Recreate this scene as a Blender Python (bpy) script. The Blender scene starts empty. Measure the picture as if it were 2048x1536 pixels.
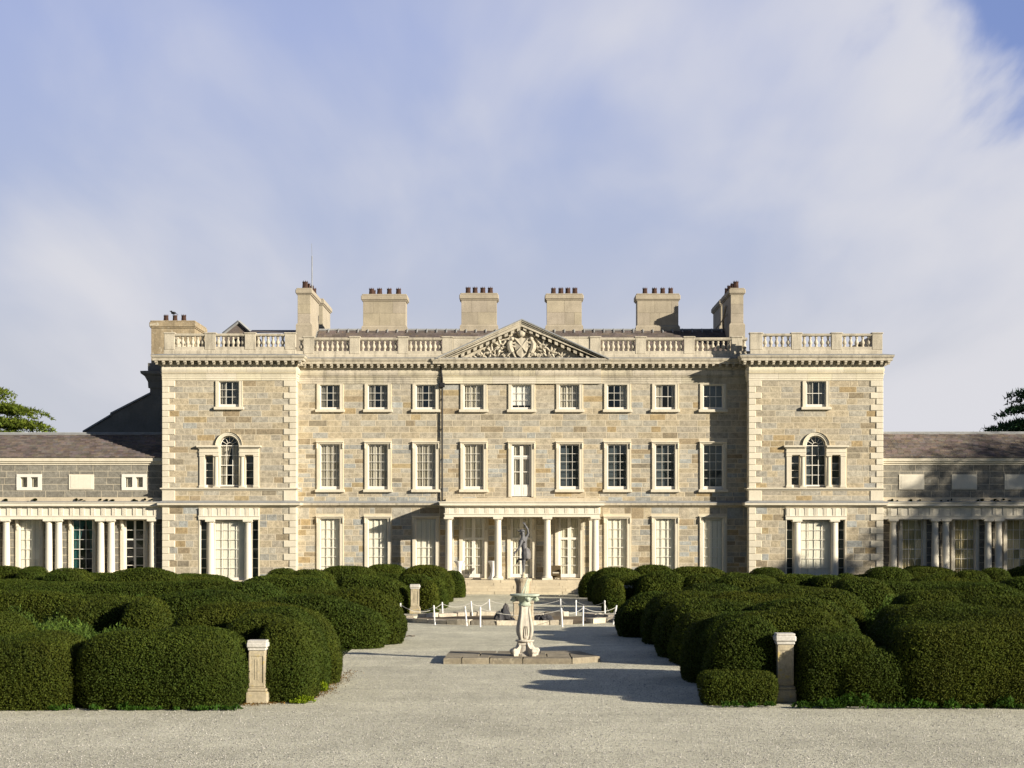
import bpy, math, random
import numpy as np
from mathutils import Vector, Matrix, noise

random.seed(11)
RNG = np.random.default_rng(5)
SC = bpy.context.scene
COL = SC.collection
R = math.radians
PI = math.pi

# ------------------------------------------------------------------ camera, sky, sun, exposure
# Survey constants: the facade is frontal, 115 m from a tripod 4 m above the gravel.
F, H, VX, HY = 3800.0, 4.05, 1040.0, 1050.0
cam = bpy.data.cameras.new('camera')
cam.sensor_width = 36.0
cam.lens = 36.0 * F / 2048.0
cam.shift_x = (1024 - VX) / 2048.0
cam.shift_y = (HY - 768) / 2048.0
cam.clip_start, cam.clip_end = 0.5, 8000.0
camo = bpy.data.objects.new('camera', cam)
camo.location = (0, 0, H)
camo.rotation_euler = (R(90), 0, 0)
COL.objects.link(camo)
SC.camera = camo

SUN = Vector((3.36, -2.2, 1.26)).normalized()
sl = bpy.data.lights.new('sun', 'SUN')
sl.energy = 5.0
sl.angle = R(0.5)
sl.color = (1.0, 0.90, 0.73)
so = bpy.data.objects.new('sun', sl)
so.rotation_euler = SUN.to_track_quat('Z', 'Y').to_euler()
so.location = (60, -40, 40)
COL.objects.link(so)

SC.view_settings.view_transform = 'Standard'
SC.view_settings.look = 'None'
SC.view_settings.gamma = 1.0
SC.view_settings.use_curve_mapping = False
SC.view_settings.exposure = 0.65
SC.cycles.max_bounces = 6
SC.cycles.diffuse_bounces = 3
SC.cycles.glossy_bounces = 3
SC.cycles.transparent_max_bounces = 10
SC.cycles.caustics_reflective = False
SC.cycles.caustics_refractive = False


class NT:
    """small helper for node trees"""
    def __init__(s, tree):
        s.t = tree
        tree.nodes.clear()

    def n(s, kind, ins=None, **props):
        nd = s.t.nodes.new(kind)
        for k, v in props.items():
            setattr(nd, k, v)
        for k, v in (ins or {}).items():
            sock = nd.inputs[k]
            if isinstance(v, bpy.types.NodeSocket):
                s.t.links.new(v, sock)
            else:
                sock.default_value = v
        return nd

    def math(s, op, a, b=0.0, clamp=False):
        nd = s.n('ShaderNodeMath', {0: a, 1: b}, operation=op)
        nd.use_clamp = clamp
        return nd.outputs[0]

    def ramp(s, fac, stops, interp='EASE'):
        nd = s.n('ShaderNodeValToRGB', {0: fac})
        cr = nd.color_ramp
        cr.interpolation = interp
        while len(cr.elements) < len(stops):
            cr.elements.new(0.5)
        for e, (p, c) in zip(cr.elements, stops):
            e.position = p
            e.color = (c, c, c, 1) if isinstance(c, (int, float)) else (*c, 1)
        return nd.outputs[0]

    def mix(s, fac, a, b, mode='MIX'):
        nd = s.n('ShaderNodeMixRGB', {0: fac, 1: a, 2: b}, blend_type=mode)
        return nd.outputs[0]

    def noise(s, vec, scale, detail=3.0, rough=0.5, dist=0.0):
        nd = s.n('ShaderNodeTexNoise', {'Vector': vec, 'Scale': scale, 'Detail': detail, 'Roughness': rough, 'Distortion': dist})
        return nd.outputs[0]

    def mapped(s, vec, scale=(1, 1, 1), loc=(0, 0, 0), rot=(0, 0, 0)):
        return s.n('ShaderNodeMapping', {'Vector': vec, 'Location': loc, 'Rotation': rot, 'Scale': scale}).outputs[0]


def build_world():
    w = bpy.data.worlds.new('World')
    SC.world = w
    w.use_nodes = True
    t = NT(w.node_tree)
    sky = t.n('ShaderNodeTexSky', sky_type='NISHITA', sun_disc=False)
    sky.sun_elevation = math.asin(SUN.z)
    sky.sun_rotation = math.atan2(SUN.x, SUN.y)
    sky.air_density = 1.0
    sky.dust_density = 0.6
    sky.ozone_density = 2.5
    d = t.n('ShaderNodeTexCoord').outputs['Generated']
    sep = t.n('ShaderNodeSeparateXYZ', {0: d})
    x, y, z = sep.outputs
    zc = t.math('MAXIMUM', z, 0.0)
    # a high thin deck of cloud: stretch the direction onto a plane overhead
    den = t.math('ADD', zc, 0.20)
    cv = t.n('ShaderNodeCombineXYZ', {0: t.math('DIVIDE', x, den), 1: t.math('DIVIDE', y, den), 2: 0.0}).outputs[0]
    big = t.noise(t.mapped(cv, (1.25, 0.62, 1), (3.1, 1.7, 0), (0, 0, R(24))), 1.0, 4.0, 0.5, 0.3)
    wisp = t.noise(t.mapped(cv, (1.8, 0.55, 1), (7.3, 2.2, 0), (0, 0, R(32))), 2.2, 7.0, 0.5, 0.35)
    # the cloud gets denser towards the right hand side, with one clear opening high on the right
    east = t.math('MULTIPLY', x, 0.55)
    f = t.math('ADD', t.math('ADD', t.math('MULTIPLY', big, 0.70), t.math('MULTIPLY', wisp, 0.42)), east)
    dgap = t.n('ShaderNodeVectorMath', {0: d, 1: (0.236, 0.932, 0.274)}, operation='DISTANCE').outputs['Value']
    gap = t.ramp(t.math('ADD', dgap, t.math('MULTIPLY', t.math('SUBTRACT', wisp, 0.5), 0.30)), [(0.025, 1.0), (0.085, 0.0)])
    cl = t.ramp(f, [(0.40, 0.0), (0.72, 1.0)])
    thin = t.ramp(zc, [(0.0, 0.9), (0.28, 0.85), (0.45, 0.40), (0.7, 0.16), (1.0, 0.08)], 'LINEAR')
    cl = t.math('MULTIPLY', cl, thin)
    cl = t.math('MULTIPLY', cl, t.math('SUBTRACT', 1.0, gap))
    veil = t.ramp(zc, [(0.0, 0.95), (0.07, 0.88), (0.16, 0.80), (0.28, 0.72), (0.45, 0.30), (0.7, 0.08), (1.0, 0.02)], 'LINEAR')
    vcol = t.ramp(zc, [(0.0, VEIL[0]), (0.09, VEIL[1]), (0.16, VEIL[2]), (0.25, VEIL[3])], 'LINEAR')
    vcol = t.mix(t.math('MULTIPLY', gap, 0.85), vcol, (1.5, 2.15, 4.5, 1))
    # cloud and veil thinned on the unseen sun side, added to deepen the shade
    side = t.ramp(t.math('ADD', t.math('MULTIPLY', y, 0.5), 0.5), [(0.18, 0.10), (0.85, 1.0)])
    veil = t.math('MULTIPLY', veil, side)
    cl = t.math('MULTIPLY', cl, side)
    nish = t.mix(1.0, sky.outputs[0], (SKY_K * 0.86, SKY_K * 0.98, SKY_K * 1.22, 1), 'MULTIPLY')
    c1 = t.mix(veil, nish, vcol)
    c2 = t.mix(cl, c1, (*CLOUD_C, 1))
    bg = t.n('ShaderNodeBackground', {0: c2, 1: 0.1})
    out = t.n('ShaderNodeOutputWorld')
    w.node_tree.links.new(bg.outputs[0], out.inputs[0])


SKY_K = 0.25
VEIL = ((4.1, 4.16, 4.5), (3.9, 4.05, 4.65), (3.35, 3.75, 5.1), (3.15, 3.65, 5.65))
CLOUD_C = (4.7, 4.68, 4.95)
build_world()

# ------------------------------------------------------------------ materials
MATS = {}


def surf(name, col, rough=0.85, var=0.25, scale=1.2, fine=25.0, bump=0.25, stain=0.0, stain_col=(0.12, 0.11, 0.10),
         spec=0.3, lichen=0.0, lichen_col=(0.45, 0.36, 0.08), metal=0.0, bump_d=0.02):
    m = bpy.data.materials.new(name)
    m.use_nodes = True
    t = NT(m.node_tree)
    pos = t.n('ShaderNodeNewGeometry').outputs['Position']
    tint = t.n('ShaderNodeAttribute', attribute_name='tint').outputs['Color']
    a = t.noise(pos, scale, 5.0, 0.6)
    b = t.noise(pos, fine, 4.0, 0.65)
    va = t.ramp(a, [(0.25, 1.0 - var), (0.75, 1.0 + var)], 'LINEAR')
    vb = t.ramp(b, [(0.25, 1.0 - var * 0.7), (0.75, 1.0 + var * 0.7)], 'LINEAR')
    c = t.mix(1.0, (*col, 1), va, 'MULTIPLY')
    c = t.mix(1.0, c, vb, 'MULTIPLY')
    c = t.mix(1.0, c, tint, 'MULTIPLY')
    if stain:
        st = t.noise(t.mapped(pos, (2.2, 2.2, 0.35)), 1.6, 5.0, 0.62)
        st = t.math('MULTIPLY', t.ramp(st, [(0.46, 0.0), (0.72, 1.0)]), stain)
        c = t.mix(st, c, (*stain_col, 1))
    if lichen:
        li = t.noise(pos, 3.2, 6.0, 0.68)
        li = t.math('MULTIPLY', t.ramp(li, [(0.55, 0.0), (0.66, 1.0)]), lichen)
        c = t.mix(li, c, (*lichen_col, 1))
    bs = t.n('ShaderNodeBsdfPrincipled', {'Base Color': c, 'Roughness': rough, 'Metallic': metal, 'Specular IOR Level': spec})
    if bump:
        hgt = t.math('ADD', b, t.math('MULTIPLY', a, 0.6))
        bp = t.n('ShaderNodeBump', {'Strength': bump, 'Distance': bump_d, 'Height': hgt})
        m.node_tree.links.new(bp.outputs[0], bs.inputs['Normal'])
    out = t.n('ShaderNodeOutputMaterial')
    m.node_tree.links.new(bs.outputs[0], out.inputs[0])
    MATS[name] = m
    return m


def glass_mat():
    m = bpy.data.materials.new('window_glass')
    m.use_nodes = True
    t = NT(m.node_tree)
    pos = t.n('ShaderNodeNewGeometry').outputs['Position']
    wob = t.noise(pos, 2.2, 2.0, 0.5)
    bp = t.n('ShaderNodeBump', {'Strength': 0.12, 'Distance': 0.02, 'Height': wob})
    lw = t.n('ShaderNodeLayerWeight', {'Blend': 0.5, 'Normal': bp.outputs[0]})
    fr = t.math('ADD', 0.07, t.math('MULTIPLY', t.math('POWER', lw.outputs['Facing'], 5.0), 0.9))
    tr = t.n('ShaderNodeBsdfTransparent', {0: (0.97, 0.98, 0.97, 1)})
    gl = t.n('ShaderNodeBsdfGlossy', {'Color': (0.95, 0.97, 1.0, 1), 'Roughness': 0.02, 'Normal': bp.outputs[0]})
    mx = t.n('ShaderNodeMixShader', {0: fr, 1: tr.outputs[0], 2: gl.outputs[0]})
    out = t.n('ShaderNodeOutputMaterial')
    m.node_tree.links.new(mx.outputs[0], out.inputs[0])
    return m


def leaf_mat(name, col, trans=0.25, rough=0.6):
    m = bpy.data.materials.new(name)
    m.use_nodes = True
    t = NT(m.node_tree)
    tint = t.n('ShaderNodeAttribute', attribute_name='tint').outputs['Color']
    pos = t.n('ShaderNodeNewGeometry').outputs['Position']
    a = t.noise(pos, 0.9, 4.0, 0.6)
    c = t.mix(1.0, (*col, 1), tint, 'MULTIPLY')
    c = t.mix(1.0, c, t.ramp(a, [(0.3, (0.85, 0.80, 0.8)), (0.7, (1.15, 1.2, 1.1))], 'LINEAR'), 'MULTIPLY')
    bs = t.n('ShaderNodeBsdfPrincipled', {'Base Color': c, 'Roughness': rough, 'Specular IOR Level': 0.08})
    tl = t.n('ShaderNodeBsdfTranslucent', {0: c})
    mx = t.n('ShaderNodeMixShader', {0: trans, 1: bs.outputs[0], 2: tl.outputs[0]})
    out = t.n('ShaderNodeOutputMaterial')
    m.node_tree.links.new(mx.outputs[0], out.inputs[0])
    MATS[name] = m
    return m


def gravel_mat():
    m = bpy.data.materials.new('gravel')
    m.use_nodes = True
    t = NT(m.node_tree)
    pos = t.n('ShaderNodeNewGeometry').outputs['Position']
    vo = t.n('ShaderNodeTexVoronoi', {'Vector': pos, 'Scale': 36.0, 'Randomness': 1.0})
    vs = t.n('ShaderNodeTexVoronoi', {'Vector': pos, 'Scale': 75.0, 'Randomness': 1.0})
    big = t.noise(pos, 0.22, 5.0, 0.62)
    mid = t.noise(t.mapped(pos, (1.0, 0.35, 1.0)), 1.5, 5.0, 0.65)
    rut = t.noise(t.mapped(pos, (0.06, 1.1, 1.0)), 1.4, 4.0, 0.6)
    sepc = t.n('ShaderNodeSeparateColor', {0: vo.outputs['Color']})
    c = t.ramp(sepc.outputs[0], [(0.0, (0.20, 0.19, 0.145)), (0.14, (0.52, 0.50, 0.38)), (0.55, (0.78, 0.75, 0.58)), (0.84, (0.87, 0.845, 0.675)), (1.0, (0.95, 0.93, 0.82))], 'LINEAR')
    sepd = t.n('ShaderNodeSeparateColor', {0: vs.outputs['Color']})
    c = t.mix(0.35, c, t.ramp(sepd.outputs[1], [(0.0, (0.34, 0.325, 0.25)), (0.5, (0.66, 0.63, 0.49)), (1.0, (0.82, 0.79, 0.67))], 'LINEAR'))
    c = t.mix(1.0, c, t.ramp(big, [(0.3, 0.82), (0.7, 1.12)], 'LINEAR'), 'MULTIPLY')
    c = t.mix(1.0, c, t.ramp(mid, [(0.3, 0.86), (0.7, 1.10)], 'LINEAR'), 'MULTIPLY')
    clump = t.noise(pos, 9.0, 3.0, 0.7)
    c = t.mix(1.0, c, t.ramp(clump, [(0.3, 0.80), (0.5, 1.0), (0.7, 1.12)], 'LINEAR'), 'MULTIPLY')
    c = t.mix(1.0, c, t.ramp(rut, [(0.35, 0.93), (0.65, 1.05)], 'LINEAR'), 'MULTIPLY')
    hg = t.math('SUBTRACT', 1.0, vo.outputs['Distance'])
    hg = t.math('ADD', hg, t.math('MULTIPLY', t.math('SUBTRACT', 1.0, vs.outputs['Distance']), 0.5))
    hg = t.math('ADD', hg, t.math('MULTIPLY', mid, 0.8))
    bp = t.n('ShaderNodeBump', {'Strength': 0.55, 'Distance': 0.02, 'Height': hg})
    bs = t.n('ShaderNodeBsdfPrincipled', {'Base Color': c, 'Roughness': 0.95, 'Specular IOR Level': 0.15, 'Normal': bp.outputs[0]})
    out = t.n('ShaderNodeOutputMaterial')
    m.node_tree.links.new(bs.outputs[0], out.inputs[0])
    MATS['gravel'] = m
    return m


M_STONE = surf('rubble_stone', (1, 1, 1), 0.9, 0.34, 4.5, 16.0, 0.6, 0.12, (0.13, 0.115, 0.09), bump_d=0.03)
M_MORTAR = surf('lime_mortar', (0.60, 0.53, 0.40), 0.95, 0.15, 2.0, 30.0, 0.2)
M_TRIM = surf('pale_limestone', (0.69, 0.635, 0.515), 0.85, 0.10, 0.9, 14.0, 0.2, 0.18, (0.33, 0.28, 0.19))
M_PALE = surf('pale_painted_stone', (0.77, 0.72, 0.605), 0.8, 0.07, 0.9, 12.0, 0.15, 0.16, (0.45, 0.39, 0.28))
M_WEATHER = surf('weathered_limestone', (0.53, 0.48, 0.385), 0.9, 0.22, 1.0, 12.0, 0.4, 0.62, (0.21, 0.19, 0.155))
M_ASHLAR = surf('grey_ashlar', (0.40, 0.36, 0.295), 0.9, 0.14, 1.1, 14.0, 0.3, 0.15, (0.22, 0.19, 0.15))
M_CHIM = surf('chimney_stone', (0.41, 0.36, 0.28), 0.9, 0.18, 1.4, 14.0, 0.35, 0.25, (0.22, 0.19, 0.14))
M_OLDCHIM = surf('spotted_chimney_stone', (0.36, 0.29, 0.19), 0.95, 0.3, 1.8, 10.0, 0.5, 0.4, (0.12, 0.10, 0.07), lichen=0.7, lichen_col=(0.62, 0.58, 0.48))
M_SLATE = surf('roof_slate', (0.155, 0.13, 0.122), 0.7, 0.35, 0.8, 9.0, 0.3, 0.3, (0.20, 0.15, 0.07), lichen=0.45, lichen_col=(0.25, 0.19, 0.10))
M_LEAD = surf('lead_sheet', (0.30, 0.31, 0.32), 0.55, 0.2, 1.5, 10.0, 0.2)
M_PAINT = surf('white_paint', (0.80, 0.77, 0.70), 0.5, 0.04, 1.0, 8.0, 0.05)
M_POT = surf('terracotta_pot', (0.065, 0.035, 0.026), 0.9, 0.4, 6.0, 30.0, 0.3)
M_IRON = surf('black_iron', (0.02, 0.02, 0.022), 0.6, 0.2, 4.0, 20.0, 0.1)
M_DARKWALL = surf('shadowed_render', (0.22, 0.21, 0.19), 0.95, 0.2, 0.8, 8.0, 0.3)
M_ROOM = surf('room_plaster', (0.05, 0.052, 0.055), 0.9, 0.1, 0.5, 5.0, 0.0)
M_SHEER = surf('sheer_curtain', (0.50, 0.46, 0.375), 0.9, 0.06, 1.0, 10.0, 0.1)
M_NET = surf('grey_net_curtain', (0.24, 0.225, 0.195), 0.9, 0.08, 1.0, 10.0, 0.1)
M_CREAM = surf('cream_curtain', (0.74, 0.69, 0.56), 0.9, 0.06, 1.0, 10.0, 0.1)
M_GOLD = surf('straw_curtain', (0.52, 0.44, 0.24), 0.9, 0.08, 1.0, 10.0, 0.1)
M_SHUT = surf('cream_shutter', (0.90, 0.86, 0.74), 0.55, 0.04, 1.0, 8.0, 0.05)
M_TEAL = surf('teal_curtain', (0.025, 0.12, 0.115), 0.85, 0.1, 1.0, 10.0, 0.1)
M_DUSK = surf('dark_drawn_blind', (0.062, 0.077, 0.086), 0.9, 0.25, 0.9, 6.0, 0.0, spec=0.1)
M_BLIND = surf('white_blind', (0.82, 0.80, 0.76), 0.8, 0.03, 1.0, 8.0, 0.02)
M_STEP = surf('worn_step_stone', (0.56, 0.49, 0.37), 0.9, 0.16, 1.1, 14.0, 0.3, 0.3, (0.36, 0.29, 0.2))
M_PED = surf('lichened_pedestal_stone', (0.43, 0.375, 0.27), 0.95, 0.3, 3.0, 22.0, 0.6, 0.25, (0.22, 0.18, 0.12), lichen=0.75, lichen_col=(0.50, 0.38, 0.12), bump_d=0.01)
M_CAP = surf('white_pedestal_cap', (0.58, 0.56, 0.52), 0.9, 0.2, 3.0, 20.0, 0.4, 0.12, (0.2, 0.15, 0.1))
M_RUST = surf('rust_stained_stone', (0.52, 0.45, 0.33), 0.95, 0.3, 2.5, 18.0, 0.5, 0.6, (0.20, 0.09, 0.025))
M_DIAL = surf('dial_stone', (0.54, 0.50, 0.43), 0.9, 0.22, 4.0, 24.0, 0.5, 0.35, (0.26, 0.23, 0.18), bump_d=0.015)
M_VERD = surf('verdigris_bronze', (0.46, 0.52, 0.43), 0.75, 0.3, 5.0, 22.0, 0.35, 0.35, (0.10, 0.11, 0.06), metal=0.0)
M_STATUE = surf('weathered_lead_figure', (0.12, 0.122, 0.132), 0.6, 0.35, 5.0, 25.0, 0.4, 0.25, (0.30, 0.22, 0.14), spec=0.5)
M_SLAB = surf('weathered_paving', (0.27, 0.235, 0.18), 0.95, 0.28, 2.2, 14.0, 0.5, 0.3, (0.12, 0.09, 0.06), lichen=0.4, lichen_col=(0.5, 0.45, 0.34))
M_KERB = surf('whitened_kerb_stone', (0.62, 0.57, 0.48), 0.95, 0.25, 3.0, 16.0, 0.7, 0.35, (0.24, 0.18, 0.12), bump_d=0.04)
M_ROCK = surf('dark_rock', (0.05, 0.05, 0.057), 0.85, 0.5, 4.0, 14.0, 0.8, 0.25, (0.32, 0.28, 0.24), bump_d=0.05)
M_SOIL = surf('bed_soil', (0.035, 0.05, 0.015), 1.0, 0.4, 1.0, 8.0, 0.0, spec=0.0)
M_DIRT = surf('pool_dirt', (0.17, 0.13, 0.085), 1.0, 0.4, 1.5, 10.0, 0.8)
M_POST = surf('white_post_paint', (0.82, 0.82, 0.82), 0.6, 0.05, 2.0, 12.0, 0.05)
M_ROPE = surf('pale_rope', (0.70, 0.68, 0.62), 0.95, 0.1, 3.0, 30.0, 0.2)
M_CLOTH = surf('white_stretch_cloth', (0.82, 0.81, 0.83), 0.8, 0.03, 1.0, 8.0, 0.03)
M_WICKER = surf('brown_wicker', (0.10, 0.075, 0.04), 0.8, 0.35, 14.0, 50.0, 0.8)
M_MAT = surf('dark_doormat', (0.03, 0.028, 0.025), 1.0, 0.3, 6.0, 40.0, 0.4)
M_BARK = surf('tree_bark', (0.11, 0.085, 0.06), 0.95, 0.35, 3.0, 18.0, 0.8, bump_d=0.06)
M_BIRD = surf('black_plumage', (0.012, 0.012, 0.015), 0.5, 0.2, 5.0, 30.0, 0.1)
M_GLASS = glass_mat()
M_YEW = leaf_mat('yew_leaf', (0.056, 0.076, 0.012), 0.26)
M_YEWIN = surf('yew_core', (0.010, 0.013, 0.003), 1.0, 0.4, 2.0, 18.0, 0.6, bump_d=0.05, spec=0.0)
M_WEED = leaf_mat('weed_leaf', (0.085, 0.135, 0.026), 0.3)
M_IVY = leaf_mat('ivy_leaf', (0.07, 0.14, 0.02), 0.25)
M_LAWN = surf('mown_grass', (0.05, 0.085, 0.02), 1.0, 0.3, 0.3, 12.0, 0.5)
M_CEDAR = leaf_mat('cedar_needle', (0.14, 0.165, 0.03), 0.25)
M_FIR = leaf_mat('dark_needle', (0.026, 0.062, 0.03), 0.2)
M_LIME = leaf_mat('broad_leaf', (0.06, 0.09, 0.025), 0.3)
gravel_mat()

# ------------------------------------------------------------------ mesh and object helpers
ORG = {}


def PX(px, d):
    return (px - VX) * d / F


def PZ(py, d):
    return H - (py - HY) * d / F


class MB:
    """collects faces, then becomes ONE mesh object"""
    def __init__(s):
        s.v, s.f, s.c = [], [], []

    def add(s, vs, fs, tint=(1, 1, 1)):
        o = len(s.v)
        s.v += [tuple(p) for p in vs]
        s.f += [tuple(i + o for i in f) for f in fs]
        s.c += [tint] * len(vs)
        return s

    def box(s, x0, x1, y0, y1, z0, z1, tint=(1, 1, 1), ch=0.0):
        if ch <= 0:
            vs = [(x0, y0, z0), (x1, y0, z0), (x1, y1, z0), (x0, y1, z0), (x0, y0, z1), (x1, y0, z1), (x1, y1, z1), (x0, y1, z1)]
            fs = [(0, 3, 2, 1), (4, 5, 6, 7), (0, 1, 5, 4), (1, 2, 6, 5), (2, 3, 7, 6), (3, 0, 4, 7)]
            return s.add(vs, fs, tint)
        c = min(ch, (x1 - x0) * .3, (y1 - y0) * .3, (z1 - z0) * .3)
        vs = []
        for (xx, sx) in ((x0, 1), (x1, -1)):
            for (yy, sy) in ((y0, 1), (y1, -1)):
                for (zz, sz) in ((z0, 1), (z1, -1)):
                    vs += [(xx, yy + sy * c, zz + sz * c), (xx + sx * c, yy, zz + sz * c), (xx + sx * c, yy + sy * c, zz)]
        def i(a, b, e, k):
            return (a * 4 + b * 2 + e) * 3 + k
        fs = []
        for a in (0, 1):
            q = [i(a, 0, 0, 0), i(a, 1, 0, 0), i(a, 1, 1, 0), i(a, 0, 1, 0)]
            fs.append(q if a else q[::-1])
            q = [i(0, a, 0, 1), i(1, a, 0, 1), i(1, a, 1, 1), i(0, a, 1, 1)]
            fs.append(q[::-1] if a else q)
            q = [i(0, 0, a, 2), i(1, 0, a, 2), i(1, 1, a, 2), i(0, 1, a, 2)]
            fs.append(q if a else q[::-1])
        for a in (0, 1):
            for b in (0, 1):
                fs.append((i(a, b, 0, 0), i(a, b, 1, 0), i(a, b, 1, 1), i(a, b, 0, 1)))
                fs.append((i(a, 0, b, 0), i(a, 1, b, 0), i(a, 1, b, 2), i(a, 0, b, 2)))
                fs.append((i(0, a, b, 1), i(1, a, b, 1), i(1, a, b, 2), i(0, a, b, 2)))
        for a in (0, 1):
            for b in (0, 1):
                for e in (0, 1):
                    fs.append((i(a, b, e, 0), i(a, b, e, 1), i(a, b, e, 2)))
        return s.add(vs, fs, tint)

    def lathe(s, cx, cy, prof, n=16, tint=(1, 1, 1), cap=True, squash=1.0):
        vs, fs = [], []
        for (r, z) in prof:
            for k in range(n):
                a = 2 * PI * k / n
                vs.append((cx + r * math.cos(a), cy + r * squash * math.sin(a), z))
        for j in range(len(prof) - 1):
            for k in range(n):
                k2 = (k + 1) % n
                fs.append((j * n + k, j * n + k2, (j + 1) * n + k2, (j + 1) * n + k))
        if cap:
            fs.append(tuple(range(n))[::-1])
            fs.append(tuple((len(prof) - 1) * n + k for k in range(n)))
        return s.add(vs, fs, tint)

    def tube(s, pts, rad, n=6, tint=(1, 1, 1)):
        pts = [Vector(p) for p in pts]
        rads = rad if isinstance(rad, (list, tuple)) else [rad] * len(pts)
        vs, fs = [], []
        for j, p in enumerate(pts):
            dr = (pts[min(j + 1, len(pts) - 1)] - pts[max(j - 1, 0)]).normalized()
            up = Vector((0, 0, 1)) if abs(dr.z) < 0.9 else Vector((0, 1, 0))
            a = dr.cross(up).normalized()
            b = dr.cross(a).normalized()
            for k in range(n):
                t = 2 * PI * k / n
                vs.append(p + (a * math.cos(t) + b * math.sin(t)) * rads[j])
        for j in range(len(pts) - 1):
            for k in range(n):
                k2 = (k + 1) % n
                fs.append((j * n + k, j * n + k2, (j + 1) * n + k2, (j + 1) * n + k))
        fs.append(tuple(range(n)))
        fs.append(tuple((len(pts) - 1) * n + k for k in range(n))[::-1])
        return s.add(vs, fs, tint)

    def ball(s, c, r, nu=10, nv=7, tint=(1, 1, 1), jit=0.0):
        r = r if isinstance(r, (tuple, list)) else (r, r, r)
        vs, fs = [], []
        for j in range(nv + 1):
            t = PI * j / nv
            for k in range(nu):
                a = 2 * PI * k / nu
                q = 1 + random.uniform(-jit, jit)
                vs.append((c[0] + r[0] * q * math.sin(t) * math.cos(a), c[1] + r[1] * q * math.sin(t) * math.sin(a), c[2] + r[2] * q * math.cos(t)))
        for j in range(nv):
            for k in range(nu):
                k2 = (k + 1) % nu
                fs.append((j * nu + k, (j + 1) * nu + k, (j + 1) * nu + k2, j * nu + k2))
        return s.add(vs, fs, tint)

    def quad(s, a, b, c, d, tint=(1, 1, 1)):
        return s.add([a, b, c, d], [(0, 1, 2, 3)], tint)

    def sweep(s, path, prof, tint=(1, 1, 1), caps=True):
        """profile [(out, z)] swept along a plan path [(x, y)]; out is to the right of travel ((dx,dy)->(dy,-dx))"""
        n = len(path)
        offs = []
        for i in range(n):
            ns = []
            if i > 0:
                dx, dy = path[i][0] - path[i - 1][0], path[i][1] - path[i - 1][1]
                l = math.hypot(dx, dy)
                ns.append((dy / l, -dx / l))
            if i < n - 1:
                dx, dy = path[i + 1][0] - path[i][0], path[i + 1][1] - path[i][1]
                l = math.hypot(dx, dy)
                ns.append((dy / l, -dx / l))
            if len(ns) == 2:
                k = 1 + ns[0][0] * ns[1][0] + ns[0][1] * ns[1][1]
                offs.append(((ns[0][0] + ns[1][0]) / k, (ns[0][1] + ns[1][1]) / k))
            else:
                offs.append(ns[0])
        m = len(prof)
        vs = [(path[i][0] + offs[i][0] * o, path[i][1] + offs[i][1] * o, z) for i in range(n) for (o, z) in prof]
        fs = []
        for i in range(n - 1):
            for j in range(m - 1):
                fs.append((i * m + j, i * m + j + 1, (i + 1) * m + j + 1, (i + 1) * m + j))
            fs.append((i * m + m - 1, i * m, (i + 1) * m, (i + 1) * m + m - 1))
        if caps:
            fs.append(tuple(range(m))[::-1])
            fs.append(tuple((n - 1) * m + j for j in range(m)))
        return s.add(vs, fs, tint)

    def mesh(s, name, mat, org, smooth=False):
        me = bpy.data.meshes.new(name)
        v = np.array(s.v, dtype=np.float64) - np.array(org)
        me.from_pydata(v.tolist(), [], s.f)
        at = me.attributes.new('tint', 'FLOAT_COLOR', 'POINT')
        c = np.ones((len(s.v), 4), dtype=np.float32)
        c[:, :3] = np.array(s.c, dtype=np.float32)
        at.data.foreach_set('color', c.ravel())
        me.materials.append(mat)
        if smooth:
            me.polygons.foreach_set('use_smooth', [True] * len(me.polygons))
        return me


def link(name, data, parent, org):
    o = bpy.data.objects.new(name, data)
    COL.objects.link(o)
    org = Vector(org)
    if parent is not None:
        o.parent = parent
        o.location = org - ORG[parent.name]
    else:
        o.location = org
    ORG[o.name] = org
    return o


def tag(o, label=None, cat=None, group=None, kind=None):
    for k, v in (('label', label), ('category', cat), ('group', group), ('kind', kind)):
        if v:
            o[k] = v
    return o


def emp(name, loc, label, cat, group=None):
    return tag(link(name, None, None, loc), label, cat, group)


def put(name, mb, mat, parent=None, org=None, smooth=False):
    if org is None:
        a = np.array(mb.v)
        lo, hi = a.min(0), a.max(0)
        org = ((lo[0] + hi[0]) / 2, (lo[1] + hi[1]) / 2, lo[2])
    return link(name, mb.mesh(name, mat, org, smooth), parent, org)


def inst(name, me, parent, org, scale=None, rot=None):
    o = link(name, me, parent, org)
    if scale:
        o.scale = scale
    if rot:
        o.rotation_euler = rot
    return o


def unit(build, mat, name, smooth=False):
    mb = MB()
    build(mb)
    return mb.mesh(name, mat, (0, 0, 0), smooth)

# ------------------------------------------------------------------ the ground
D0, DP, DQ = 115.0, 113.6, 112.8          # planes: centre block, pavilions, portico columns


def X0(px):
    return PX(px, D0)


def Z0(py):
    return PZ(py, D0)


def XP(px):
    return PX(px, DP)


def ZP(py):
    return PZ(py, DP)


def gpt(px, py, z=0.0):
    """point on the level z seen at (px, py)"""
    d = (H - z) * F / (py - HY)
    return (PX(px, d), d)


mb = MB()
mb.quad((-2500, -600, -0.004), (2500, -600, -0.004), (2500, 4000, -0.004), (-2500, 4000, -0.004))
tag(put('ground', mb, MATS['gravel'], org=(0, 0, 0)), kind='structure')
# lawns beyond the gravel forecourt
for (a, b, c, e) in ((-2500, 2500, -600, 22), (-2500, -95, 22, 4000), (95, 2500, 22, 4000), (-95, 95, 150, 4000)):
    mb = MB()
    mb.quad((a, c, 0.0), (b, c, 0.0), (b, e, 0.0), (a, e, 0.0))
    tag(put('lawn', mb, M_LAWN, org=((a + b) / 2, (c + e) / 2, 0)), kind='structure')
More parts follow.
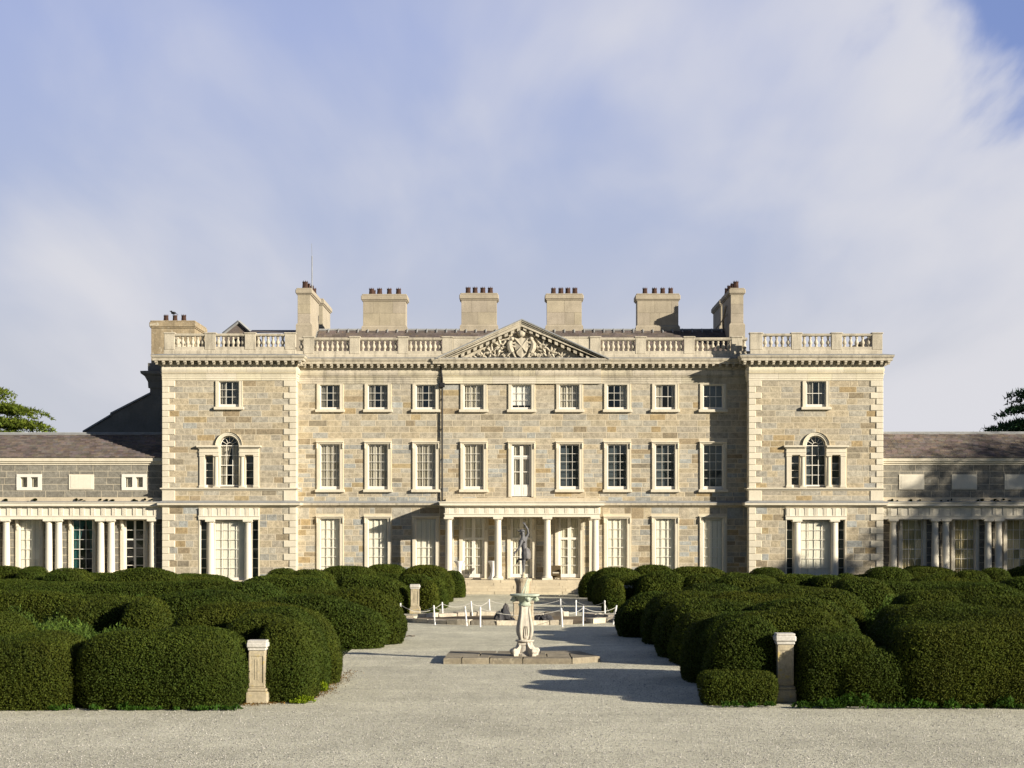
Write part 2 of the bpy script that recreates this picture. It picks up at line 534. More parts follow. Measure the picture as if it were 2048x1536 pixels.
# soil of the two planting beds
for poly in ([(-400, 1400), (470, 1400), (570, 1388), (640, 1350), (720, 1285), (790, 1262), (795, 1225), (860, 1212), (905, 1192), (905, 1180), (-400, 1180)],
             [(1180, 1180), (1185, 1192), (1240, 1212), (1260, 1255), (1320, 1280), (1390, 1340), (1440, 1385), (1640, 1398), (2400, 1398), (2400, 1180)]):
    mb = MB()
    mb.add([(*gpt(*p), 0.0) for p in poly], [tuple(range(len(poly)))[::-1]])
    vs = mb.v
    if (Vector(vs[1]) - Vector(vs[0])).cross(Vector(vs[2]) - Vector(vs[1])).z < 0:
        mb.f = [mb.f[0][::-1]]
    tag(put('planting_bed', mb, M_SOIL), kind='structure')

# ------------------------------------------------------------------ walls and stonework
PALETTE = [(0.42, 0.37, 0.285), (0.455, 0.405, 0.315), (0.40, 0.352, 0.268), (0.445, 0.39, 0.29), (0.40, 0.36, 0.29), (0.46, 0.392, 0.28),
           (0.41, 0.382, 0.32), (0.38, 0.355, 0.30), (0.435, 0.40, 0.325), (0.44, 0.375, 0.265)]


def stone_tint(blue):
    r = random.random()
    if r < blue:
        k = random.choice([(0.345, 0.335, 0.30), (0.365, 0.36, 0.33), (0.385, 0.385, 0.355), (0.325, 0.325, 0.305), (0.365, 0.375, 0.36)])
    elif r < blue + 0.13:
        k = random.choice([(0.29, 0.24, 0.165), (0.38, 0.29, 0.165), (0.27, 0.235, 0.175), (0.33, 0.265, 0.175), (0.39, 0.31, 0.185)])
    else:
        k = random.choice(PALETTE)
    q = random.uniform(0.92, 1.08)
    return tuple(c * q for c in k)


STONES = []        # (area, wall object, mesh builder, origin)


def wall_grid(mb, x0, x1, z0, z1, d, ops, depth=0.40, rev=True):
    xs = sorted({x0, x1, *[v for o in ops for v in o[:2] if x0 < v < x1]})
    zs = sorted({z0, z1, *[v for o in ops for v in o[2:4] if z0 < v < z1]})
    for i in range(len(xs) - 1):
        for j in range(len(zs) - 1):
            cx, cz = (xs[i] + xs[i + 1]) / 2, (zs[j] + zs[j + 1]) / 2
            if any(o[0] < cx < o[1] and o[2] < cz < o[3] for o in ops):
                continue
            mb.quad((xs[i], d, zs[j]), (xs[i + 1], d, zs[j]), (xs[i + 1], d, zs[j + 1]), (xs[i], d, zs[j + 1]))
    if rev:
        for (a, b, c, e, *_) in ops:
            y = d + depth
            mb.quad((a, d, c), (a, y, c), (a, y, e), (a, d, e))
            mb.quad((b, d, c), (b, d, e), (b, y, e), (b, y, c))
            mb.quad((a, d, c), (b, d, c), (b, y, c), (a, y, c))
            mb.quad((a, d, e), (a, y, e), (b, y, e), (b, d, e))


def lay_stones(wall, x0, x1, zcourses, d, ops, wmin, wmax, blue, gap=0.022, store=STONES, proud=0.008, tinter=None, arches=()):
    for j in range(len(zcourses) - 1):
        za, zb = zcourses[j], zcourses[j + 1]
        cuts = sorted({x0, x1, *[min(max(v, x0), x1) for o in ops for v in o[:2] if o[2] < zb - 0.02 and o[3] > za + 0.02]})
        segs = []
        for i in range(len(cuts) - 1):
            a, b = cuts[i], cuts[i + 1]
            if b - a < 0.03:
                continue
            cx = (a + b) / 2
            free = [(za, zb)]
            for o in ops:
                if o[0] < cx < o[1]:
                    nf = []
                    for (p, q) in free:
                        if o[3] <= p or o[2] >= q:
                            nf.append((p, q))
                        else:
                            if o[2] - p > 0.07:
                                nf.append((p, o[2]))
                            if q - o[3] > 0.07:
                                nf.append((o[3], q))
                    free = nf
            if not free:
                continue
            fr = max(free, key=lambda t: t[1] - t[0])
            if segs and abs(segs[-1][1] - a) < 1e-6 and segs[-1][2:] == fr:
                segs[-1] = (segs[-1][0], b, *fr)
            else:
                segs.append((a, b, *fr))
        for (a, b, p, q) in segs:
            pieces = []
            x = a
            while x < b - 1e-4:
                w = random.uniform(wmin, wmax) * (0.75 if random.random() < 0.25 else 1.0)
                if b - (x + w) < wmin * 0.6:
                    w = b - x
                pieces.append((x, min(b, x + w)))
                x += w
            for (s, e) in pieces:
                sub = [(p, q)]
                if wmax < 0.95 and q - p > 0.3 and random.random() < 0.10:
                    m = p + (q - p) * random.uniform(0.35, 0.65)
                    sub = [(p, m), (m, q)]
                pl = [(s, e, u, v) for (u, v) in sub]
                for (ax, az, ri, ro) in arches:
                    nl = []
                    for (ss, ee, u, v) in pl:
                        if not (v > az and u < az + ro):
                            nl.append((ss, ee, u, v))
                            continue
                        hw = max(math.sqrt(max(0, ro * ro - max(0, v - az) ** 2)), math.sqrt(max(0, (ri + 0.04) ** 2 - max(0, u - az) ** 2)))
                        if ss < ax - hw:
                            nl.append((ss, min(ee, ax - hw), u, v))
                        if ee > ax + hw:
                            nl.append((max(ss, ax + hw), ee, u, v))
                    pl = nl
                for (ss, ee, u, v) in pl:
                    if ee - ss < 0.06:
                        continue
                    g, c = gap / 2, 0.012
                    j4 = [random.uniform(-0.003, 0.004) for _ in range(4)]
                    X, XX, Zl, Zh, yb, yf = ss + g, ee - g, u + g, v - g, d - 0.001, d - proud
                    jx = [random.uniform(0, 0.012) for _ in range(4)]
                    m = MB()
                    vs = [(X + jx[0], yb, Zl + jx[1]), (XX - jx[1], yb, Zl + jx[2]), (XX - jx[2], yb, Zh - jx[3]), (X + jx[3], yb, Zh - jx[0]),
                          (X + c + jx[0], yf + j4[0], Zl + c), (XX - c - jx[1], yf + j4[1], Zl + c), (XX - c, yf + j4[2], Zh - c), (X + c, yf + j4[3], Zh - c - jx[0])]
                    m.add(vs, [(4, 5, 6, 7), (0, 1, 5, 4), (1, 2, 6, 5), (2, 3, 7, 6), (3, 0, 4, 7)], tinter() if tinter else stone_tint(blue))
                    store.append(((ee - ss) * (v - u), wall, m, (ss, d, u)))


def flush_stones(store, mat, most=300, name='stone', rest='stonework'):
    store.sort(key=lambda t: -t[0])
    for (_, wall, m, org) in store[:most]:
        put(name, m, mat, wall, org)
    left = {}
    for (_, wall, m, org) in store[most:]:
        g = left.setdefault(wall.name, (wall, MB()))[1]
        o = len(g.v)
        g.v += m.v
        g.c += m.c
        g.f += [tuple(i + o for i in f) for f in m.f]
    for wall, g in left.values():
        tag(put(rest, g, mat, wall), kind='stuff')


# ------------------------------------------------------------------ windows
PANE = unit(lambda m: m.quad((-.5, 0, -.5), (.5, 0, -.5), (.5, 0, .5), (-.5, 0, .5)), M_GLASS, 'pane')
PANES = {'n': 0, 'left': []}


def pane(win, x0, x1, z0, z1, y):
    tilt = (random.uniform(-0.02, 0.02), 0, random.uniform(-0.02, 0.02))
    if PANES['n'] < 300:
        PANES['n'] += 1
        inst('pane', PANE, win, ((x0 + x1) / 2, y, (z0 + z1) / 2), (x1 - x0, 1, z1 - z0), tilt)
    else:
        PANES['left'].append((win, (x0, x1, z0, z1, y)))


def flush_panes():
    by = {}
    for win, q in PANES['left']:
        by.setdefault(win.name, (win, []))[1].append(q)
    for win, qs in by.values():
        m = MB()
        for (x0, x1, z0, z1, y) in qs:
            e = [random.uniform(-0.003, 0.003) for _ in range(4)]
            m.quad((x0, y + e[0], z0), (x1, y + e[1], z0), (x1, y + e[2], z1), (x0, y + e[3], z1))
        tag(put('pane', m, M_GLASS, win), kind='stuff')
    PANES['left'] = []
    PANES['n'] = 0


def drape(win, x0, x1, z0, z1, y, mat, name='curtain', folds=None, amp=0.035, swag=0.0, side=1):
    """a hanging cloth with vertical folds; swag pulls its inner edge back towards the side lower down"""
    w = x1 - x0
    nx = max(10, int(w / 0.035))
    folds = folds or max(2.0, w / 0.16)
    ph = random.uniform(0, 6)
    m = MB()
    vs, fs = [], []
    rows = 7
    for j in range(rows + 1):
        tz = j / rows
        for i in range(nx + 1):
            tx = i / nx
            pull = 1.0 - swag * math.sin(min(1.0, (1 - tz) * 1.5) * PI / 2)
            xx = x0 + w * tx * pull if side > 0 else x1 - w * tx * pull
            vs.append((xx, y + amp * math.sin(ph + tx * folds * 2 * PI + 0.7 * math.sin(tx * 9 + ph)) + 0.01 * math.sin(tx * 31), z0 + (z1 - z0) * tz))
    for j in range(rows):
        for i in range(nx):
            a = j * (nx + 1) + i
            fs.append((a, a + 1, a + nx + 2, a + nx + 1))
    m.add(vs, fs)
    put(name, m, mat, win, smooth=True)


def board(win, x0, x1, z0, z1, y, mat, name, leaves=4):
    """closed shutters: leaves side by side with raised panels"""
    w = (x1 - x0) / leaves
    for k in range(leaves):
        m = MB()
        a, b = x0 + k * w + 0.006, x0 + (k + 1) * w - 0.006
        m.box(a, b, y, y + 0.035, z0, z1, ch=0.006)
        hs = (z1 - z0)
        for (p, q) in ((0.04, 0.32), (0.36, 0.64), (0.68, 0.96)):
            m.box(a + 0.05, b - 0.05, y - 0.012, y + 0.01, z0 + hs * p, z0 + hs * q, ch=0.008)
        put(name, m, mat, win)


def fill_window(win, x0, x1, z0, z1, y, fill):
    w = x1 - x0
    if fill == 'sheer':
        drape(win, x0 - 0.05, x1 + 0.05, z0 - 0.05, z1, y, M_SHEER)
    elif fill == 'cream':
        drape(win, x0 - 0.05, x1 + 0.05, z0 - 0.05, z1, y, M_CREAM)
    elif fill == 'gold':
        drape(win, x0 - 0.05, x1 + 0.05, z0 - 0.05, z1, y, M_GOLD)
    elif fill == 'sides':
        m = MB()
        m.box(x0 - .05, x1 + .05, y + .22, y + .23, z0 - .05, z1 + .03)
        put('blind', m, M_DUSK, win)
        drape(win, x0 - 0.05, x0 + w * 0.34, z0 - 0.05, z1, y, M_NET)
        drape(win, x1 - w * 0.36, x1 + 0.05, z0 - 0.05, z1, y, M_NET)
    elif fill == 'parted':
        drape(win, x0 - 0.05, x0 + w * 0.62, z0 - 0.05, z1, y, M_SHEER, swag=0.38)
        drape(win, x0 + w * 0.60, x1 + 0.05, z0 - 0.05, z1, y + 0.05, M_SHEER, swag=0.12, side=-1)
    elif fill == 'rightside':
        drape(win, x1 - w * 0.3, x1 + 0.05, z0 - 0.05, z1, y, M_SHEER)
    elif fill == 'narrow':
        drape(win, x0 - 0.05, x0 + w * 0.30, z0 - 0.05, z1, y, M_SHEER)
        drape(win, x1 - w * 0.16, x1 + 0.05, z0 - 0.05, z1, y, M_SHEER)
    elif fill == 'teal':
        drape(win, x0 - 0.05, x0 + w * 0.62, z0, z1, y, M_TEAL, swag=0.6)
        drape(win, x1 - w * 0.38, x1 + 0.05, z0 + (z1 - z0) * 0.45, z1, y, M_TEAL, swag=0.6, side=-1)
        drape(win, x0 - 0.05, x0 + w * 0.3, z0 + (z1 - z0) * 0.35, z1, y + 0.08, M_GOLD)
    elif fill == 'shutter':
        board(win, x0 - 0.02, x1 + 0.02, z0, z1, y - 0.04, M_SHUT, 'shutter')
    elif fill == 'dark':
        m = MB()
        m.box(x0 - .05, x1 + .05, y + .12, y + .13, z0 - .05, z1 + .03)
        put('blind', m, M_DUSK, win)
    elif fill == 'blind':
        m = MB()
        m.box(x0, x1, y - 0.03, y - 0.02, z0 + (z1 - z0) * 0.12, z1)
        m.box(x0, x1, y - 0.04, y - 0.01, z0 + (z1 - z0) * 0.12 - 0.03, z0 + (z1 - z0) * 0.12)
        put('blind', m, M_BLIND, win)


def sash(parent, xc, w, z0, z1, d, cols, rows, fill, meet=True, bar=0.021, rim=0.055, name="window", deep=0.07):
    """a glazed frame: glass rect w x (z0..z1), frame around it, bars, panes, and what hangs behind"""
    x0, x1 = xc - w / 2, xc + w / 2
    y = d + deep
    m = MB()
    m.box(x0 - rim, x0, y, y + 0.06, z0 - 0.19, z1 + rim)
    m.box(x1, x1 + rim, y, y + 0.06, z0 - 0.19, z1 + rim)
    m.box(x0, x1, y + .001, y + 0.059, z0 - 0.19, z0)
    m.box(x0, x1, y + .001, y + 0.059, z1, z1 + rim)
    for k in range(1, cols):
        xx = x0 + w * k / cols
        m.box(xx - bar / 2, xx + bar / 2, y + 0.012, y + 0.05, z0, z1)
    for k in range(1, rows):
        zz = z0 + (z1 - z0) * k / rows
        b = bar * (1.7 if meet and k == rows // 2 else 1.0)
        m.box(x0, x1, y + 0.009, y + 0.053, zz - b / 2, zz + b / 2)
    win = put(name, m, M_PAINT, parent)
    for i in range(cols):
        for k in range(rows):
            pane(win, x0 + w * i / cols, x0 + w * (i + 1) / cols, z0 + (z1 - z0) * k / rows, z0 + (z1 - z0) * (k + 1) / rows, y + 0.03)
    fill_window(win, x0, x1, z0, z1, y + 0.15, fill)
    return win


def surround(win, x0, x1, z0, z1, d, wd, top, sill=True, head=None, mat=None, sill_dz=0.0):
    """stone architrave round an opening (x0..x1, z0..z1)"""
    mat = mat or M_TRIM
    m = MB()
    for (a, b) in ((x0 - wd, x0 + 0.01), (x1 - 0.01, x1 + wd)):
        m.box(a, b, d - 0.075, d + 0.1, z0, z1 + 0.0, ch=0.012)
    m.box(x0 - wd, x1 + wd, d - 0.077, d + 0.1, z1, z1 + top, ch=0.012)
    # thin outer fillet
    for (a, b) in ((x0 - wd - 0.03, x0 - wd), (x1 + wd, x1 + wd + 0.03)):
        m.box(a, b, d - 0.088, d + 0.05, z0, z1 + top)
    if head:
        m.box(x0 - wd - 0.05, x1 + wd + 0.05, d - 0.11, d + 0.05, z1 + top, z1 + top + 0.05)
        m.box(x0 - wd - 0.08, x1 + wd + 0.08, d - 0.17, d + 0.05, z1 + top + 0.05, z1 + top + 0.12, ch=0.02)
        for sx in (x0 - wd - 0.06, x1 + wd - 0.02):       # small ears
            m.box(sx, sx + 0.08, d - 0.16, d + 0.02, z1 + top - 0.32, z1 + top + 0.0, ch=0.02)
    put('surround', m, mat, win)
    if sill:
        m = MB()
        m.box(x0 - wd - 0.13, x1 + wd + 0.13, d - 0.20, d + 0.13, z0 - 0.17 + sill_dz, z0, ch=0.02)
        put('sill', m, mat, win)


def column_mb(m, x, y, z0, z1, r0, plinth=True, n=20):
    """Doric column: plinth, torus, shaft with entasis, necking, echinus, abacus"""
    h = z1 - z0
    p = r0 * 1.42
    zb = z0
    if plinth:
        m.box(x - p, x + p, y - p, y + p, z0, z0 + r0 * 0.55, ch=0.01)
        zb = z0 + r0 * 0.55
    prof = []
    if plinth:
        prof += [(r0 * 1.36, zb), (r0 * 1.40, zb + r0 * 0.18), (r0 * 1.36, zb + r0 * 0.36), (r0 * 1.15, zb + r0 * 0.42), (r0 * 1.12, zb + r0 * 0.52)]
        zb += r0 * 0.6
    zt = z1 - r0 * 0.55
    for k in range(7):
        t = k / 6
        prof.append((r0 * (1.0 - 0.16 * t ** 1.8), zb + (zt - r0 * 0.75 - zb) * t))
    prof += [(r0 * 0.92, zt - r0 * 0.70), (r0 * 0.92, zt - r0 * 0.60), (r0 * 0.85, zt - r0 * 0.58), (r0 * 0.85, zt - r0 * 0.32), (r0 * 0.98, zt - r0 * 0.28), (r0 * 1.18, zt - r0 * 0.02), (r0 * 1.20, zt)]
    m.lathe(x, y, prof, n)
    q = r0 * 1.30
    m.box(x - q, x + q, y - q, y + q, zt, z1, ch=0.008)


def triglyphs(ent, x0, x1, n, d, z0, z1, w=0.34, mat=None):
    def shape(m):
        hh = z1 - z0
        m.box(-w / 2, w / 2, -0.011, 0.02, hh * 0.0, hh)
        for k in (-1, 0, 1):
            m.box(k * w * 0.32 - w * 0.10, k * w * 0.32 + w * 0.10, -0.026, -0.011, hh * 0.02, hh * 0.92)
        m.box(-w / 2 - 0.01, w / 2 + 0.01, -0.046, 0.02, hh * 0.92, hh + 0.0)
    me = unit(shape, mat or M_PALE, 'triglyph')
    for k in range(n):
        inst('triglyph', me, ent, (x0 + (x1 - x0) * k / (n - 1), d, z0))


def quoins(wall, x, side, d, zs, long_w, short_w, start_long=True, name='quoin', mat=None):
    """alternating corner blocks; side -1: corner at the left end, +1: right end"""
    for k in range(len(zs) - 1):
        lw = long_w if (k % 2 == 0) == start_long else short_w
        m = MB()
        a, b = (x - 0.055, x + lw) if side < 0 else (x - lw, x + 0.055)
        m.box(a, b, d - 0.055, d + (0.42 if lw == long_w else 0.7), zs[k] + 0.006, zs[k + 1] - 0.006, (random.uniform(.95, 1.04),) * 3, ch=0.025)
        put(name, m, mat or M_TRIM, wall)


def lin(a, b, n):
    return [a + (b - a) * k / n for k in range(n + 1)]


# ------------------------------------------------------------------ the mansion
MANSION = emp('mansion', (X0(1043), 118, 0), 'large three storey stone country house with a pediment and two end pavilions', 'mansion')

XL, XR = X0(588), X0(1502)                     # the centre block runs behind the pavilions
ZSTR, ZTOP = Z0(1003), Z0(767.5)
BAYS = [1043 + 95.75 * k for k in range(-4, 5)]
FLOOR = 0.785

ops = []
upper = ['sides', 'sides', 'sides', 'sheer', 'blind', 'sheer', 'rightside', 'narrow', 'dark']
middle = ['sheer', 'sheer', 'sheer', 'sheer', 'door', 'dark', 'dark', 'dark', 'dark']
GW = 36 * D0 / F                               # glass width
m_ = 0.055
for i, c in enumerate(BAYS):
    x = X0(c)
    hw = GW / 2 + m_ + 0.005
    ops.append((x - hw, x + hw, Z0(819), Z0(769.5), 'u', i))
    if i == 4:
        ops.append((x - hw, x + hw, Z0(994), Z0(889), 'd', i))
    else:
        ops.append((x - hw, x + hw, Z0(979), Z0(888.5), 'm', i))
    if i in (3, 4, 5):
        ops.append((x - hw - 0.06, x + hw + 0.06, FLOOR, Z0(1036), 'p', i))
    else:
        ops.append((x - hw, x + hw, 0.75, Z0(1037.5), 'g', i))
mb = MB()
wall_grid(mb, XL, XR, -0.2, Z0(718), D0, ops)
# the back and the ends of the block, floors inside
YB = 131.0
CW = put('wall', mb, M_MORTAR, MANSION, (X0(1043), D0, 0))
mb = MB()
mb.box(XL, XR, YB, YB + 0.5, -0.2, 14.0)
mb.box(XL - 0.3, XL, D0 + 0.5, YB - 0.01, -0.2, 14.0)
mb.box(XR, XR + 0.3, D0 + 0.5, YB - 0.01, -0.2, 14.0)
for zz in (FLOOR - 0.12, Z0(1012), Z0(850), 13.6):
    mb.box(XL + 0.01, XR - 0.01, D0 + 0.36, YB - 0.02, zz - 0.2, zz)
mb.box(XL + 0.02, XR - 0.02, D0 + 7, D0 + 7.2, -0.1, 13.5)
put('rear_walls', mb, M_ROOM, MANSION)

blocked = [(o[0] - 0.24, o[1] + 0.24, o[2] - 0.17, o[3] + (0.30 if o[4] != 'u' else 0.06)) if o[4] != 'p' else (o[0] - 0.22, o[1] + 0.22, o[2], o[3] + 0.05) for o in ops]
nU = 9
lay_stones(CW, XL, XR, lin(Z0(889), ZTOP, 10), D0, blocked, 0.55, 1.55, 0.025)
lay_stones(CW, XL, XR, lin(ZSTR, Z0(889), 12), D0, blocked, 0.40, 1.05, 0.24)
lay_stones(CW, XL, XR, [FLOOR - 0.3, *[0.8 + v for v in (0.0, 0.36, 0.72, 0.95, 1.33, 1.62, 2.02, 2.28, 2.62, 2.98, 3.22, 3.62)], Z0(1015)], D0, blocked, 0.42, 1.05, 0.22)

for (a, b, c, e, kind, i) in ops:
    x = (a + b) / 2
    if kind == 'u':
        rows = 2 if i >= 7 else 3
        w = sash(MANSION, x, GW, Z0(814.5), Z0(771.5), D0, 3, rows, upper[i], meet=rows == 2)
        surround(w, a, b, c, e, D0, 0.155, 0.055)
    elif kind == 'm':
        w = sash(MANSION, x, GW, Z0(972.5), Z0(891), D0, 3, 5, middle[i], meet=False)
        surround(w, a, b, c, e, D0, 0.155, 0.05, head=True)
    elif kind == 'g':
        w = sash(MANSION, x, GW, Z0(1150), Z0(1040), D0, 3, 6, 'shutter')
        surround(w, a, b, c, e, D0, 0.165, 0.05, head=True)
    elif kind == 'd':
        # balcony French door over the portico
        m = MB()
        y = D0 + 0.09
        zt, zb = Z0(891), Z0(992.5)
        for sx in (-1, 1):
            m.box(x + sx * GW / 2 - (0.0 if sx > 0 else 0.06), x + sx * GW / 2 + (0.06 if sx > 0 else 0.0), y, y + 0.07, zb, zt + 0.05)
            q0, q1 = (x - GW / 2, x - 0.005) if sx < 0 else (x + 0.005, x + GW / 2)
            m.box(q0, q0 + 0.09, y + 0.01, y + 0.06, zb, zt)
            m.box(q1 - 0.09, q1, y + 0.01, y + 0.06, zb, zt)
            m.box(q0 + .09, q1 - .09, y + 0.012, y + 0.058, zb, zb + 0.68)
            m.box(q0 + .13, q1 - .13, y - 0.002, y + 0.058, zb + 0.08, zb + 0.58, ch=0.01)
            for k in range(4):
                zz = zb + 0.68 + (zt - zb - 0.68) * k / 3.0
                m.box(q0 + .09, q1 - .09, y + 0.013, y + 0.057, zz - 0.022, zz + 0.022)
        m.box(x - GW / 2, x + GW / 2, y + 0.005, y + 0.065, zt - 0.68 - 0.05, zt - 0.60)
        w = put('balcony_door', m, M_PAINT, MANSION)
        for sx in (-1, 1):
            q0, q1 = (x - GW / 2, x - 0.005) if sx < 0 else (x + 0.005, x + GW / 2)
            for k in range(3):
                za = zb + 0.68 + (zt - zb - 0.68) * k / 3.0
                zz = zb + 0.68 + (zt - zb - 0.68) * (k + 1) / 3.0
                pane(w, q0 + .09, q1 - .09, za, zz, y + 0.03)
        fill_window(w, x - GW / 2, x + GW / 2, zb + 0.6, zt, y + 0.15, 'sheer')
        surround(w, a, b, c, e, D0, 0.155, 0.05, head=True, sill=False)
    elif kind == 'p':
        # glazed double doors under the portico
        m = MB()
        y = D0 + 0.10
        zt, zb = Z0(1037), Z0(1155)
        x0, x1 = x - 40.5 * D0 / F / 2, x + 40.5 * D0 / F / 2
        ztr = Z0(1077)
        m.box(x0 - 0.05, x0, y, y + 0.08, zb, zt)
        m.box(x1, x1 + 0.05, y, y + 0.08, zb, zt)
        m.box(x0, x1, y + .002, y + 0.078, ztr - 0.06, ztr + 0.06)
        m.box(x0 - .05, x1 + .05, y + .003, y + 0.077, zt, zt + 0.06)
        for sx in (-1, 1):
            q0, q1 = (x0, x - 0.004) if sx < 0 else (x + 0.004, x1)
            m.box(q0, q0 + 0.10, y + 0.01, y + 0.06, zb, ztr - 0.06)
            m.box(q1 - 0.10, q1, y + 0.01, y + 0.06, zb, ztr - 0.06)
            m.box(q0, q0 + 0.10, y + 0.01, y + 0.06, ztr + 0.06, zt)
            m.box(q1 - 0.10, q1, y + 0.01, y + 0.06, ztr + 0.06, zt)
            m.box(q0 + .1, q1 - .1, y + 0.012, y + 0.058, zb, zb + 0.22)
            for k in range(1, 5):
                zz = zb + 0.22 + (ztr - 0.06 - zb - 0.22) * k / 4.0
                m.box(q0 + .1, q1 - .1, y + 0.013, y + 0.057, zz - 0.016, zz + 0.016)
            m.box(q0 + .1, q1 - .1, y + 0.013, y + 0.057, (ztr + zt) / 2 - 0.016, (ztr + zt) / 2 + 0.016)
        w = put('glazed_door', m, M_PAINT, MANSION)
        for sx in (-1, 1):
            q0, q1 = (x0, x - 0.004) if sx < 0 else (x + 0.004, x1)
            for k in range(4):
                za = zb + 0.22 + (ztr - 0.06 - zb - 0.22) * k / 4.0
                zz = zb + 0.22 + (ztr - 0.06 - zb - 0.22) * (k + 1) / 4.0
                pane(w, q0 + .1, q1 - .1, za, zz, y + 0.03)
            pane(w, q0 + .1, q1 - .1, ztr + 0.06, (ztr + zt) / 2, y + 0.03)
            pane(w, q0 + .1, q1 - .1, (ztr + zt) / 2, zt, y + 0.03)
        fill_window(w, x0, x1, zb, zt, y + 0.12, 'cream')
        hm = MB()
        hm.tube([(x - 0.05, y - 0.0, 1.75), (x - 0.05, y - 0.05, 1.75), (x - 0.16, y - 0.05, 1.75)], 0.012)
        put('handle', hm, M_IRON, w)
        surround(w, a, b, c, e, D0, 0.17, 0.04, sill=False)
        for sx in (a - 0.16, b + 0.0):
            cm = MB()
            cm.box(sx, sx + 0.16, D0 - 0.16, D0 - 0.075, Z0(1054), Z0(1037), ch=0.03)
            cm.box(sx + 0.02, sx + 0.14, D0 - 0.13, D0 - 0.076, Z0(1060), Z0(1053), ch=0.02)
            put('console', cm, M_WEATHER, w)

# string course of the centre block
mb = MB()
mb.sweep([(XL, D0), (XR, D0)], [(-0.05, Z0(1015)), (0.03, Z0(1015)), (0.10, Z0(1013)), (0.22, Z0(1011)), (0.26, Z0(1010)), (0.26, Z0(1006.2)), (0.03, Z0(1003)), (-0.05, Z0(1003))])
put('string_course', mb, M_WEATHER, MANSION)
mb = MB()
mb.sweep([(XL, D0), (XR, D0)], [(0.035, Z0(1002.9)), (0.27, Z0(1005.9)), (0.285, Z0(1005.9)), (0.285, Z0(1005.1)), (0.035, Z0(1001.5))])
put('lead_flashing', mb, M_LEAD, MANSION)


# entablature: architrave and cushion frieze in blocks, cornice with modillions
def band_blocks(parent, name, prof, x0, x1, d, lo, hi, mat, gap=0.008):
    x = x0
    while x < x1 - 1e-3:
        w = random.uniform(lo, hi)
        if x1 - x - w < lo * 0.7:
            w = x1 - x
        m = MB()
        t = random.uniform(0.90, 1.07)
        m.sweep([(x + gap / 2, d), (x + w - gap / 2, d)], prof, (t, t, t * random.uniform(0.94, 1.03)))
        put(name, m, mat, parent)
        x += w


def modillion_mesh(w, out, h, name='modillion'):
    def shape(m):
        m.box(-w / 2, w / 2, -out, 0.0, -h * 0.55, 0)
        m.box(-w / 2 + 0.01, w / 2 - 0.01, -out * 0.62, 0.0, -h, -h * 0.55)
    return unit(shape, M_WEATHER, name)


MOD = modillion_mesh(0.16, 0.38, 0.22)


def arch_prof(zb, zt):
    h = zt - zb
    return [(-0.1, zb), (0.05, zb), (0.05, zb + h * 0.28), (0.075, zb + h * 0.28), (0.075, zb + h * 0.62), (0.10, zb + h * 0.62), (0.10, zb + h * 0.84), (0.16, zb + h * 0.95), (0.16, zt), (-0.1, zt)]


def frieze_prof(zb, zt):
    h = zt - zb
    return [(-0.1, zb), (0.06, zb), (0.12, zb + h * 0.2), (0.15, zb + h * 0.5), (0.12, zb + h * 0.8), (0.06, zt), (-0.1, zt)]


def cornice_prof(zb, zm, zt, out):
    """zb bed mould foot, zm soffit, zt top"""
    return [(-0.1, zb), (0.08, zb), (0.14, zb + (zm - zb) * 0.3), (0.14, zm), (out - 0.09, zm), (out - 0.09, zm + (zt - zm) * 0.45), (out - 0.04, zm + (zt - zm) * 0.55),
            (out, zm + (zt - zm) * 0.85), (out, zt), (-0.1, zt + 0.02)]


# the three middle bays stand slightly forward
XCL, XCR = X0(884), X0(1202)
DC = D0 - 0.10
ENT = link('entablature', None, MANSION, (X0(1043), D0, Z0(768)))
for (a, b, d) in ((XL, XCL, D0), (XCL, XCR, DC), (XCR, XR, D0)):
    band_blocks(ENT, 'architrave_block', arch_prof(Z0(767.5), Z0(753)), a, b, d, 1.0, 1.9, M_TRIM if d == DC else M_WEATHER)
    band_blocks(ENT, 'frieze_block', frieze_prof(Z0(753), Z0(739.5)), a, b, d, 1.0, 2.0, M_WEATHER)
CORN = MB()
CORN.sweep([(XL, D0), (XCL, D0), (XCL, DC), (XCR, DC), (XCR, D0), (XR, D0)], cornice_prof(Z0(740), Z0(729), Z0(718.7), 0.62))
CORNICE = put('cornice', CORN, M_WEATHER, MANSION)
mb = MB()
mb.sweep([(XL, D0), (XR, D0)], [(-0.1, Z0(718.0)), (0.625, Z0(718.4)), (0.635, Z0(718.4)), (0.635, Z0(717.6)), (0.0, Z0(714.5)), (-0.1, Z0(714.5))])
put('lead_flashing', mb, M_LEAD, MANSION)
k = 0
xx = XL + 0.7
while xx < XR - 0.3:
    d = DC if XCL < xx < XCR else D0
    inst('modillion', MOD, CORNICE, (xx, d - 0.13, Z0(729)))
    xx += 13.35 * D0 / F

# balustrade helpers
BALZ0, BALZ1 = Z0(702), Z0(680.5)


def baluster_mesh(h):
    def shape(m):
        m.box(-0.085, 0.085, -0.085, 0.085, 0, h * 0.08)
        m.box(-0.085, 0.085, -0.085, 0.085, h * 0.93, h)
        m.lathe(0, 0, [(q[0] * 1.22, h * q[1]) for q in ((0.06, .08), (0.07, .12), (0.05, .18), (0.085, .26), (0.108, .36), (0.10, .46), (0.07, .58), (0.05, .70), (0.048, .78), (0.075, .82), (0.075, .86), (0.055, .88), (0.06, .93))], 10)
    return unit(shape, M_WEATHER, 'baluster', True)


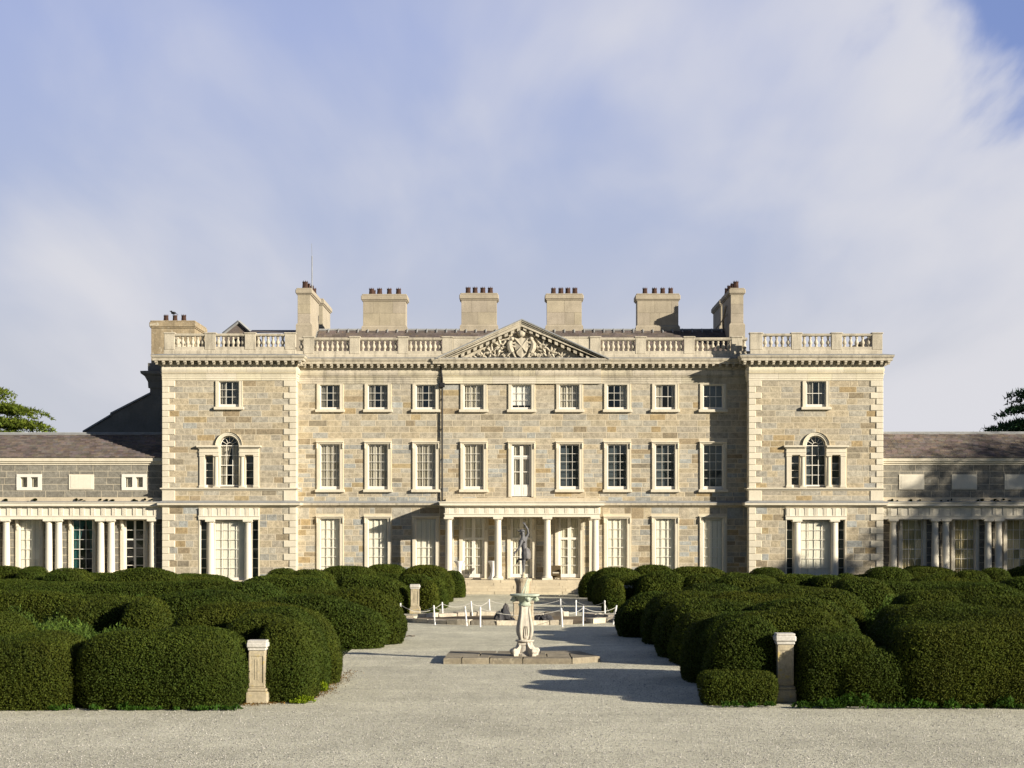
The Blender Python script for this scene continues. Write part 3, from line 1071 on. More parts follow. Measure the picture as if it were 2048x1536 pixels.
def balustrade(px_piers, runs, fx, d, zplin0, zplin1, zrail0, zrail1, zcap, counts, ends=None):
    """piers [(px0, px1)], runs between them filled with balusters"""
    bal = link('balustrade', None, MANSION, (fx((px_piers[0][0] + px_piers[-1][1]) / 2), d, zplin0))
    x0, x1 = (ends or (fx(px_piers[0][0]), fx(px_piers[-1][1])))
    y0, y1 = d + 0.02, d + 0.36
    m = MB()
    m.sweep([(x0, y0), (x1, y0)], [(-0.34, zplin0), (0.06, zplin0), (0.06, zplin0 + (zplin1 - zplin0) * 0.45), (0.0, zplin0 + (zplin1 - zplin0) * 0.62), (0.0, zplin1), (-0.34, zplin1)])
    put('plinth', m, M_WEATHER, bal)
    for (a, b) in px_piers:
        m = MB()
        A, B = fx(a), fx(b)
        t = random.uniform(0.93, 1.06)
        m.box(A, B, y0 - 0.03, y1 + 0.03, zplin0 + 0.3, zrail1 - 0.02, (t, t, t), ch=0.015)
        m.box(A - 0.05, B + 0.05, y0 - 0.08, y1 + 0.08, zrail1 - 0.02, zcap, (t, t, t), ch=0.03)
        put('pier', m, M_WEATHER, bal)
    bm = baluster_mesh(zrail0 - zplin1)
    for (a, b), n in zip(runs, counts):
        A, B = fx(a), fx(b)
        m = MB()
        m.sweep([(A, y0), (B, y0)], [(-0.30, zrail0), (-0.02, zrail0), (0.02, zrail0 + (zrail1 - zrail0) * 0.5), (0.02, zrail1), (-0.34, zrail1)])
        put('rail', m, M_WEATHER, bal)
        for q in range(n):
            inst('baluster', bm, bal, (A + (B - A) * (q + 0.5) / n, (y0 + y1) / 2, zplin1))
    return bal


balustrade([(607, 628), (699, 719.5), (796, 816), (884, 905)], [(597, 607), (628, 699), (719.5, 796), (816, 884)], X0, D0, Z0(717.5), Z0(702), Z0(680.5), Z0(675), Z0(672.5), [1, 7, 7, 7], (XL, X0(905)))
balustrade([(1180, 1201), (1271, 1292), (1368, 1389), (1463, 1484)], [(1201, 1271), (1292, 1368), (1389, 1463), (1484, 1495)], X0, D0, Z0(717.5), Z0(702), Z0(680.5), Z0(675), Z0(672.5), [7, 7, 7, 1], (X0(1180), XR))
# solid parapet behind the pediment
mb = MB()
mb.box(X0(905), X0(1180), D0 + 0.05, D0 + 0.40, Z0(717.5), Z0(676), ch=0.01)
mb.box(X0(905), X0(1180), D0 + 0.0, D0 + 0.44, Z0(676), Z0(673), ch=0.02)
put('parapet', mb, M_WEATHER, MANSION)

# pediment
PED = link('pediment', None, MANSION, (X0(1043.5), DC, Z0(720)))
pxL, pxR, pxA = X0(872), X0(1217), X0(1043.5)
zb, za = Z0(721), Z0(643)
mb = MB()
yf = DC - 0.02
inn = 0.55
mb.add([(pxL + 1.2, yf, zb), (pxR - 1.2, yf, zb), (pxA, yf, za - 0.55), (pxL + 1.2, yf + .35, zb), (pxR - 1.2, yf + .35, zb), (pxA, yf + .35, za - 0.55)],
       [(0, 1, 2), (3, 5, 4), (0, 2, 5, 3), (1, 4, 5, 2), (0, 3, 4, 1)])
put('tympanum', mb, M_WEATHER, PED)
slope = (za - zb) / (pxA - pxL)
for sx in (-1, 1):
    xe = pxL if sx < 0 else pxR
    m = MB()
    # raking cornice: cross sections swept from eave to apex, vertical cuts
    def rake(lo, hi, y0, y1):
        vs = []
        for (xx, zz) in ((xe, zb), (pxA, za)):
            for (yy, dz) in ((y0, lo), (y0, hi), (y1, hi), (y1, lo)):
                vs.append((xx, yy, zz + dz))
        return vs
    for (lo, hi, y0) in ((-0.50, -0.36, DC - 0.17), (-0.36, -0.17, DC - 0.50), (-0.17, -0.06, DC - 0.55), (-0.06, 0.02, DC - 0.62)):
        # the lower mouldings stop where they meet the horizontal cornice
        vs = rake(lo, hi, y0, DC + 0.35)
        k = max(0.0, -hi / slope)
        xs = xe + (k if sx < 0 else -k)
        for q in range(4):
            t = abs(vs[q][0] - xs)
            vs[q] = (xs, vs[q][1], max(vs[q][2] + t * slope, zb - 0.02))
        m.add(vs, [(0, 4, 5, 1), (1, 5, 6, 2), (2, 6, 7, 3), (3, 7, 4, 0), (0, 1, 2, 3), (4, 7, 6, 5)])
    put('raking_cornice', m, M_WEATHER, PED)
    m = MB()
    m.add(rake(0.02, 0.09, DC - 0.66, DC + 0.9), [(0, 4, 5, 1), (1, 5, 6, 2), (2, 6, 7, 3), (3, 7, 4, 0), (0, 1, 2, 3), (4, 7, 6, 5)])
    put('lead_flashing', m, M_LEAD, PED)
    n = 12
    for q in range(n):
        t = 0.17 + (0.965 - 0.17) * q / (n - 1)
        xx = xe + (pxA - xe) * t
        zz = zb + (za - zb) * t - 0.36
        mm = MB()
        w2 = 0.10
        mm.add([(xx + a * w2, yy, zz + (a * w2) * slope * (-sx) + dz) for dz in (0, -0.17) for yy in (DC - 0.44, DC - 0.02) for a in (-1, 1)],
               [(0, 2, 3, 1), (4, 5, 7, 6), (0, 1, 5, 4), (2, 6, 7, 3), (0, 4, 6, 2), (1, 3, 7, 5)])
        put('modillion', mm, M_WEATHER, PED)

# carved coat of arms with supporters and scrolling leaves, in high relief
CARVE = MB()
y = yf - 0.06


def cw(px, py):
    return X0(px), Z0(py)


def scroll(px, py, r, turns, a0, dirn, rad=0.05):
    cx, cz = cw(px, py)
    pts, rr = [], []
    for k in range(22):
        t = k / 21
        q = r * (1 - 0.8 * t)
        a = a0 + dirn * turns * 2 * PI * t
        pts.append((cx + q * math.cos(a), y - 0.05 - 0.10 * t, cz + q * math.sin(a)))
        rr.append(rad * (0.6 + 0.8 * t))
    CARVE.tube(pts, rr, 6)


def leaf(px, py, ang, ln, wd, lift=0.14):
    cx, cz = cw(px, py)
    ca, sa = math.cos(ang), math.sin(ang)
    vs = []
    for t, w in ((0, .25), (.3, 1), (.65, .8), (1, .05)):
        ly = y - lift * math.sin(t * PI * 0.85) - 0.03
        for s, dy in ((-1, 0.03), (0, -0.05), (1, 0.03)):
            vs.append((cx + ca * ln * t - sa * wd * w * s, ly + dy, cz + sa * ln * t + ca * wd * w * s))
    fs = []
    for j in range(3):
        for i in range(2):
            fs.append((j * 3 + i, j * 3 + i + 1, j * 3 + i + 4, j * 3 + i + 3))
    CARVE.add(vs, fs)


cx, cz = cw(1043, 708)
sh = [(-0.42, 0.95), (-0.40, 0.30), (-0.26, -0.05), (0, -0.28), (0.26, -0.05), (0.40, 0.30), (0.42, 0.95), (0.2, 0.88), (0, 0.98), (-0.2, 0.88)]
n = len(sh)
vs = [(cx + a, y - 0.22, cz + b) for a, b in sh] + [(cx + a * 1.06, y + 0.06, cz + b * 1.04) for a, b in sh] + [(cx, y - 0.32, cz + 0.4)]
CARVE.add(vs, [(i, (i + 1) % n, 2 * n) for i in range(n)] + [(i, n + i, n + (i + 1) % n, (i + 1) % n) for i in range(n)])
CARVE.tube([(cx - .40, y - .26, cz + .9), (cx + .30, y - .30, cz + .05)], 0.045)
CARVE.tube([(cx + .40, y - .26, cz + .9), (cx - .30, y - .30, cz + .05)], 0.045)
put('shield', CARVE, M_WEATHER, PED)
CARVE = MB()
hx, hz = cw(1043, 668)
CARVE.ball((hx, y - 0.16, hz), (0.24, 0.2, 0.22), 10, 7)
for q in range(7):
    a = PI * (q + 0.5) / 7
    CARVE.ball((hx + 0.42 * math.cos(a), y - 0.14, hz + 0.10 + 0.26 * math.sin(a)), (0.10, 0.12, 0.13), 8, 6)
put('crest', CARVE, M_WEATHER, PED)
for sx in (-1, 1):
    CARVE = MB()
    def mx(px):
        return 1043 + sx * (px - 1043)
    # rearing supporters
    pts = [(1062, 706), (1066, 697), (1067, 689), (1064, 682)]
    CARVE.tube([(cw(mx(a), b)[0], y - 0.18, cw(mx(a), b)[1]) for a, b in pts], [0.16, 0.19, 0.17, 0.10], 8)
    c2 = cw(mx(1062), 679)
    CARVE.ball((c2[0], y - 0.22, c2[1]), (0.15, 0.15, 0.13), 8, 6)
    for a, b, c_, d_ in ((1064, 689, 1054, 686), (1064, 693, 1054, 695), (1064, 704, 1071, 713), (1060, 706, 1056, 715)):
        p, q = cw(mx(a), b), cw(mx(c_), d_)
        CARVE.tube([(p[0], y - 0.22, p[1]), (q[0], y - 0.20, q[1])], [0.075, 0.05], 6)
    put('supporter', CARVE, M_WEATHER, PED)
    CARVE = MB()
    scroll(mx(1084), 695, 0.36, 1.5, 1.2, sx, 0.06)
    scroll(mx(1102), 706, 0.27, 1.4, 2.6, -sx, 0.05)
    scroll(mx(1121), 713, 0.16, 1.3, 0.8, sx, 0.04)
    scroll(mx(1076), 712, 0.18, 1.2, 3.0, sx, 0.045)
    for (px, py, ang, ln, wd) in ((1084, 695, 2.2, .62, .10), (1084, 695, 1.3, .60, .10), (1084, 695, .55, .55, .10), (1084, 695, -.3, .5, .10), (1084, 695, -1.1, .5, .10), (1084, 695, 3.2, .45, .09),
                                  (1102, 706, 1.5, .50, .09), (1102, 706, .7, .45, .09), (1102, 706, -.1, .5, .09), (1102, 706, 2.4, .4, .08), (1102, 706, -1.0, .4, .08), (1121, 713, 1.2, .3, .07),
                                  (1121, 713, .4, .35, .07), (1121, 713, 2.2, .3, .06), (1132, 717, .6, .3, .05), (1136, 718, .2, .3, .05), (1072, 714, .3, .4, .08), (1072, 714, 1.8, .3, .07),
                                  (1093, 714, .4, .35, .07), (1093, 714, 2.3, .35, .07), (1110, 717, .3, .35, .06), (1051, 716, .2, .4, .07), (1058, 664, .4, .4, .08), (1060, 670, -.3, .4, .08), (1055, 660, 1.0, .3, .07)):
        leaf(mx(px), py, ang if sx > 0 else PI - ang, ln, wd)
    tag(put('carved_foliage', CARVE, M_WEATHER, PED), kind='stuff')

# downpipe
mb = MB()
xd = X0(884.5)
mb.tube([(xd - 0.42, D0 - 0.5, Z0(717)), (xd - 0.36, D0 - 0.62, Z0(722)), (xd - 0.1, D0 - 0.3, Z0(735)), (xd - 0.05, D0 - 0.20, Z0(741)), (xd, D0 - 0.24, Z0(756)), (xd, D0 - 0.14, Z0(769)), (xd, D0 - 0.14, Z0(1001))], 0.055, 8)
for py in (800, 860, 920, 980):
    mb.lathe(xd, D0 - 0.14, [(0.07, Z0(py)), (0.07, Z0(py - 3))], 8)
mb.box(xd - 0.16, xd + 0.16, D0 - 0.30, D0 - 0.06, Z0(775), Z0(766), ch=0.02)
put('downpipe', mb, M_IRON, MANSION)

# main roof: a low slated slope with a flat lead deck behind
mb = MB()
za, zr = Z0(712), PZ(661, 120)
nrow = 14
for r in range(nrow):
    t0, t1 = r / nrow, (r + 1) / nrow
    ya, yb = 116.2 + 3.8 * t0, 116.2 + 3.8 * t1
    zaa, zbb = za + (zr - za) * t0, za + (zr - za) * t1
    x = XL + 1.0
    while x < XR - 1.0:
        w = random.uniform(0.35, 0.55)
        q = random.uniform(0.75, 1.2)
        e = random.uniform(0, 0.02)
        mb.add([(x, ya - 0.05, zaa + 0.03 + e), (x + w, ya - 0.05, zaa + 0.03 + e), (x + w, yb, zbb + 0.005), (x, yb, zbb + 0.005), (x, ya - 0.05, zaa - 0.02), (x + w, ya - 0.05, zaa - 0.02)],
               [(0, 1, 2, 3), (4, 5, 1, 0)], (q, q * random.uniform(.95, 1.02), q))
        x += w
tag(put('slates', mb, M_SLATE, MANSION), kind='stuff')
mb = MB()
mb.box(XL, XR, D0 + 0.4, 116.25, Z0(717), Z0(712) - 0.02)
mb.add([(XL, 116.2, za - 0.03), (XR, 116.2, za - 0.03), (XR, 120.0, zr - 0.03), (XL, 120.0, zr - 0.03)], [(0, 1, 2, 3)])
mb.box(XL, XR, 120.0, YB, zr - 0.5, zr - 0.02)
mb.tube([(XL + 1, 120.0, zr + 0.03), (XR - 1, 120.0, zr + 0.03)], 0.09, 6)
x = XL + 1.6
while x < XR - 1:
    mb.tube([(x, 119.6, zr - 0.16), (x, 120.0, zr + 0.09), (x, 126, zr + 0.1)], 0.05, 5)
    x += 0.62
put('roof', mb, M_LEAD, MANSION)


# chimneys
def pot_mesh():
    def shape(m):
        m.lathe(0, 0, [(0.19, 0), (0.185, 0.05), (0.17, 0.08), (0.15, 0.30), (0.165, 0.33), (0.165, 0.37), (0.10, 0.37), (0.09, 0.1)], 8, cap=False)
        for k in range(8):
            a = 2 * PI * k / 8
            m.add([(math.cos(a + s) * 0.16, math.sin(a + s) * 0.16, z) for s, z in ((-.22, .36), (.22, .36), (0, .45))], [(0, 1, 2)])
    return unit(shape, M_POT, 'chimney_pot')


POT = pot_mesh()


def chimney(px0, px1, d, dep, ycap0, ycap1, ybase, zbot, pots, cap_out=0.12, mat=None, flare=True, pot_scale=1.0, blocks=True):
    mat = mat or M_CHIM
    x0, x1 = PX(px0, d), PX(px1, d)
    zc1, zc0, zb = PZ(ycap0, d), PZ(ycap1, d), PZ(ybase, d)
    m = MB()
    m.box(x0 + 0.012, x1 - 0.012, d + 0.012, d + dep - 0.012, zbot, zc0)
    m.box(x0 - cap_out, x1 + cap_out, d - cap_out, d + dep + cap_out, zc0, zc0 + (zc1 - zc0) * 0.75, ch=0.03)
    m.box(x0 - cap_out * 0.5, x1 + cap_out * 0.5, d - cap_out * 0.5, d + dep + cap_out * 0.5, zc0 + (zc1 - zc0) * 0.75, zc1, ch=0.03)
    m.box(x0 - cap_out * 0.45, x1 + cap_out * 0.45, d - cap_out * 0.45, d + dep + cap_out * 0.45, zc0 - 0.07, zc0, ch=0.01)
    if flare:
        m.sweep([(x0, d + dep), (x0, d), (x1, d), (x1, d + dep)], [(-0.05, zb), (0.09, zb), (0.09, zb + 0.04), (0.01, zb + 0.15), (-0.05, zb + 0.15)])
        m.box(x0 - 0.09, x1 + 0.09, d - 0.09, d + dep + 0.09, zbot, zb + 0.001)
    ch = put('chimney', m, mat, MANSION)
    if blocks:
        zt, z = zc0 - 0.07, zb + (0.15 if flare else 0)
        rows = max(2, round((zt - z) / 0.62))
        for r in range(rows):
            a, b = z + (zt - z) * r / rows, z + (zt - z) * (r + 1) / rows
            x = x0
            while x < x1 - 1e-3:
                w = random.uniform(0.6, 1.25)
                if x1 - x - w < 0.4:
                    w = x1 - x
                q = random.uniform(0.88, 1.08)
                s = MB()
                s.box(x + 0.005, x + w - 0.005, d - 0.004, d + 0.3, a + 0.005, b - 0.005, (q, q, q * random.uniform(.93, 1.05)), ch=0.006)
                put('ashlar_block', s, mat, ch)
                x += w
    for (a, off, sc) in pots:
        inst('chimney_pot', POT, ch, (PX(a, d + 0.5), d + off, zc1 - 0.01), (sc * pot_scale, sc * pot_scale, sc * pot_scale * 1.15), (0, 0, random.uniform(0, 1)))
    return ch


PS = 1.0
chimney(726, 811.5, 120, 1.6, 588, 600, 655.5, 15.8, [(742.5, .8, 1), (758.5, .8, 1), (778, .8, 1), (796.5, .8, 1), (745, 1.35, .9)], pot_scale=PS)
chimney(922.5, 993.5, 120, 1.6, 586, 598, 653.5, 15.8, [(936, .8, 1), (950, .8, 1), (965.5, .8, 1), (980.5, .8, 1)], pot_scale=PS)
chimney(1093.5, 1163.5, 120, 1.6, 587, 598, 654, 15.8, [(1107, .8, 1), (1122, .8, 1), (1136, .8, 1), (1150, .8, 1)], pot_scale=PS)
chimney(1274.5, 1357, 120, 1.6, 587, 599, 655, 15.8, [(1290.5, .8, 1), (1309.5, .8, 1), (1326, .8, 1), (1342, .8, 1)], pot_scale=PS)
CH_L = chimney(595, 621, 117.2, 5.0, 576, 587, 651, 14.0, [(610, .6, 1.12), (612, 1.5, 1.1), (615, 2.6, 1.1), (617, 3.6, 1.0)], pot_scale=0.95)
chimney(624, 645.5, 124.2, 5.0, 597, 608, 655, 14.0, [])
CH_R = chimney(1461.5, 1487, 117.2, 5.0, 576, 587, 651, 14.0, [(1472, .6, 1.12), (1470, 1.5, 1.1), (1467, 2.6, 1.1), (1465, 3.6, 1.0)], pot_scale=0.95)
chimney(1441.5, 1464, 124.2, 5.0, 598, 609, 655, 14.0, [])
mb = MB()
mb.tube([(PX(1452, 119), 119, PZ(612, 119)), (PX(1446, 119.5), 119.5, PZ(640, 119.5)), (PX(1447, 120), 120, PZ(660, 120))], 0.07, 6)
mb.tube([(PX(1453, 119), 119, PZ(630, 119)), (PX(1430, 121), 121, PZ(660, 121))], 0.035, 6)
put('flue_pipe', mb, M_CHIM, MANSION)
mb = MB()
xm = PX(624, 118.4)
mb.tube([(xm, 118.4, PZ(590, 118.4)), (xm, 118.4, PZ(512, 118.4))], 0.032, 6)
mb.tube([(xm, 118.4, PZ(512, 118.4)), (xm - 0.02, 118.4, PZ(487, 118.4))], 0.012, 5)
tag(put('aerial_mast', mb, M_LEAD), 'thin grey aerial mast rising beside the tall left chimney', 'aerial')

# ------------------------------------------------------------------ the two pavilions
PYB = 133.0


def pavilion(sgn):
    """sgn -1: left, +1: right"""
    cx = 458.2 if sgn < 0 else 1631.8
    out, inn = (326, 591) if sgn < 0 else (1764.5, 1499)
    xo, xi = XP(out), XP(inn)
    x0, x1 = min(xo, xi), max(xo, xi)
    C = XP(cx)
    u = DP / F
    ops = []
    hw = 18.2 * u + 0.06
    ops.append((C - hw, C + hw, ZP(814), ZP(762.8), 't'))
    zs_, zb_ = ZP(891), ZP(975.5)
    ri, ro = 18.8 * u + 0.03, 26.7 * u
    ops.append((C - ri, C + ri, zb_, zs_ + ri, 'a'))
    for s in (-1, 1):
        a, b = C + s * 32.0 * u, C + s * 49.0 * u
        ops.append((min(a, b), max(a, b), zb_, ZP(908), 's'))
    ops.append((C - 58.5 * u, C + 58.5 * u, 0.75, ZP(1039.5), 'g'))
    mb = MB()
    wall_grid(mb, x0, x1, -0.2, ZP(709), DP, ops)
    # spandrels of the arch
    n = 12
    for s in (-1, 1):
        pts = [(C + s * ri * math.cos(PI / 2 * k / n), zs_ + ri * math.sin(PI / 2 * k / n)) for k in range(n + 1)]
        for k in range(n):
            a, b = pts[k], pts[k + 1]
            mb.quad((a[0], DP, a[1]), (b[0], DP, b[1]), (b[0], DP, zs_ + ri), (a[0], DP, zs_ + ri))
            mb.quad((a[0], DP, a[1]), (a[0], DP + .46, a[1]), (b[0], DP + .46, b[1]), (b[0], DP, b[1]))
    # side walls and back
    for xx in (x0, x1):
        mb.quad((xx, DP, -0.2), (xx, PYB, -0.2), (xx, PYB, ZP(709)), (xx, DP, ZP(709)))
    W = put('wall', mb, M_MORTAR, MANSION, (C, DP, 0))
    mb = MB()
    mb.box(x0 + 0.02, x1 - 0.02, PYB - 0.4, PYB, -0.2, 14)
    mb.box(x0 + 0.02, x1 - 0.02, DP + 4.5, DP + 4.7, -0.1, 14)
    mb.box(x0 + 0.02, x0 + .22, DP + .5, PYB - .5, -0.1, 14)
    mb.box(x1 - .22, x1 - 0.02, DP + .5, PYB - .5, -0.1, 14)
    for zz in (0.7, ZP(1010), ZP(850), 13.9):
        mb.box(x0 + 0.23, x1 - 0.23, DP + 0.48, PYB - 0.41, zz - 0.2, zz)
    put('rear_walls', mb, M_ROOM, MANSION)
    qx = 13 * u
    A = min(XP(out - sgn * 1), xi), max(XP(out), xi)
    s0, s1 = x0 + 12.5 * u, x1 - 12.5 * u
    bl = [(C - hw - 0.2, C + hw + 0.2, ZP(820), ZP(760)),
          (C - 62 * u, C - 20 * u, zb_, ZP(897)), (C + 20 * u, C + 62 * u, zb_, ZP(897)), (C - 21 * u, C + 21 * u, zb_, zs_),
          (C - 61 * u, C + 61 * u, 0.0, ZP(1015))]
    zq_up = lin(ZP(978), ZP(761), 18)
    # blocks where the long quoins stand
    qb = []
    zq_lo = [ZP(1015) - (ZP(1015) - 0.35) * k / 12 for k in range(13)][::-1]
    for k in range(18):
        if (17 - k) % 2 == 0:
            for (a, b) in ((x0, x0 + 24.5 * u), (x1 - 24.5 * u, x1)):
                qb.append((a, b, zq_up[k], zq_up[k + 1]))
    for k in range(12):
        if (11 - k) % 2 == 1:
            for (a, b) in ((x0, x0 + 24.5 * u), (x1 - 24.5 * u, x1)):
                qb.append((a, b, zq_lo[k], zq_lo[k + 1]))
    qb += [(x0, x0 + 24.5 * u, ZP(1002), ZP(980)), (x1 - 24.5 * u, x1, ZP(1002), ZP(980))]
    lay_stones(W, s0, s1, zq_up, DP, bl + qb, 0.55, 1.5, 0.03, arches=[(C, zs_, ri, ro)])
    lay_stones(W, s0, s1, lin(ZP(1001.5), ZP(981), 2), DP, bl + qb, 0.7, 1.3, 0.04)
    lay_stones(W, s0, s1, zq_lo, DP, bl + qb, 0.42, 1.0, 0.14)
    for side, xx in ((-1, x0), (1, x1)):
        quoins(W, xx, side, DP, zq_up, 24 * u, 12.5 * u, start_long=(17 % 2 == 0))
        quoins(W, xx, side, DP, zq_lo, 24 * u, 12.5 * u, start_long=(11 % 2 == 1))
        m = MB()
        a, b = (xx - 0.055, xx + 24 * u) if side < 0 else (xx - 24 * u, xx + 0.055)
        m.box(a, b, DP - 0.055, DP + 0.5, ZP(1001.5), ZP(981), ch=0.02)
        put('quoin', m, M_TRIM, W)
    # small window under the architrave
    w = sash(MANSION, C, 36.0 * u, ZP(808.5), ZP(764.5), DP, 3, 3 if sgn < 0 else 2, 'sides' if sgn < 0 else 'sides', meet=sgn > 0)
    a, b, c, e, _ = ops[0]
    surround(w, a, b, c, e, DP, 0.165, 0.03)
    # Venetian window: arched middle light between narrow side lights
    dv = 0.22
    gw = 36.6 * u
    gx0, gx1 = C - gw / 2, C + gw / 2
    y = DP + dv
    m = MB()
    zb2 = ZP(969.5)
    m.box(gx0 - .06, gx0, y, y + .06, zb2 - .1, zs_)
    m.box(gx1, gx1 + .06, y, y + .06, zb2 - .1, zs_)
    m.box(gx0, gx1, y + .001, y + .059, zb2 - .1, zb2)
    for k in (1, 2):
        xx = gx0 + gw * k / 3
        m.box(xx - .016, xx + .016, y + .012, y + .05, zb2, zs_)
    for k in range(1, 5):
        zz = zb2 + (zs_ - zb2) * k / 4.0
        q = .045 if k in (2, 4) else .032
        m.box(gx0, gx1, y + .009, y + .053, zz - q / 2, zz + q / 2)
    rg = gw / 2
    arc = [(C + rg * math.cos(PI * k / 16), y + .03, zs_ + rg * math.sin(PI * k / 16)) for k in range(17)]
    m.tube(arc, .032, 6)
    r2 = gw / 6
    m.tube([(C + r2 * math.cos(PI * k / 12), y + .03, zs_ + r2 * math.sin(PI * k / 12)) for k in range(13)], .018, 5)
    for k in range(1, 6):
        t = PI * k / 6
        m.tube([(C + r2 * math.cos(t), y + .03, zs_ + r2 * math.sin(t)), (C + rg * math.cos(t), y + .03, zs_ + rg * math.sin(t))], .016, 4)
    w = put('arched_window', m, M_PAINT, MANSION)
    for i in range(3):
        for k in range(4):
            pane(w, gx0 + gw * i / 3, gx0 + gw * (i + 1) / 3, zb2 + (zs_ - zb2) * k / 4, zb2 + (zs_ - zb2) * (k + 1) / 4, y + .03)
    for k in range(6):
        t0, t1 = PI * k / 6, PI * (k + 1) / 6
        tm = (t0 + t1) / 2
        m = MB()
        m.add([(C + r * math.cos(t), y + .03, zs_ + r * math.sin(t)) for r, t in ((r2, t0), (rg, t0), (rg, tm), (rg, t1), (r2, t1))], [(0, 1, 2, 3, 4)])
        put('fan_pane', m, M_GLASS, w)
    fill_window(w, gx0, gx1, zb2, zs_ + (0.05 if sgn < 0 else 0), y + .18, 'parted' if sgn < 0 else 'dark')
    # archivolt
    m = MB()
    prof = [(ri - .0, DP + .10), (ri - .0, DP - .05), (ri + .10, DP - .05), (ri + .10, DP - .08), (ri + .20, DP - .08), (ri + .20, DP - .12), (ro, DP - .14), (ro, DP + .10)]
    vs, fs = [], []
    n = 20
    for k in range(n + 1):
        t = PI * k / n
        for (r, yy) in prof:
            vs.append((C + r * math.cos(t), yy, zs_ + r * math.sin(t)))
    q = len(prof)
    for k in range(n):
        for j in range(q - 1):
            fs.append((k * q + j, k * q + j + 1, (k + 1) * q + j + 1, (k + 1) * q + j))
    m.add(vs, fs)
    put('archivolt', m, M_TRIM, w)
    for s in (-1, 1):
        # entablature over a side light, its two supports
        a, b = sorted((C + s * 59.5 * u, C + s * 20.3 * u))
        m = MB()
        z1, z2, z3 = ZP(910), ZP(897), ZP(891)
        m.box(a, b, DP - .10, DP + .36, z1, z2, ch=.012)
        m.box(a - .03, b + .03, DP - .13, DP + .362, z1 + (z2 - z1) * .42, z1 + (z2 - z1) * .5)
        m.box(a - .05, b + .0, DP - .16, DP + .30, z2, z2 + .06) if s < 0 else m.box(a, b + .05, DP - .16, DP + .30, z2, z2 + .06)
        m.box(a - .16 * (s < 0), b + .16 * (s > 0), DP - .26, DP + .30, z2 + .06, z3, ch=.02)
        put('lintel', m, M_TRIM, w)
        m = MB()
        p0, p1 = sorted((C + s * 59 * u, C + s * 49 * u))
        m.box(p0, p1, DP - .08, DP + .36, zb_, z1 + .001, ch=.012)
        m.box(p0 - .04, p1 + .04, DP - .12, DP + .30, zb_, zb_ + .14, ch=.02)
        m.box(p0 - .03, p1 + .03, DP - .11, DP + .30, z1 - .10, z1 - .002, ch=.02)
        put('pilaster', m, M_TRIM, w)
        m = MB()
        column_mb(m, C + s * 26.0 * u, DP + .06, zb_, z1, 4.6 * u, True, 14)
        put('column', m, M_TRIM, w)
        m = MB()
        k0, k1 = sorted((C + s * 32.3 * u, C + s * 20.5 * u))
        m.box(k0, k1, DP + .21, DP + .45, zb_, z1)
        put('jamb', m, M_TRIM, w)
        # side light itself
        cxs = C + s * 40.4 * u
        sw = sash(MANSION, cxs, 14.6 * u, zb2, ZP(911.5), DP, 1, 4, 'dark', meet=False, deep=dv)
    # sill band
    m = MB()
    ov = 0.10
    m.sweep([(x0, PYB), (x0, DP), (x1, DP), (x1, D0 + (0 if True else 0))] if sgn < 0 else [(x0, D0), (x0, DP), (x1, DP), (x1, PYB)],
            [(-.02, ZP(981)), (.06, ZP(981)), (.08, ZP(979)), (.16, ZP(978)), (.16, ZP(976)), (-.02, ZP(974.8))])
    put('sill_band', m, M_TRIM, MANSION)
    path = [(x0, PYB), (x0, DP), (x1, DP), (x1, D0)] if sgn < 0 else [(x0, D0), (x0, DP), (x1, DP), (x1, PYB)]
    m = MB()
    m.sweep(path, [(-0.05, ZP(1015)), (0.03, ZP(1015)), (0.10, ZP(1013)), (0.24, ZP(1011)), (0.30, ZP(1010)), (0.30, ZP(1006)), (0.03, ZP(1002.5)), (-0.05, ZP(1002.5))])
    put('string_course', m, M_TRIM, MANSION)
    m = MB()
    m.sweep(path, [(0.035, ZP(1002.4)), (0.31, ZP(1005.8)), (0.325, ZP(1005.8)), (0.325, ZP(1005.0)), (0.035, ZP(1001.2))])
    put('lead_flashing', m, M_LEAD, MANSION)
    # tripartite ground floor window
    m = MB()
    f0, f1 = C - 61 * u, C + 61 * u
    z0_, z1_, z2_ = ZP(1039.5), ZP(1033), ZP(1016)
    m.box(f0, f1, DP - .10, DP + .44, z0_, z1_, ch=.01)
    m.box(f0 - .02, f1 + .02, DP - .14, DP + .2, z1_ - .0, z1_ + .045)
    m.box(f0 + .01, f1 - .01, DP - .09, DP + .43, z1_ + .045, z2_)
    en = put('window_entablature', m, M_PALE, MANSION)
    triglyphs(en, f0 + .17, f1 - .17, 7, DP - .09, z1_ + .045, z2_, .27)
    for s in (-1, 1):
        m = MB()
        column_mb(m, C + s * 37.6 * u, DP + .10, 0.55, z0_, 7.4 * u, True, 18)
        put('column', m, M_PALE, MANSION)
        m = MB()
        k0, k1 = sorted((C + s * 45.0 * u, C + s * 29.5 * u))
        m.box(k0, k1, DP + .30, DP + .45, 0.6, z0_)
        k0, k1 = sorted((C + s * 58.4 * u, C + s * 60.6 * u))
        m.box(k0, k1, DP - .03, DP + .40, 0.6, z0_)
        put('jamb', m, M_TRIM, MANSION)
        sash(MANSION, C + s * 51.7 * u, 11.0 * u, ZP(1155), ZP(1041), DP, 1, 6, 'dark', meet=False, deep=dv, rim=.04)
    w = sash(MANSION, C, 57.5 * u, ZP(1155), ZP(1041.5), DP, 4, 6, 'shutter', meet=True, deep=dv + .0)
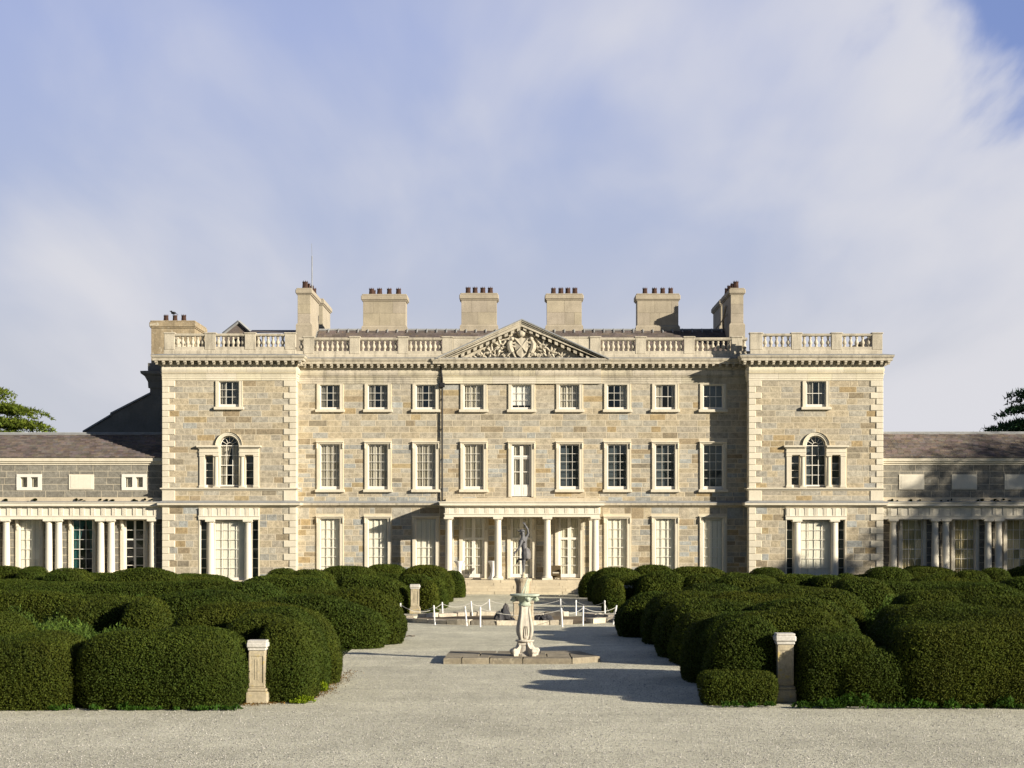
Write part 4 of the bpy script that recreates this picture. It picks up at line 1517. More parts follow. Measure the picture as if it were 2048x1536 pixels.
    if sgn < 0:
        # iron hinge rings on the closed shutters
        m = MB()
        for sx in (-24.5, 24.5):
            for py in (1067, 1118):
                c = (C + sx * u, DP + dv + .17, ZP(py))
                m.tube([(c[0] + .09 * math.cos(2 * PI * k / 12), c[1], c[2] + .09 * math.sin(2 * PI * k / 12)) for k in range(13)], .011, 4)
                m.box(c[0] - .11, c[0] + .11, c[1] - .01, c[1] + .01, c[2] + .14, c[2] + .165)
                m.box(c[0] - .04, c[0] - .02, c[1] - .01, c[1] + .01, c[2] - .75, c[2] - .16)
                m.box(c[0] - .11, c[0] + .05, c[1] - .01, c[1] + .01, c[2] - .18, c[2] - .155)
        put('hinge', m, M_WEATHER, w)
    # entablature and cornice
    ent = link('entablature', None, MANSION, (C, DP, ZP(761)))
    band_blocks(ent, 'architrave_block', arch_prof(ZP(761), ZP(746.5)), x0 - .05, x1 + .05, DP, 1.1, 1.9, M_TRIM)
    band_blocks(ent, 'frieze_block', frieze_prof(ZP(746.5), ZP(732.5)), x0 - .05, x1 + .05, DP, 0.9, 1.6, M_TRIM)
    for (p, q) in ((path[0], path[1]), (path[2], path[3])):
        m = MB()
        m.sweep([p, q], arch_prof(ZP(761.2), ZP(746.4)))
        m.sweep([p, q], frieze_prof(ZP(746.6), ZP(732.4)))
        put('side_band', m, M_TRIM, ent)
    m = MB()
    m.sweep(path, cornice_prof(ZP(733), ZP(722.3), ZP(712.2), 0.62))
    co = put('cornice', m, M_WEATHER, MANSION)
    m = MB()
    m.sweep(path, [(-0.1, ZP(711.5)), (0.625, ZP(711.9)), (0.635, ZP(711.9)), (0.635, ZP(711)), (0.0, ZP(707.5)), (-0.1, ZP(707.5))])
    put('lead_flashing', m, M_LEAD, MANSION)
    nn = 20
    for k in range(nn + 1):
        inst('modillion', MOD, co, (x0 - .32 + (x1 - x0 + .64) * k / nn, DP - 0.13, ZP(722.3)))
    for (p, q, sx) in ((path[0], path[1], -1), (path[2], path[3], 1)):
        yy = DP + 0.35
        while yy < max(p[1], q[1]) - .3:
            inst('modillion', MOD, co, (p[0] + sx * .13, yy, ZP(722.3)), None, (0, 0, sx * PI / 2))
            yy += .41
    # balustrade
    if sgn < 0:
        piers = [(328.5, 349), (409.5, 431), (489.5, 511), (569.5, 591)]
    else:
        piers = [(1500, 1525), (1583, 1603.5), (1663, 1684), (1744.5, 1765)]
    runs = [(piers[k][1], piers[k + 1][0]) for k in range(3)]
    bal = balustrade(piers, runs, XP, DP, ZP(709), ZP(693.5), ZP(672), ZP(667), ZP(664.8), [6, 6, 6] if sgn < 0 else [5, 5, 5], (x0 + .05, x1 - .0))
    # returns along the sides
    bm = baluster_mesh(ZP(672) - ZP(693.5))
    for xx, yend in ((x0 + .06, PYB if sgn < 0 else D0 + 0.1), (x1 - .42, D0 + 0.1 if sgn < 0 else PYB)):
        if yend < D0 + 1:
            continue
        m = MB()
        m.box(xx, xx + .36, DP + .4, yend, ZP(709), ZP(693.5))
        m.box(xx, xx + .36, DP + .4, yend, ZP(672), ZP(667))
        yy = DP + 2.6
        while yy < yend:
            m.box(xx - .02, xx + .38, yy, yy + .62, ZP(693.5) - .4, ZP(667) - .012)
            yy += 3.1
        put('side_parapet', m, M_WEATHER, bal)
        yy = DP + .75
        while yy < yend - .3:
            if not ((yy - DP - 2.6) % 3.1 < .62 and yy > DP + 2.4):
                inst('baluster', bm, bal, (xx + .18, yy, ZP(693.5)))
            yy += .33
    m = MB()
    m.box(x0 + .3, x1 - .3, DP + .3, PYB, ZP(712) - .3, ZP(707))
    put('roof', m, M_LEAD, MANSION)


pavilion(-1)
pavilion(1)

# rear block at the left: gabled wall, cornice, chimney, and a small gable beyond the balustrade
dg = 126.0


def G(px, py, d=dg):
    return (PX(px, d), d, PZ(py, d))


mb = MB()
prof = [(168, 880), (168, 864), (222, 833), (222, 829), (300, 790), (300, 740), (345, 740), (345, 880)]
n = len(prof)
vs = [G(*p) for p in prof] + [(G(*p)[0], dg + 0.8, G(*p)[2]) for p in prof]
mb.add(vs, [tuple(range(n))[::-1], tuple(range(n, 2 * n))] + [(i, (i + 1) % n, n + (i + 1) % n, n + i) for i in range(n)])
mb.box(PX(168, dg), PX(345, dg), dg + .01, dg + .79, 0, PZ(879, dg))
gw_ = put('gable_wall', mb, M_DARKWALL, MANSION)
mb = MB()
for (a, b) in (((166, 865), (223, 831)), ((221, 829), (301, 788))):
    p, q = G(*a), G(*b)
    mb.add([(p[0], dg - .12, p[2]), (q[0], dg - .12, q[2]), (q[0], dg + 6, q[2]), (p[0], dg + 6, p[2]),
            (p[0], dg - .12, p[2] + .12), (q[0], dg - .12, q[2] + .12), (q[0], dg + 6, q[2] + .12), (p[0], dg + 6, p[2] + .12)],
           [(0, 3, 2, 1), (4, 5, 6, 7), (0, 1, 5, 4), (1, 2, 6, 5), (2, 3, 7, 6), (3, 0, 4, 7)])
put('coping', mb, M_LEAD, gw_)
mb = MB()
xs = PX(300, dg)
mb.sweep([(xs, dg + 5), (xs, dg), (PX(345, dg), dg)], [(-.05, PZ(776, dg)), (.10, PZ(776, dg)), (.12, PZ(764, dg)), (.25, PZ(756, dg)), (.30, PZ(753, dg)), (.52, PZ(748, dg)), (.55, PZ(743, dg)), (-.05, PZ(741, dg))])
mb.box(PX(296, dg), PX(345, dg), dg - .05, dg + 5, PZ(741, dg), PZ(726, dg))
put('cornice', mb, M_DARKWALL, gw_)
chimney(302, 389, dg, 4.5, 641, 654, 700, PZ(728, dg), [(330.5, 0.8, 1.0), (348.5, 0.8, 1.0), (366, 0.8, 1.0)], cap_out=.10, mat=M_OLDCHIM, flare=False, pot_scale=1.0, blocks=False)
mb = MB()
p, q, r = G(446, 668, 127), G(478, 643, 127), G(506, 668, 127)
mb.add([p, r, q, (p[0], 131, p[2]), (r[0], 131, r[2]), (q[0], 131, q[2])], [(0, 1, 2), (0, 2, 5, 3), (1, 4, 5, 2)])
mb.box(p[0], r[0], 127.01, 131, p[2] - 3, p[2])
put('gable_wall', mb, M_SLATE, MANSION)
mb = MB()
for (a, b) in ((p, q), (r, q)):
    mb.tube([(a[0], 126.9, a[2]), (b[0], 126.9, b[2])], .10, 4)
put('barge_stone', mb, M_LEAD, MANSION)
mb = MB()
mb.add([G(498, 666, 124), G(600, 666, 124), G(600, 660, 128), G(504, 660, 128)], [(0, 1, 2, 3)])
put('slate_slope', mb, M_SLATE, MANSION)

# ------------------------------------------------------------------ the portico and its steps
PORT = link('portico', None, MANSION, (X0(1043), DQ, FLOOR))
uq = DQ / F


def XQ(px):
    return PX(px, DQ)


def ZQ(py):
    return PZ(py, DQ)


cols = [897.5, 996, 1094.5, 1190.5]
for c in cols:
    m = MB()
    column_mb(m, XQ(c), DQ, FLOOR, ZQ(1034), 7.4 * uq, True, 24)
    put('column', m, M_PALE, PORT, smooth=False)
for c in (900.5, 1185.5):
    m = MB()
    m.box(X0(c) - .22, X0(c) + .22, D0 - .16, D0 + .05, FLOOR, Z0(1036))
    m.box(X0(c) - .27, X0(c) + .27, D0 - .21, D0 + .05, Z0(1041), Z0(1036) - .003, ch=.02)
    put('pilaster', m, M_PALE, PORT)
xa, xb, yf = XQ(889.5), XQ(1199), DQ - .24
m = MB()
m.box(xa, xb, yf, DQ + .24, ZQ(1034), ZQ(1028.5), ch=.008)
m.box(xa + .02, xa + .46, DQ + .24, D0 + .02, ZQ(1034), ZQ(1028.5))
m.box(xb - .46, xb - .02, DQ + .24, D0 + .02, ZQ(1034), ZQ(1028.5))
m.box(xa + .01, xb - .01, yf + .01, D0 + .01, ZQ(1028.5), ZQ(1013))
m.sweep([(xa, D0), (xa, yf), (xb, yf), (xb, D0)], [(-.05, ZQ(1028.5)), (.04, ZQ(1028.5)), (.04, ZQ(1026.8)), (-.05, ZQ(1026.8))])
m.box(xa + .45, xb - .45, DQ + .2, D0 - .01, ZQ(1031), ZQ(1029))
en = put('entablature', m, M_PALE, PORT)
triglyphs(en, xa + .16, xb - .16, 16, yf + .01, ZQ(1026.8), ZQ(1014), .28)
for s, xx in ((-1, xa), (1, xb)):
    for k in range(3):
        t = unit(lambda m: m.box(-.14, .14, -.06, .02, 0, ZQ(1014) - ZQ(1026.8)), M_PALE, 'triglyph')
        inst('triglyph', t, en, (xx, yf + .45 + k * .6, ZQ(1026.8)), None, (0, 0, s * PI / 2))
m = MB()
m.sweep([(xa, D0), (xa, yf), (xb, yf), (xb, D0)], [(-.1, ZQ(1014.5)), (.06, ZQ(1014.5)), (.08, ZQ(1012.5)), (.28, ZQ(1011)), (.28, ZQ(1007)), (.34, ZQ(1004.5)), (.34, ZQ(1003.5)), (-.1, ZQ(1002.5))])
m.box(xa - .0, xb + .0, yf + .0, D0, ZQ(1003.5), ZQ(1003))
put('cornice', m, M_PALE, PORT)
m = MB()
m.box(xa + .06, xb - .06, yf + .06, D0 - .0, ZQ(1003), ZQ(996), ch=.015)
put('blocking_course', m, M_STEP, PORT)

# terrace and steps
NS = 5
rise = FLOOR / NS
stx0, stx1 = XQ(872), XQ(1213)
for k in range(NS):
    yk = 111.0 + 0.36 * k
    x0, x1 = stx0 - 0.34 * (NS - 1 - k), stx1 + 0.34 * (NS - 1 - k)
    stp = link('step', None, MANSION, ((x0 + x1) / 2, yk, rise * k))
    xx = x0
    while xx < x1 - 1e-3:
        w = random.uniform(1.3, 2.4)
        if x1 - xx - w < 0.9:
            w = x1 - xx
        q = random.uniform(0.90, 1.06)
        m = MB()
        m.box(xx + .003, xx + w - .003, yk + random.uniform(-.012, .012), 114.98, -0.05 if k == 0 else rise * k - .02, rise * (k + 1), (q, q, q * .98), ch=.018)
        put('step_slab', m, M_STEP, stp)
        xx += w
m = MB()
for c in BAYS[3:6]:
    m.box(X0(c) - .75, X0(c) + .75, D0 - .34, D0 + .4, FLOOR - .1, Z0(1155) - .03, ch=.02)
put('threshold', m, M_STEP, MANSION)

flush_stones(STONES, M_STONE)
flush_panes()

# ------------------------------------------------------------------ the single storey wings
def wing(sgn):
    T = (emp('wing', (PX(120, 114), 114.5, 0), 'low sunlit wing with a colonnade and slate roof left of the mansion', 'wing', 'low colonnaded wings') if sgn < 0 else
         emp('wing', (PX(1930, 114), 114.5, 0), 'low wing in tree shade with grey columns right of the mansion', 'wing', 'low colonnaded wings'))
    de, dw, db = 113.86, 114.2, 114.52          # entablature front, upper wall, wall behind the columns
    dc = 114.12

    def x(px, d):
        return PX(px, d)

    def z(py, d):
        return PZ(py, d)
    if sgn < 0:
        e0, e1 = -235, 326
        colpx = [305, 222.5, 201.5, 117.5, 97.5, 12.7, -8, -92, -113, -197, -218]
        winpx = [(268.5, 'door'), (164.8, 'teal'), (59, 'shutter'), (-46, 'gold'), (-151, 'gold')]
        uppx = [(268.5, 'w'), (163, 'b'), (58.5, 'w'), (-46, 'b'), (-151, 'w')]
        yr, ye = 868, 914.5
    else:
        e0, e1 = 1764.5, 2325
        colpx = [1786, 1870, 1891.5, 1976, 1997, 2081, 2102, 2186, 2207, 2290]
        winpx = [(1824.5, 'gold'), (1929.5, 'gold'), (2034, 'gold'), (2139, 'gold'), (2244, 'gold')]
        uppx = [(1823, 'b'), (1928.5, 'b'), (2034, 'b'), (2139, 'b'), (2244, 'b')]
        yr, ye = 866.5, 915
    X0_, X1_ = x(e0, db), x(e1, db)
    # inner ends tuck against the pavilion side wall
    if sgn < 0:
        X1_ = XP(326) - 0.004
    else:
        X0_ = XP(1764.5) + 0.004
    # wall behind the columns
    gw = 37.5 * db / F
    ops = [(x(p, db) - gw / 2 - .06, x(p, db) + gw / 2 + .06, 0.7, z(1039, db)) for p, _ in winpx]
    m = MB()
    wall_grid(m, X0_, X1_, -.2, z(1031, db), db, ops, .45)
    W = put('wall', m, M_MORTAR, T)
    tint = lambda: (lambda q: (0.235 * q, 0.222 * q, 0.19 * q))(random.uniform(.85, 1.12))
    st = []
    bl = [(o[0] - .24, o[1] + .24, o[2], o[3] + .1) for o in ops]
    lay_stones(W, X0_, X1_, lin(0.4, z(1034, db), 9), db, bl, 0.6, 1.3, .1, store=st, tinter=tint)
    # upper wall of even grey ashlar
    ops2 = []
    for p, k in uppx:
        ops2.append((x(p, dw) - 24.5 * dw / F, x(p, dw) + 24.5 * dw / F, z(979, dw), z(949, dw)))
    m = MB()
    wall_grid(m, X0_, X1_, z(1003, dw), z(920, dw), dw, [o for o, (p, k) in zip(ops2, uppx) if k == 'w'], .3)
    W2 = put('wall', m, M_MORTAR, T)
    lay_stones(W2, X0_, X1_, lin(z(995, dw), z(929, dw), 5), dw, ops2, 0.75, 1.35, 0, gap=.011, store=st, tinter=tint, proud=.006)
    flush_stones(st, M_STONE)
    for (a, b, c, e), (p, k) in zip(ops2, uppx):
        if k == 'b':
            m = MB()
            m.box(a - .02, b + .02, dw - .05, dw + .1, c, e, ch=.01)
            m.box(a + .10, b - .10, dw - .062, dw - .04, c + .07, e - .07, ch=.008)
            put('blank_panel', m, M_PALE, T)
        else:
            m = MB()
            m.box(a - .02, b + .02, dw - .055, dw + .16, c - .05, c + .14, ch=.01)
            m.box(a - .02, b + .02, dw - .055, dw + .16, e - .16, e + .02, ch=.01)
            for (p0, p1) in ((a - .02, a + .21), (b - .21, b + .02), ((a + b) / 2 - .11, (a + b) / 2 + .11)):
                m.box(p0, p1, dw - .05, dw + .155, c + .14, e - .16)
            w = put('attic_window', m, M_PAINT, T)
            for (p0, p1) in ((a + .21, (a + b) / 2 - .11), ((a + b) / 2 + .11, b - .21)):
                pane(w, p0, p1, c + .14, e - .16, dw + .08)
                drape(w, p0, p1 - .0, c + .1, e - .1, dw + .17, M_SHEER)
    # cornice fascia under the roof
    m = MB()
    m.sweep([(X0_, dw), (X1_, dw)], [(-.1, z(930, dw)), (.05, z(930, dw)), (.05, z(928, dw)), (.14, z(926, dw)), (.14, z(924, dw)), (.22, z(922.5, dw)), (.22, z(916, dw)), (-.1, z(914.5, dw))])
    put('eaves_cornice', m, M_TRIM, T)
    # entablature over the columns
    m = MB()
    m.sweep([(X0_, de), (X1_, de)], [(-.62, z(1038.5, de)), (0, z(1038.5, de)), (0, z(1033, de)), (.03, z(1033, de)), (.03, z(1031, de)), (-.0, z(1031, de)), (-.01, z(1030.9, de)), (-.01, z(1014.5, de)), (-.62, z(1014.5, de))])
    en = put('entablature', m, M_PALE, T)
    per = 21.0 * de / F
    n = int((X1_ - X0_ - .5) / per)
    if sgn < 0:
        triglyphs(en, X1_ - .48 - n * per, X1_ - .48, n + 1, de - .01, z(1031, de), z(1015, de), .26)
    else:
        triglyphs(en, X0_ + .48, X0_ + .48 + n * per, n + 1, de - .01, z(1031, de), z(1015, de), .26)
    m = MB()
    m.sweep([(X0_, de), (X1_, de)], [(-.1, z(1015.3, de)), (.05, z(1015.3, de)), (.07, z(1013.5, de)), (.27, z(1012, de)), (.27, z(1007.5, de)), (.32, z(1005.5, de)), (.32, z(1004.5, de)), (-.1, z(1004, de))])
    put('cornice', m, M_PALE, T)
    m = MB()
    m.box(X0_, X1_, de + .02, dw + .02, z(1004.5, de), z(1003.6, de))
    m.box(X0_, X1_, de + .12, dw - .008, z(1003.6, de), z(996, de), ch=.02)
    put('blocking_course', m, M_STEP, T)
    m = MB()
    m.sweep([(X0_, de), (X1_, de)], [(.1, z(1004, de)), (.325, z(1004.4, de)), (.335, z(1004.4, de)), (.335, z(1003.5, de)), (.1, z(1002.6, de)), (-.1, z(1002.6, de))])
    put('lead_flashing', m, M_LEAD, T)
    # moss tufts along the gutter
    m = MB()
    for _ in range(26):
        xx = random.uniform(X0_ + .3, X1_ - .6)
        m.ball((xx, de + .02 + random.uniform(0, .08), z(1000, de) + random.uniform(-.1, .04)), (random.uniform(.04, .14), .08, random.uniform(.04, .10)), 6, 4, jit=.2)
    tag(put('moss', m, M_YEWIN, T), kind='stuff')
    # columns
    cm = MB()
    column_mb(cm, 0, 0, 0, z(1038.5, de) - 0.5, 7.5 * dc / F, True, 20)
    cme = cm.mesh('column', M_PALE, (0, 0, 0))
    for p in colpx:
        inst('column', cme, T, (x(p, dc), dc, .5))
    m = MB()
    m.box(X0_, X1_, de - .05, db - .004, -.1, .5)
    put('podium', m, M_STEP, T)
    # windows
    for (p, k), o in zip(winpx, ops):
        xx = x(p, db)
        if k == 'door':
            m = MB()
            y = db + .2
            zb, zt = .8, z(1041, db)
            ztr = z(1079, db)
            g0, g1 = xx - gw / 2, xx + gw / 2
            m.box(g0 - .06, g0 + .06, y, y + .07, zb, zt + .06)
            m.box(g1 - .06, g1 + .06, y, y + .07, zb, zt + .06)
            m.box(xx - .06, xx + .06, y - .004, y + .066, zb, zt)
            for zz, h in ((zb + .15, .3), (ztr, .09), (zt + .02, .06)):
                m.box(g0 + .06, g1 - .06, y + .002, y + .068, zz - h / 2, zz + h / 2)
            rows = [ztr, (ztr + zt) / 2, zt] 
            lows = [zb + .3 + (ztr - zb - .3) * q / 4 for q in range(5)]
            for zz in rows[1:2] + lows[1:4]:
                m.box(g0 + .06, g1 - .06, y + .012, y + .06, zz - .018, zz + .018)
            w = put('glazed_door', m, M_PAINT, T)
            for (q0, q1) in ((g0 + .06, xx - .06), (xx + .06, g1 - .06)):
                for q in range(4):
                    pane(w, q0, q1, lows[q], lows[q + 1], y + .03)
                for q in range(2):
                    pane(w, q0, q1, rows[q], rows[q + 1], y + .03)
        else:
            w = sash(T, xx, gw, .85, z(1040.5, db), db, 3, 6, k, meet=True, deep=.10)
        surround(w, *o[:2], o[2], o[3], db, .17, .05, sill=False, mat=M_TRIM)
        for sx in (o[0] - .17, o[1] + .01):
            m = MB()
            m.box(sx, sx + .16, db - .19, db - .076, z(1054, db), z(1040, db), ch=.03)
            m.box(sx + .02, sx + .14, db - .15, db - .077, z(1060, db), z(1053, db), ch=.02)
            put('console', m, M_TRIM, w)
    flush_panes()
    # inside and back so that the rooms are dark
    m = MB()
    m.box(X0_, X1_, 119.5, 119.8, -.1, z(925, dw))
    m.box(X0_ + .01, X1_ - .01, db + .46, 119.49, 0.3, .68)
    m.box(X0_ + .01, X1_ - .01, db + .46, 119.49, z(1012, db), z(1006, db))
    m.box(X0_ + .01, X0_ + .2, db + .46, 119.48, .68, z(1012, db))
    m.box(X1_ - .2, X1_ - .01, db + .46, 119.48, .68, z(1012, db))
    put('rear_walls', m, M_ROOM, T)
    # slate roof
    y0, y1 = 113.96, 117.1
    za, zr = z(ye, y0), z(yr, y1)
    m = MB()
    rows = 15
    for r in range(rows):
        t0, t1 = r / rows, (r + 1) / rows
        ya, yb = y0 + (y1 - y0) * t0, y0 + (y1 - y0) * t1
        zaa, zbb = za + (zr - za) * t0, za + (zr - za) * t1
        xx = X0_ - random.uniform(0, .3) if sgn < 0 else X0_
        while xx < X1_ - .02:
            w = min(random.uniform(.26, .42), X1_ - xx)
            q = random.uniform(.7, 1.3)
            c = (q * random.uniform(.92, 1.08), q * random.uniform(.95, 1.03), q * random.uniform(.9, 1.1))
            e = random.uniform(0, .022)
            m.add([(xx + .004, ya - .05, zaa + .036 + e), (xx + w - .004, ya - .05, zaa + .036 + e * random.random()), (xx + w - .004, yb, zbb + .004), (xx + .004, yb, zbb + .004),
                   (xx + .004, ya - .05, zaa - .01), (xx + w - .004, ya - .05, zaa - .01)], [(0, 1, 2, 3), (4, 5, 1, 0)], c)
            xx += w
    tag(put('slates', m, M_SLATE, T), kind='stuff')
    m = MB()
    m.add([(X0_, y0, za - .02), (X1_, y0, za - .02), (X1_, y1, zr - .02), (X0_, y1, zr - .02), (X1_, 120.2, za), (X0_, 120.2, za)], [(0, 1, 2, 3), (3, 2, 4, 5)])
    m.tube([(X0_, y1, zr + .03), (X1_, y1, zr + .03)], .085, 6)
    m.box(X0_, X1_, y1 - .25, y1 + .25, zr - .10, zr - .012)
    put('roof', m, M_LEAD, T)


wing(-1)
wing(1)

# ------------------------------------------------------------------ foliage helpers (numpy)
def np_mesh(name, verts, faces_by_mat, tint, mats, org, smooth_first=False):
    """faces_by_mat: list of (n, k) int arrays, one per material"""
    me = bpy.data.meshes.new(name)
    v = (verts - np.array(org)).astype(np.float32)
    loops, starts, mi = [], [], []
    pos = 0
    for k, fa in enumerate(faces_by_mat):
        if len(fa) == 0:
            continue
        loops.append(fa.ravel())
        starts.append(pos + np.arange(len(fa)) * fa.shape[1])
        mi.append(np.full(len(fa), k))
        pos += fa.size
    loops, starts, mi = np.concatenate(loops), np.concatenate(starts), np.concatenate(mi)
    me.vertices.add(len(v))
    me.vertices.foreach_set('co', v.ravel())
    me.loops.add(len(loops))
    me.loops.foreach_set('vertex_index', loops.astype(np.int32))
    me.polygons.add(len(starts))
    me.polygons.foreach_set('loop_start', starts.astype(np.int32))
    me.polygons.foreach_set('material_index', mi.astype(np.int32))
    if smooth_first:
        me.polygons.foreach_set('use_smooth', (mi == 0))
    me.update(calc_edges=True)
    at = me.attributes.new('tint', 'FLOAT_COLOR', 'POINT')
    c = np.ones((len(v), 4), np.float32)
    c[:, :3] = tint
    at.data.foreach_set('color', c.ravel())
    for m in mats:
        me.materials.append(m)
    return me


def leaf_tris(p, nrm, ln, wd, base, spread=0.8, up=0.0, vary=0.35, flat=None):
    """one triangle per leaf, growing from p roughly along nrm; returns verts (3n,3), faces, tint"""
    n = len(p)
    r = RNG.normal(size=(n, 3))
    d = nrm * 1.0 + r * spread
    d[:, 2] += up
    d /= np.linalg.norm(d, axis=1, keepdims=True)
    if flat is not None:
        # clipped growth: leaves lie nearly along the surface, like shingles
        tg = RNG.normal(size=(n, 3))
        tg[:, 2] += .5
        tg -= nrm * (tg * nrm).sum(1, keepdims=True)
        tg /= np.linalg.norm(tg, axis=1, keepdims=True) + 1e-9
        d = tg + nrm * RNG.uniform(.1, flat, (n, 1))
        d /= np.linalg.norm(d, axis=1, keepdims=True)
        s = np.cross(d, nrm + RNG.normal(0, .28, (n, 3)))
    else:
        s = np.cross(d, RNG.normal(size=(n, 3)))
    s /= np.linalg.norm(s, axis=1, keepdims=True) + 1e-9
    L = ln * RNG.uniform(0.6, 1.4, (n, 1))
    Wd = wd * RNG.uniform(0.7, 1.3, (n, 1))
    v = np.empty((n, 3, 3))
    v[:, 0] = p - s * Wd * 0.5
    v[:, 1] = p + s * Wd * 0.5
    v[:, 2] = p + d * L
    q = np.exp(RNG.normal(0, vary, (n, 1)))
    hue = RNG.uniform(-0.12, 0.12, (n, 1))
    c = np.array(base)[None] * q * np.concatenate([1 + hue, 1 + hue * 0.2, 1 - hue], 1)
    t = np.repeat(c[:, None], 3, 1)
    return v.reshape(-1, 3), np.arange(3 * n).reshape(-1, 3), t.reshape(-1, 3)


def sample_surface(V, Q, dens):
    """points and normals on quads, dens per square metre (array per quad)"""
    a, b, c, d = V[Q[:, 0]], V[Q[:, 1]], V[Q[:, 2]], V[Q[:, 3]]
    nr = np.cross(c - a, d - b)
    ar = np.linalg.norm(nr, axis=1) / 2
    nr = nr / (np.linalg.norm(nr, axis=1, keepdims=True) + 1e-12)
    cnt = RNG.poisson(ar * dens)
    i = np.repeat(np.arange(len(Q)), cnt)
    u, w = RNG.random((len(i), 1)), RNG.random((len(i), 1))
    p = (a[i] * (1 - u) + b[i] * u) * (1 - w) + (d[i] * (1 - u) + c[i] * u) * w
    return p, nr[i]


YEWC = (1.0, 1.0, 1.0)


def hedge(x0, x1, ytop, ybot, dep, label, h=1.75, pexp=3.0, zexp=2.5, yaw=0.0, base=None, over=None, wave=0.05):
    if ybot:
        df = H * F / (ybot - HY)
        dc = df + dep / 2
        h = H - (ytop - HY) * dc / F
        # the silhouette of the far rounded top is what ytop shows
    else:
        if x1 - x0 > 330:
            h, ytop = 1.36, ytop + 6
        dc = (H - h) * F / (ytop - HY)
    xc = PX((x0 + x1) / 2, dc)
    a = (x1 - x0) / 2 * dc / F
    b = dep / 2
    near = dc < 54
    nu, nv = (72, 22) if near else (48, 16)
    if a > 6:
        nu = 120
    seed = random.uniform(0, 500)
    V = np.empty((nv + 1, nu, 3))
    for j in range(nv + 1):
        t = (j / nv) ** 0.9 * PI / 2 * 0.995
        rr = math.cos(t) ** (2 / zexp)
        zz = math.sin(t) ** (2 / zexp)
        tuck = 0.93 + 0.07 * min(1.0, zz / 0.28)
        for i in range(nu):
            s = 2 * PI * i / nu
            cs, sn = math.cos(s), math.sin(s)
            px = math.copysign(abs(cs) ** (2 / pexp), cs) * a * rr * tuck
            py = math.copysign(abs(sn) ** (2 / pexp), sn) * b * rr * tuck
            q = Vector((px * 0.55 + seed, py * 0.55, zz * h * 0.6))
            g = noise.noise(q) * 0.13 + noise.noise(q * 2.7) * 0.045
            k = 1 + g / max(0.8, min(a, b))
            X, Y = px * k, py * k
            c_, s_ = math.cos(yaw), math.sin(yaw)
            V[j, i] = (X * c_ - Y * s_, X * s_ + Y * c_, zz * h * (1 + wave * noise.noise(Vector((px * .42 + seed, py * .42, 7)))) - 0.03)
    V = V.reshape(-1, 3) + np.array((xc, dc, 0))
    idx = np.arange(nv * nu)
    j, i = idx // nu, idx % nu
    i2 = (i + 1) % nu
    Q = np.stack([j * nu + i, j * nu + i2, (j + 1) * nu + i2, (j + 1) * nu + i], 1)
    if over:
        # growth reaching over the niche: a lobe (x0, x1, ytop, ybottom, front distance, depth)
        ox0, ox1, oyt, oyb, od, odep = over
        odc = od + odep / 2
        oc = np.array((PX((ox0 + ox1) / 2, odc), odc, (PZ(oyt, odc) + PZ(oyb, odc)) / 2))
        oa, ob_, oh = (ox1 - ox0) / 2 * odc / F, odep / 2, (oyb - oyt) / 2 * odc / F
        mu, mv = 40, 20
        W = np.empty((mv + 1, mu, 3))
        for j in range(mv + 1):
            t = -PI / 2 + PI * j / mv
            rr, zz = abs(math.cos(t)) ** .7, math.copysign(abs(math.sin(t)) ** .8, math.sin(t))
            for i in range(mu):
                s = 2 * PI * i / mu
                q = Vector((math.cos(s) * 1.3 + seed, math.sin(s) * 1.3, zz))
                k = 1 + .10 * noise.noise(q)
                cs, sn = math.cos(s), math.sin(s)
                W[j, i] = (math.copysign(abs(cs) ** .7, cs) * oa * rr * k, math.copysign(abs(sn) ** .7, sn) * ob_ * rr * k, zz * oh * k)
        W = W.reshape(-1, 3) + oc
        jx = np.arange(mv * mu)
        jj, ii = jx // mu, jx % mu
        i3 = (ii + 1) % mu
        Q = np.concatenate([Q, np.stack([jj * mu + ii, jj * mu + i3, (jj + 1) * mu + i3, (jj + 1) * mu + ii], 1) + len(V)])
        V = np.concatenate([V, W])
    if dc < 54:
        ln, wd, dens = 0.042, 0.030, 2200
    elif dc < 72:
        ln, wd, dens = 0.066, 0.042, 900
    else:
        ln, wd, dens = 0.070, 0.050, 600
    aa = V[Q]
    nr = np.cross(aa[:, 2] - aa[:, 0], aa[:, 3] - aa[:, 1])
    nr /= np.linalg.norm(nr, axis=1, keepdims=True) + 1e-9
    dn = np.where(nr[:, 1] > 0.45, dens * 0.3, dens)
    p, n = sample_surface(V, Q, dn)
    p = p + n * (0.015 - 0.115 * RNG.random((len(p), 1)) ** 1.3)
    vn = np.zeros_like(V)
    for k in range(4):
        np.add.at(vn, Q[:, k], nr)
    vn /= np.linalg.norm(vn, axis=1, keepdims=True) + 1e-9
    V = V - vn * 0.095
    V[:, 2] = np.maximum(V[:, 2], -0.03)
    g = RNG.normal(0, 0.07)
    base = base or (1 + g, 1 + g * 0.4, 1.0)
    if dc > 72:
        base = tuple(1.15 * q for q in base)
    lv, lf, lt = leaf_tris(p, n, ln, wd, base, 0.75, 0.15, 0.17, 1.5)
    # broad patches of browner and greener growth
    w = np.array([noise.noise(Vector((q[0] * .6 + seed, q[1] * .6, q[2] * .8))) for q in p[::8]])
    w = np.repeat(w, 8)[:len(p)]
    w = np.repeat(w, 3)[:, None]
    lt = lt * (1 + 0.28 * w * np.array([[1.25, .75, .5]]))
    verts = np.concatenate([V, lv])
    tint = np.concatenate([np.ones((len(V), 3)), lt])
    me = np_mesh('yew_hedge', verts, [Q, lf + len(V)], tint, [M_YEWIN, M_YEW], (xc, dc, 0), True)
    o = link('yew_hedge', me, None, (xc, dc, 0))
    tag(o, label, 'hedge', 'clipped yew hedges of the maze garden')
    return o


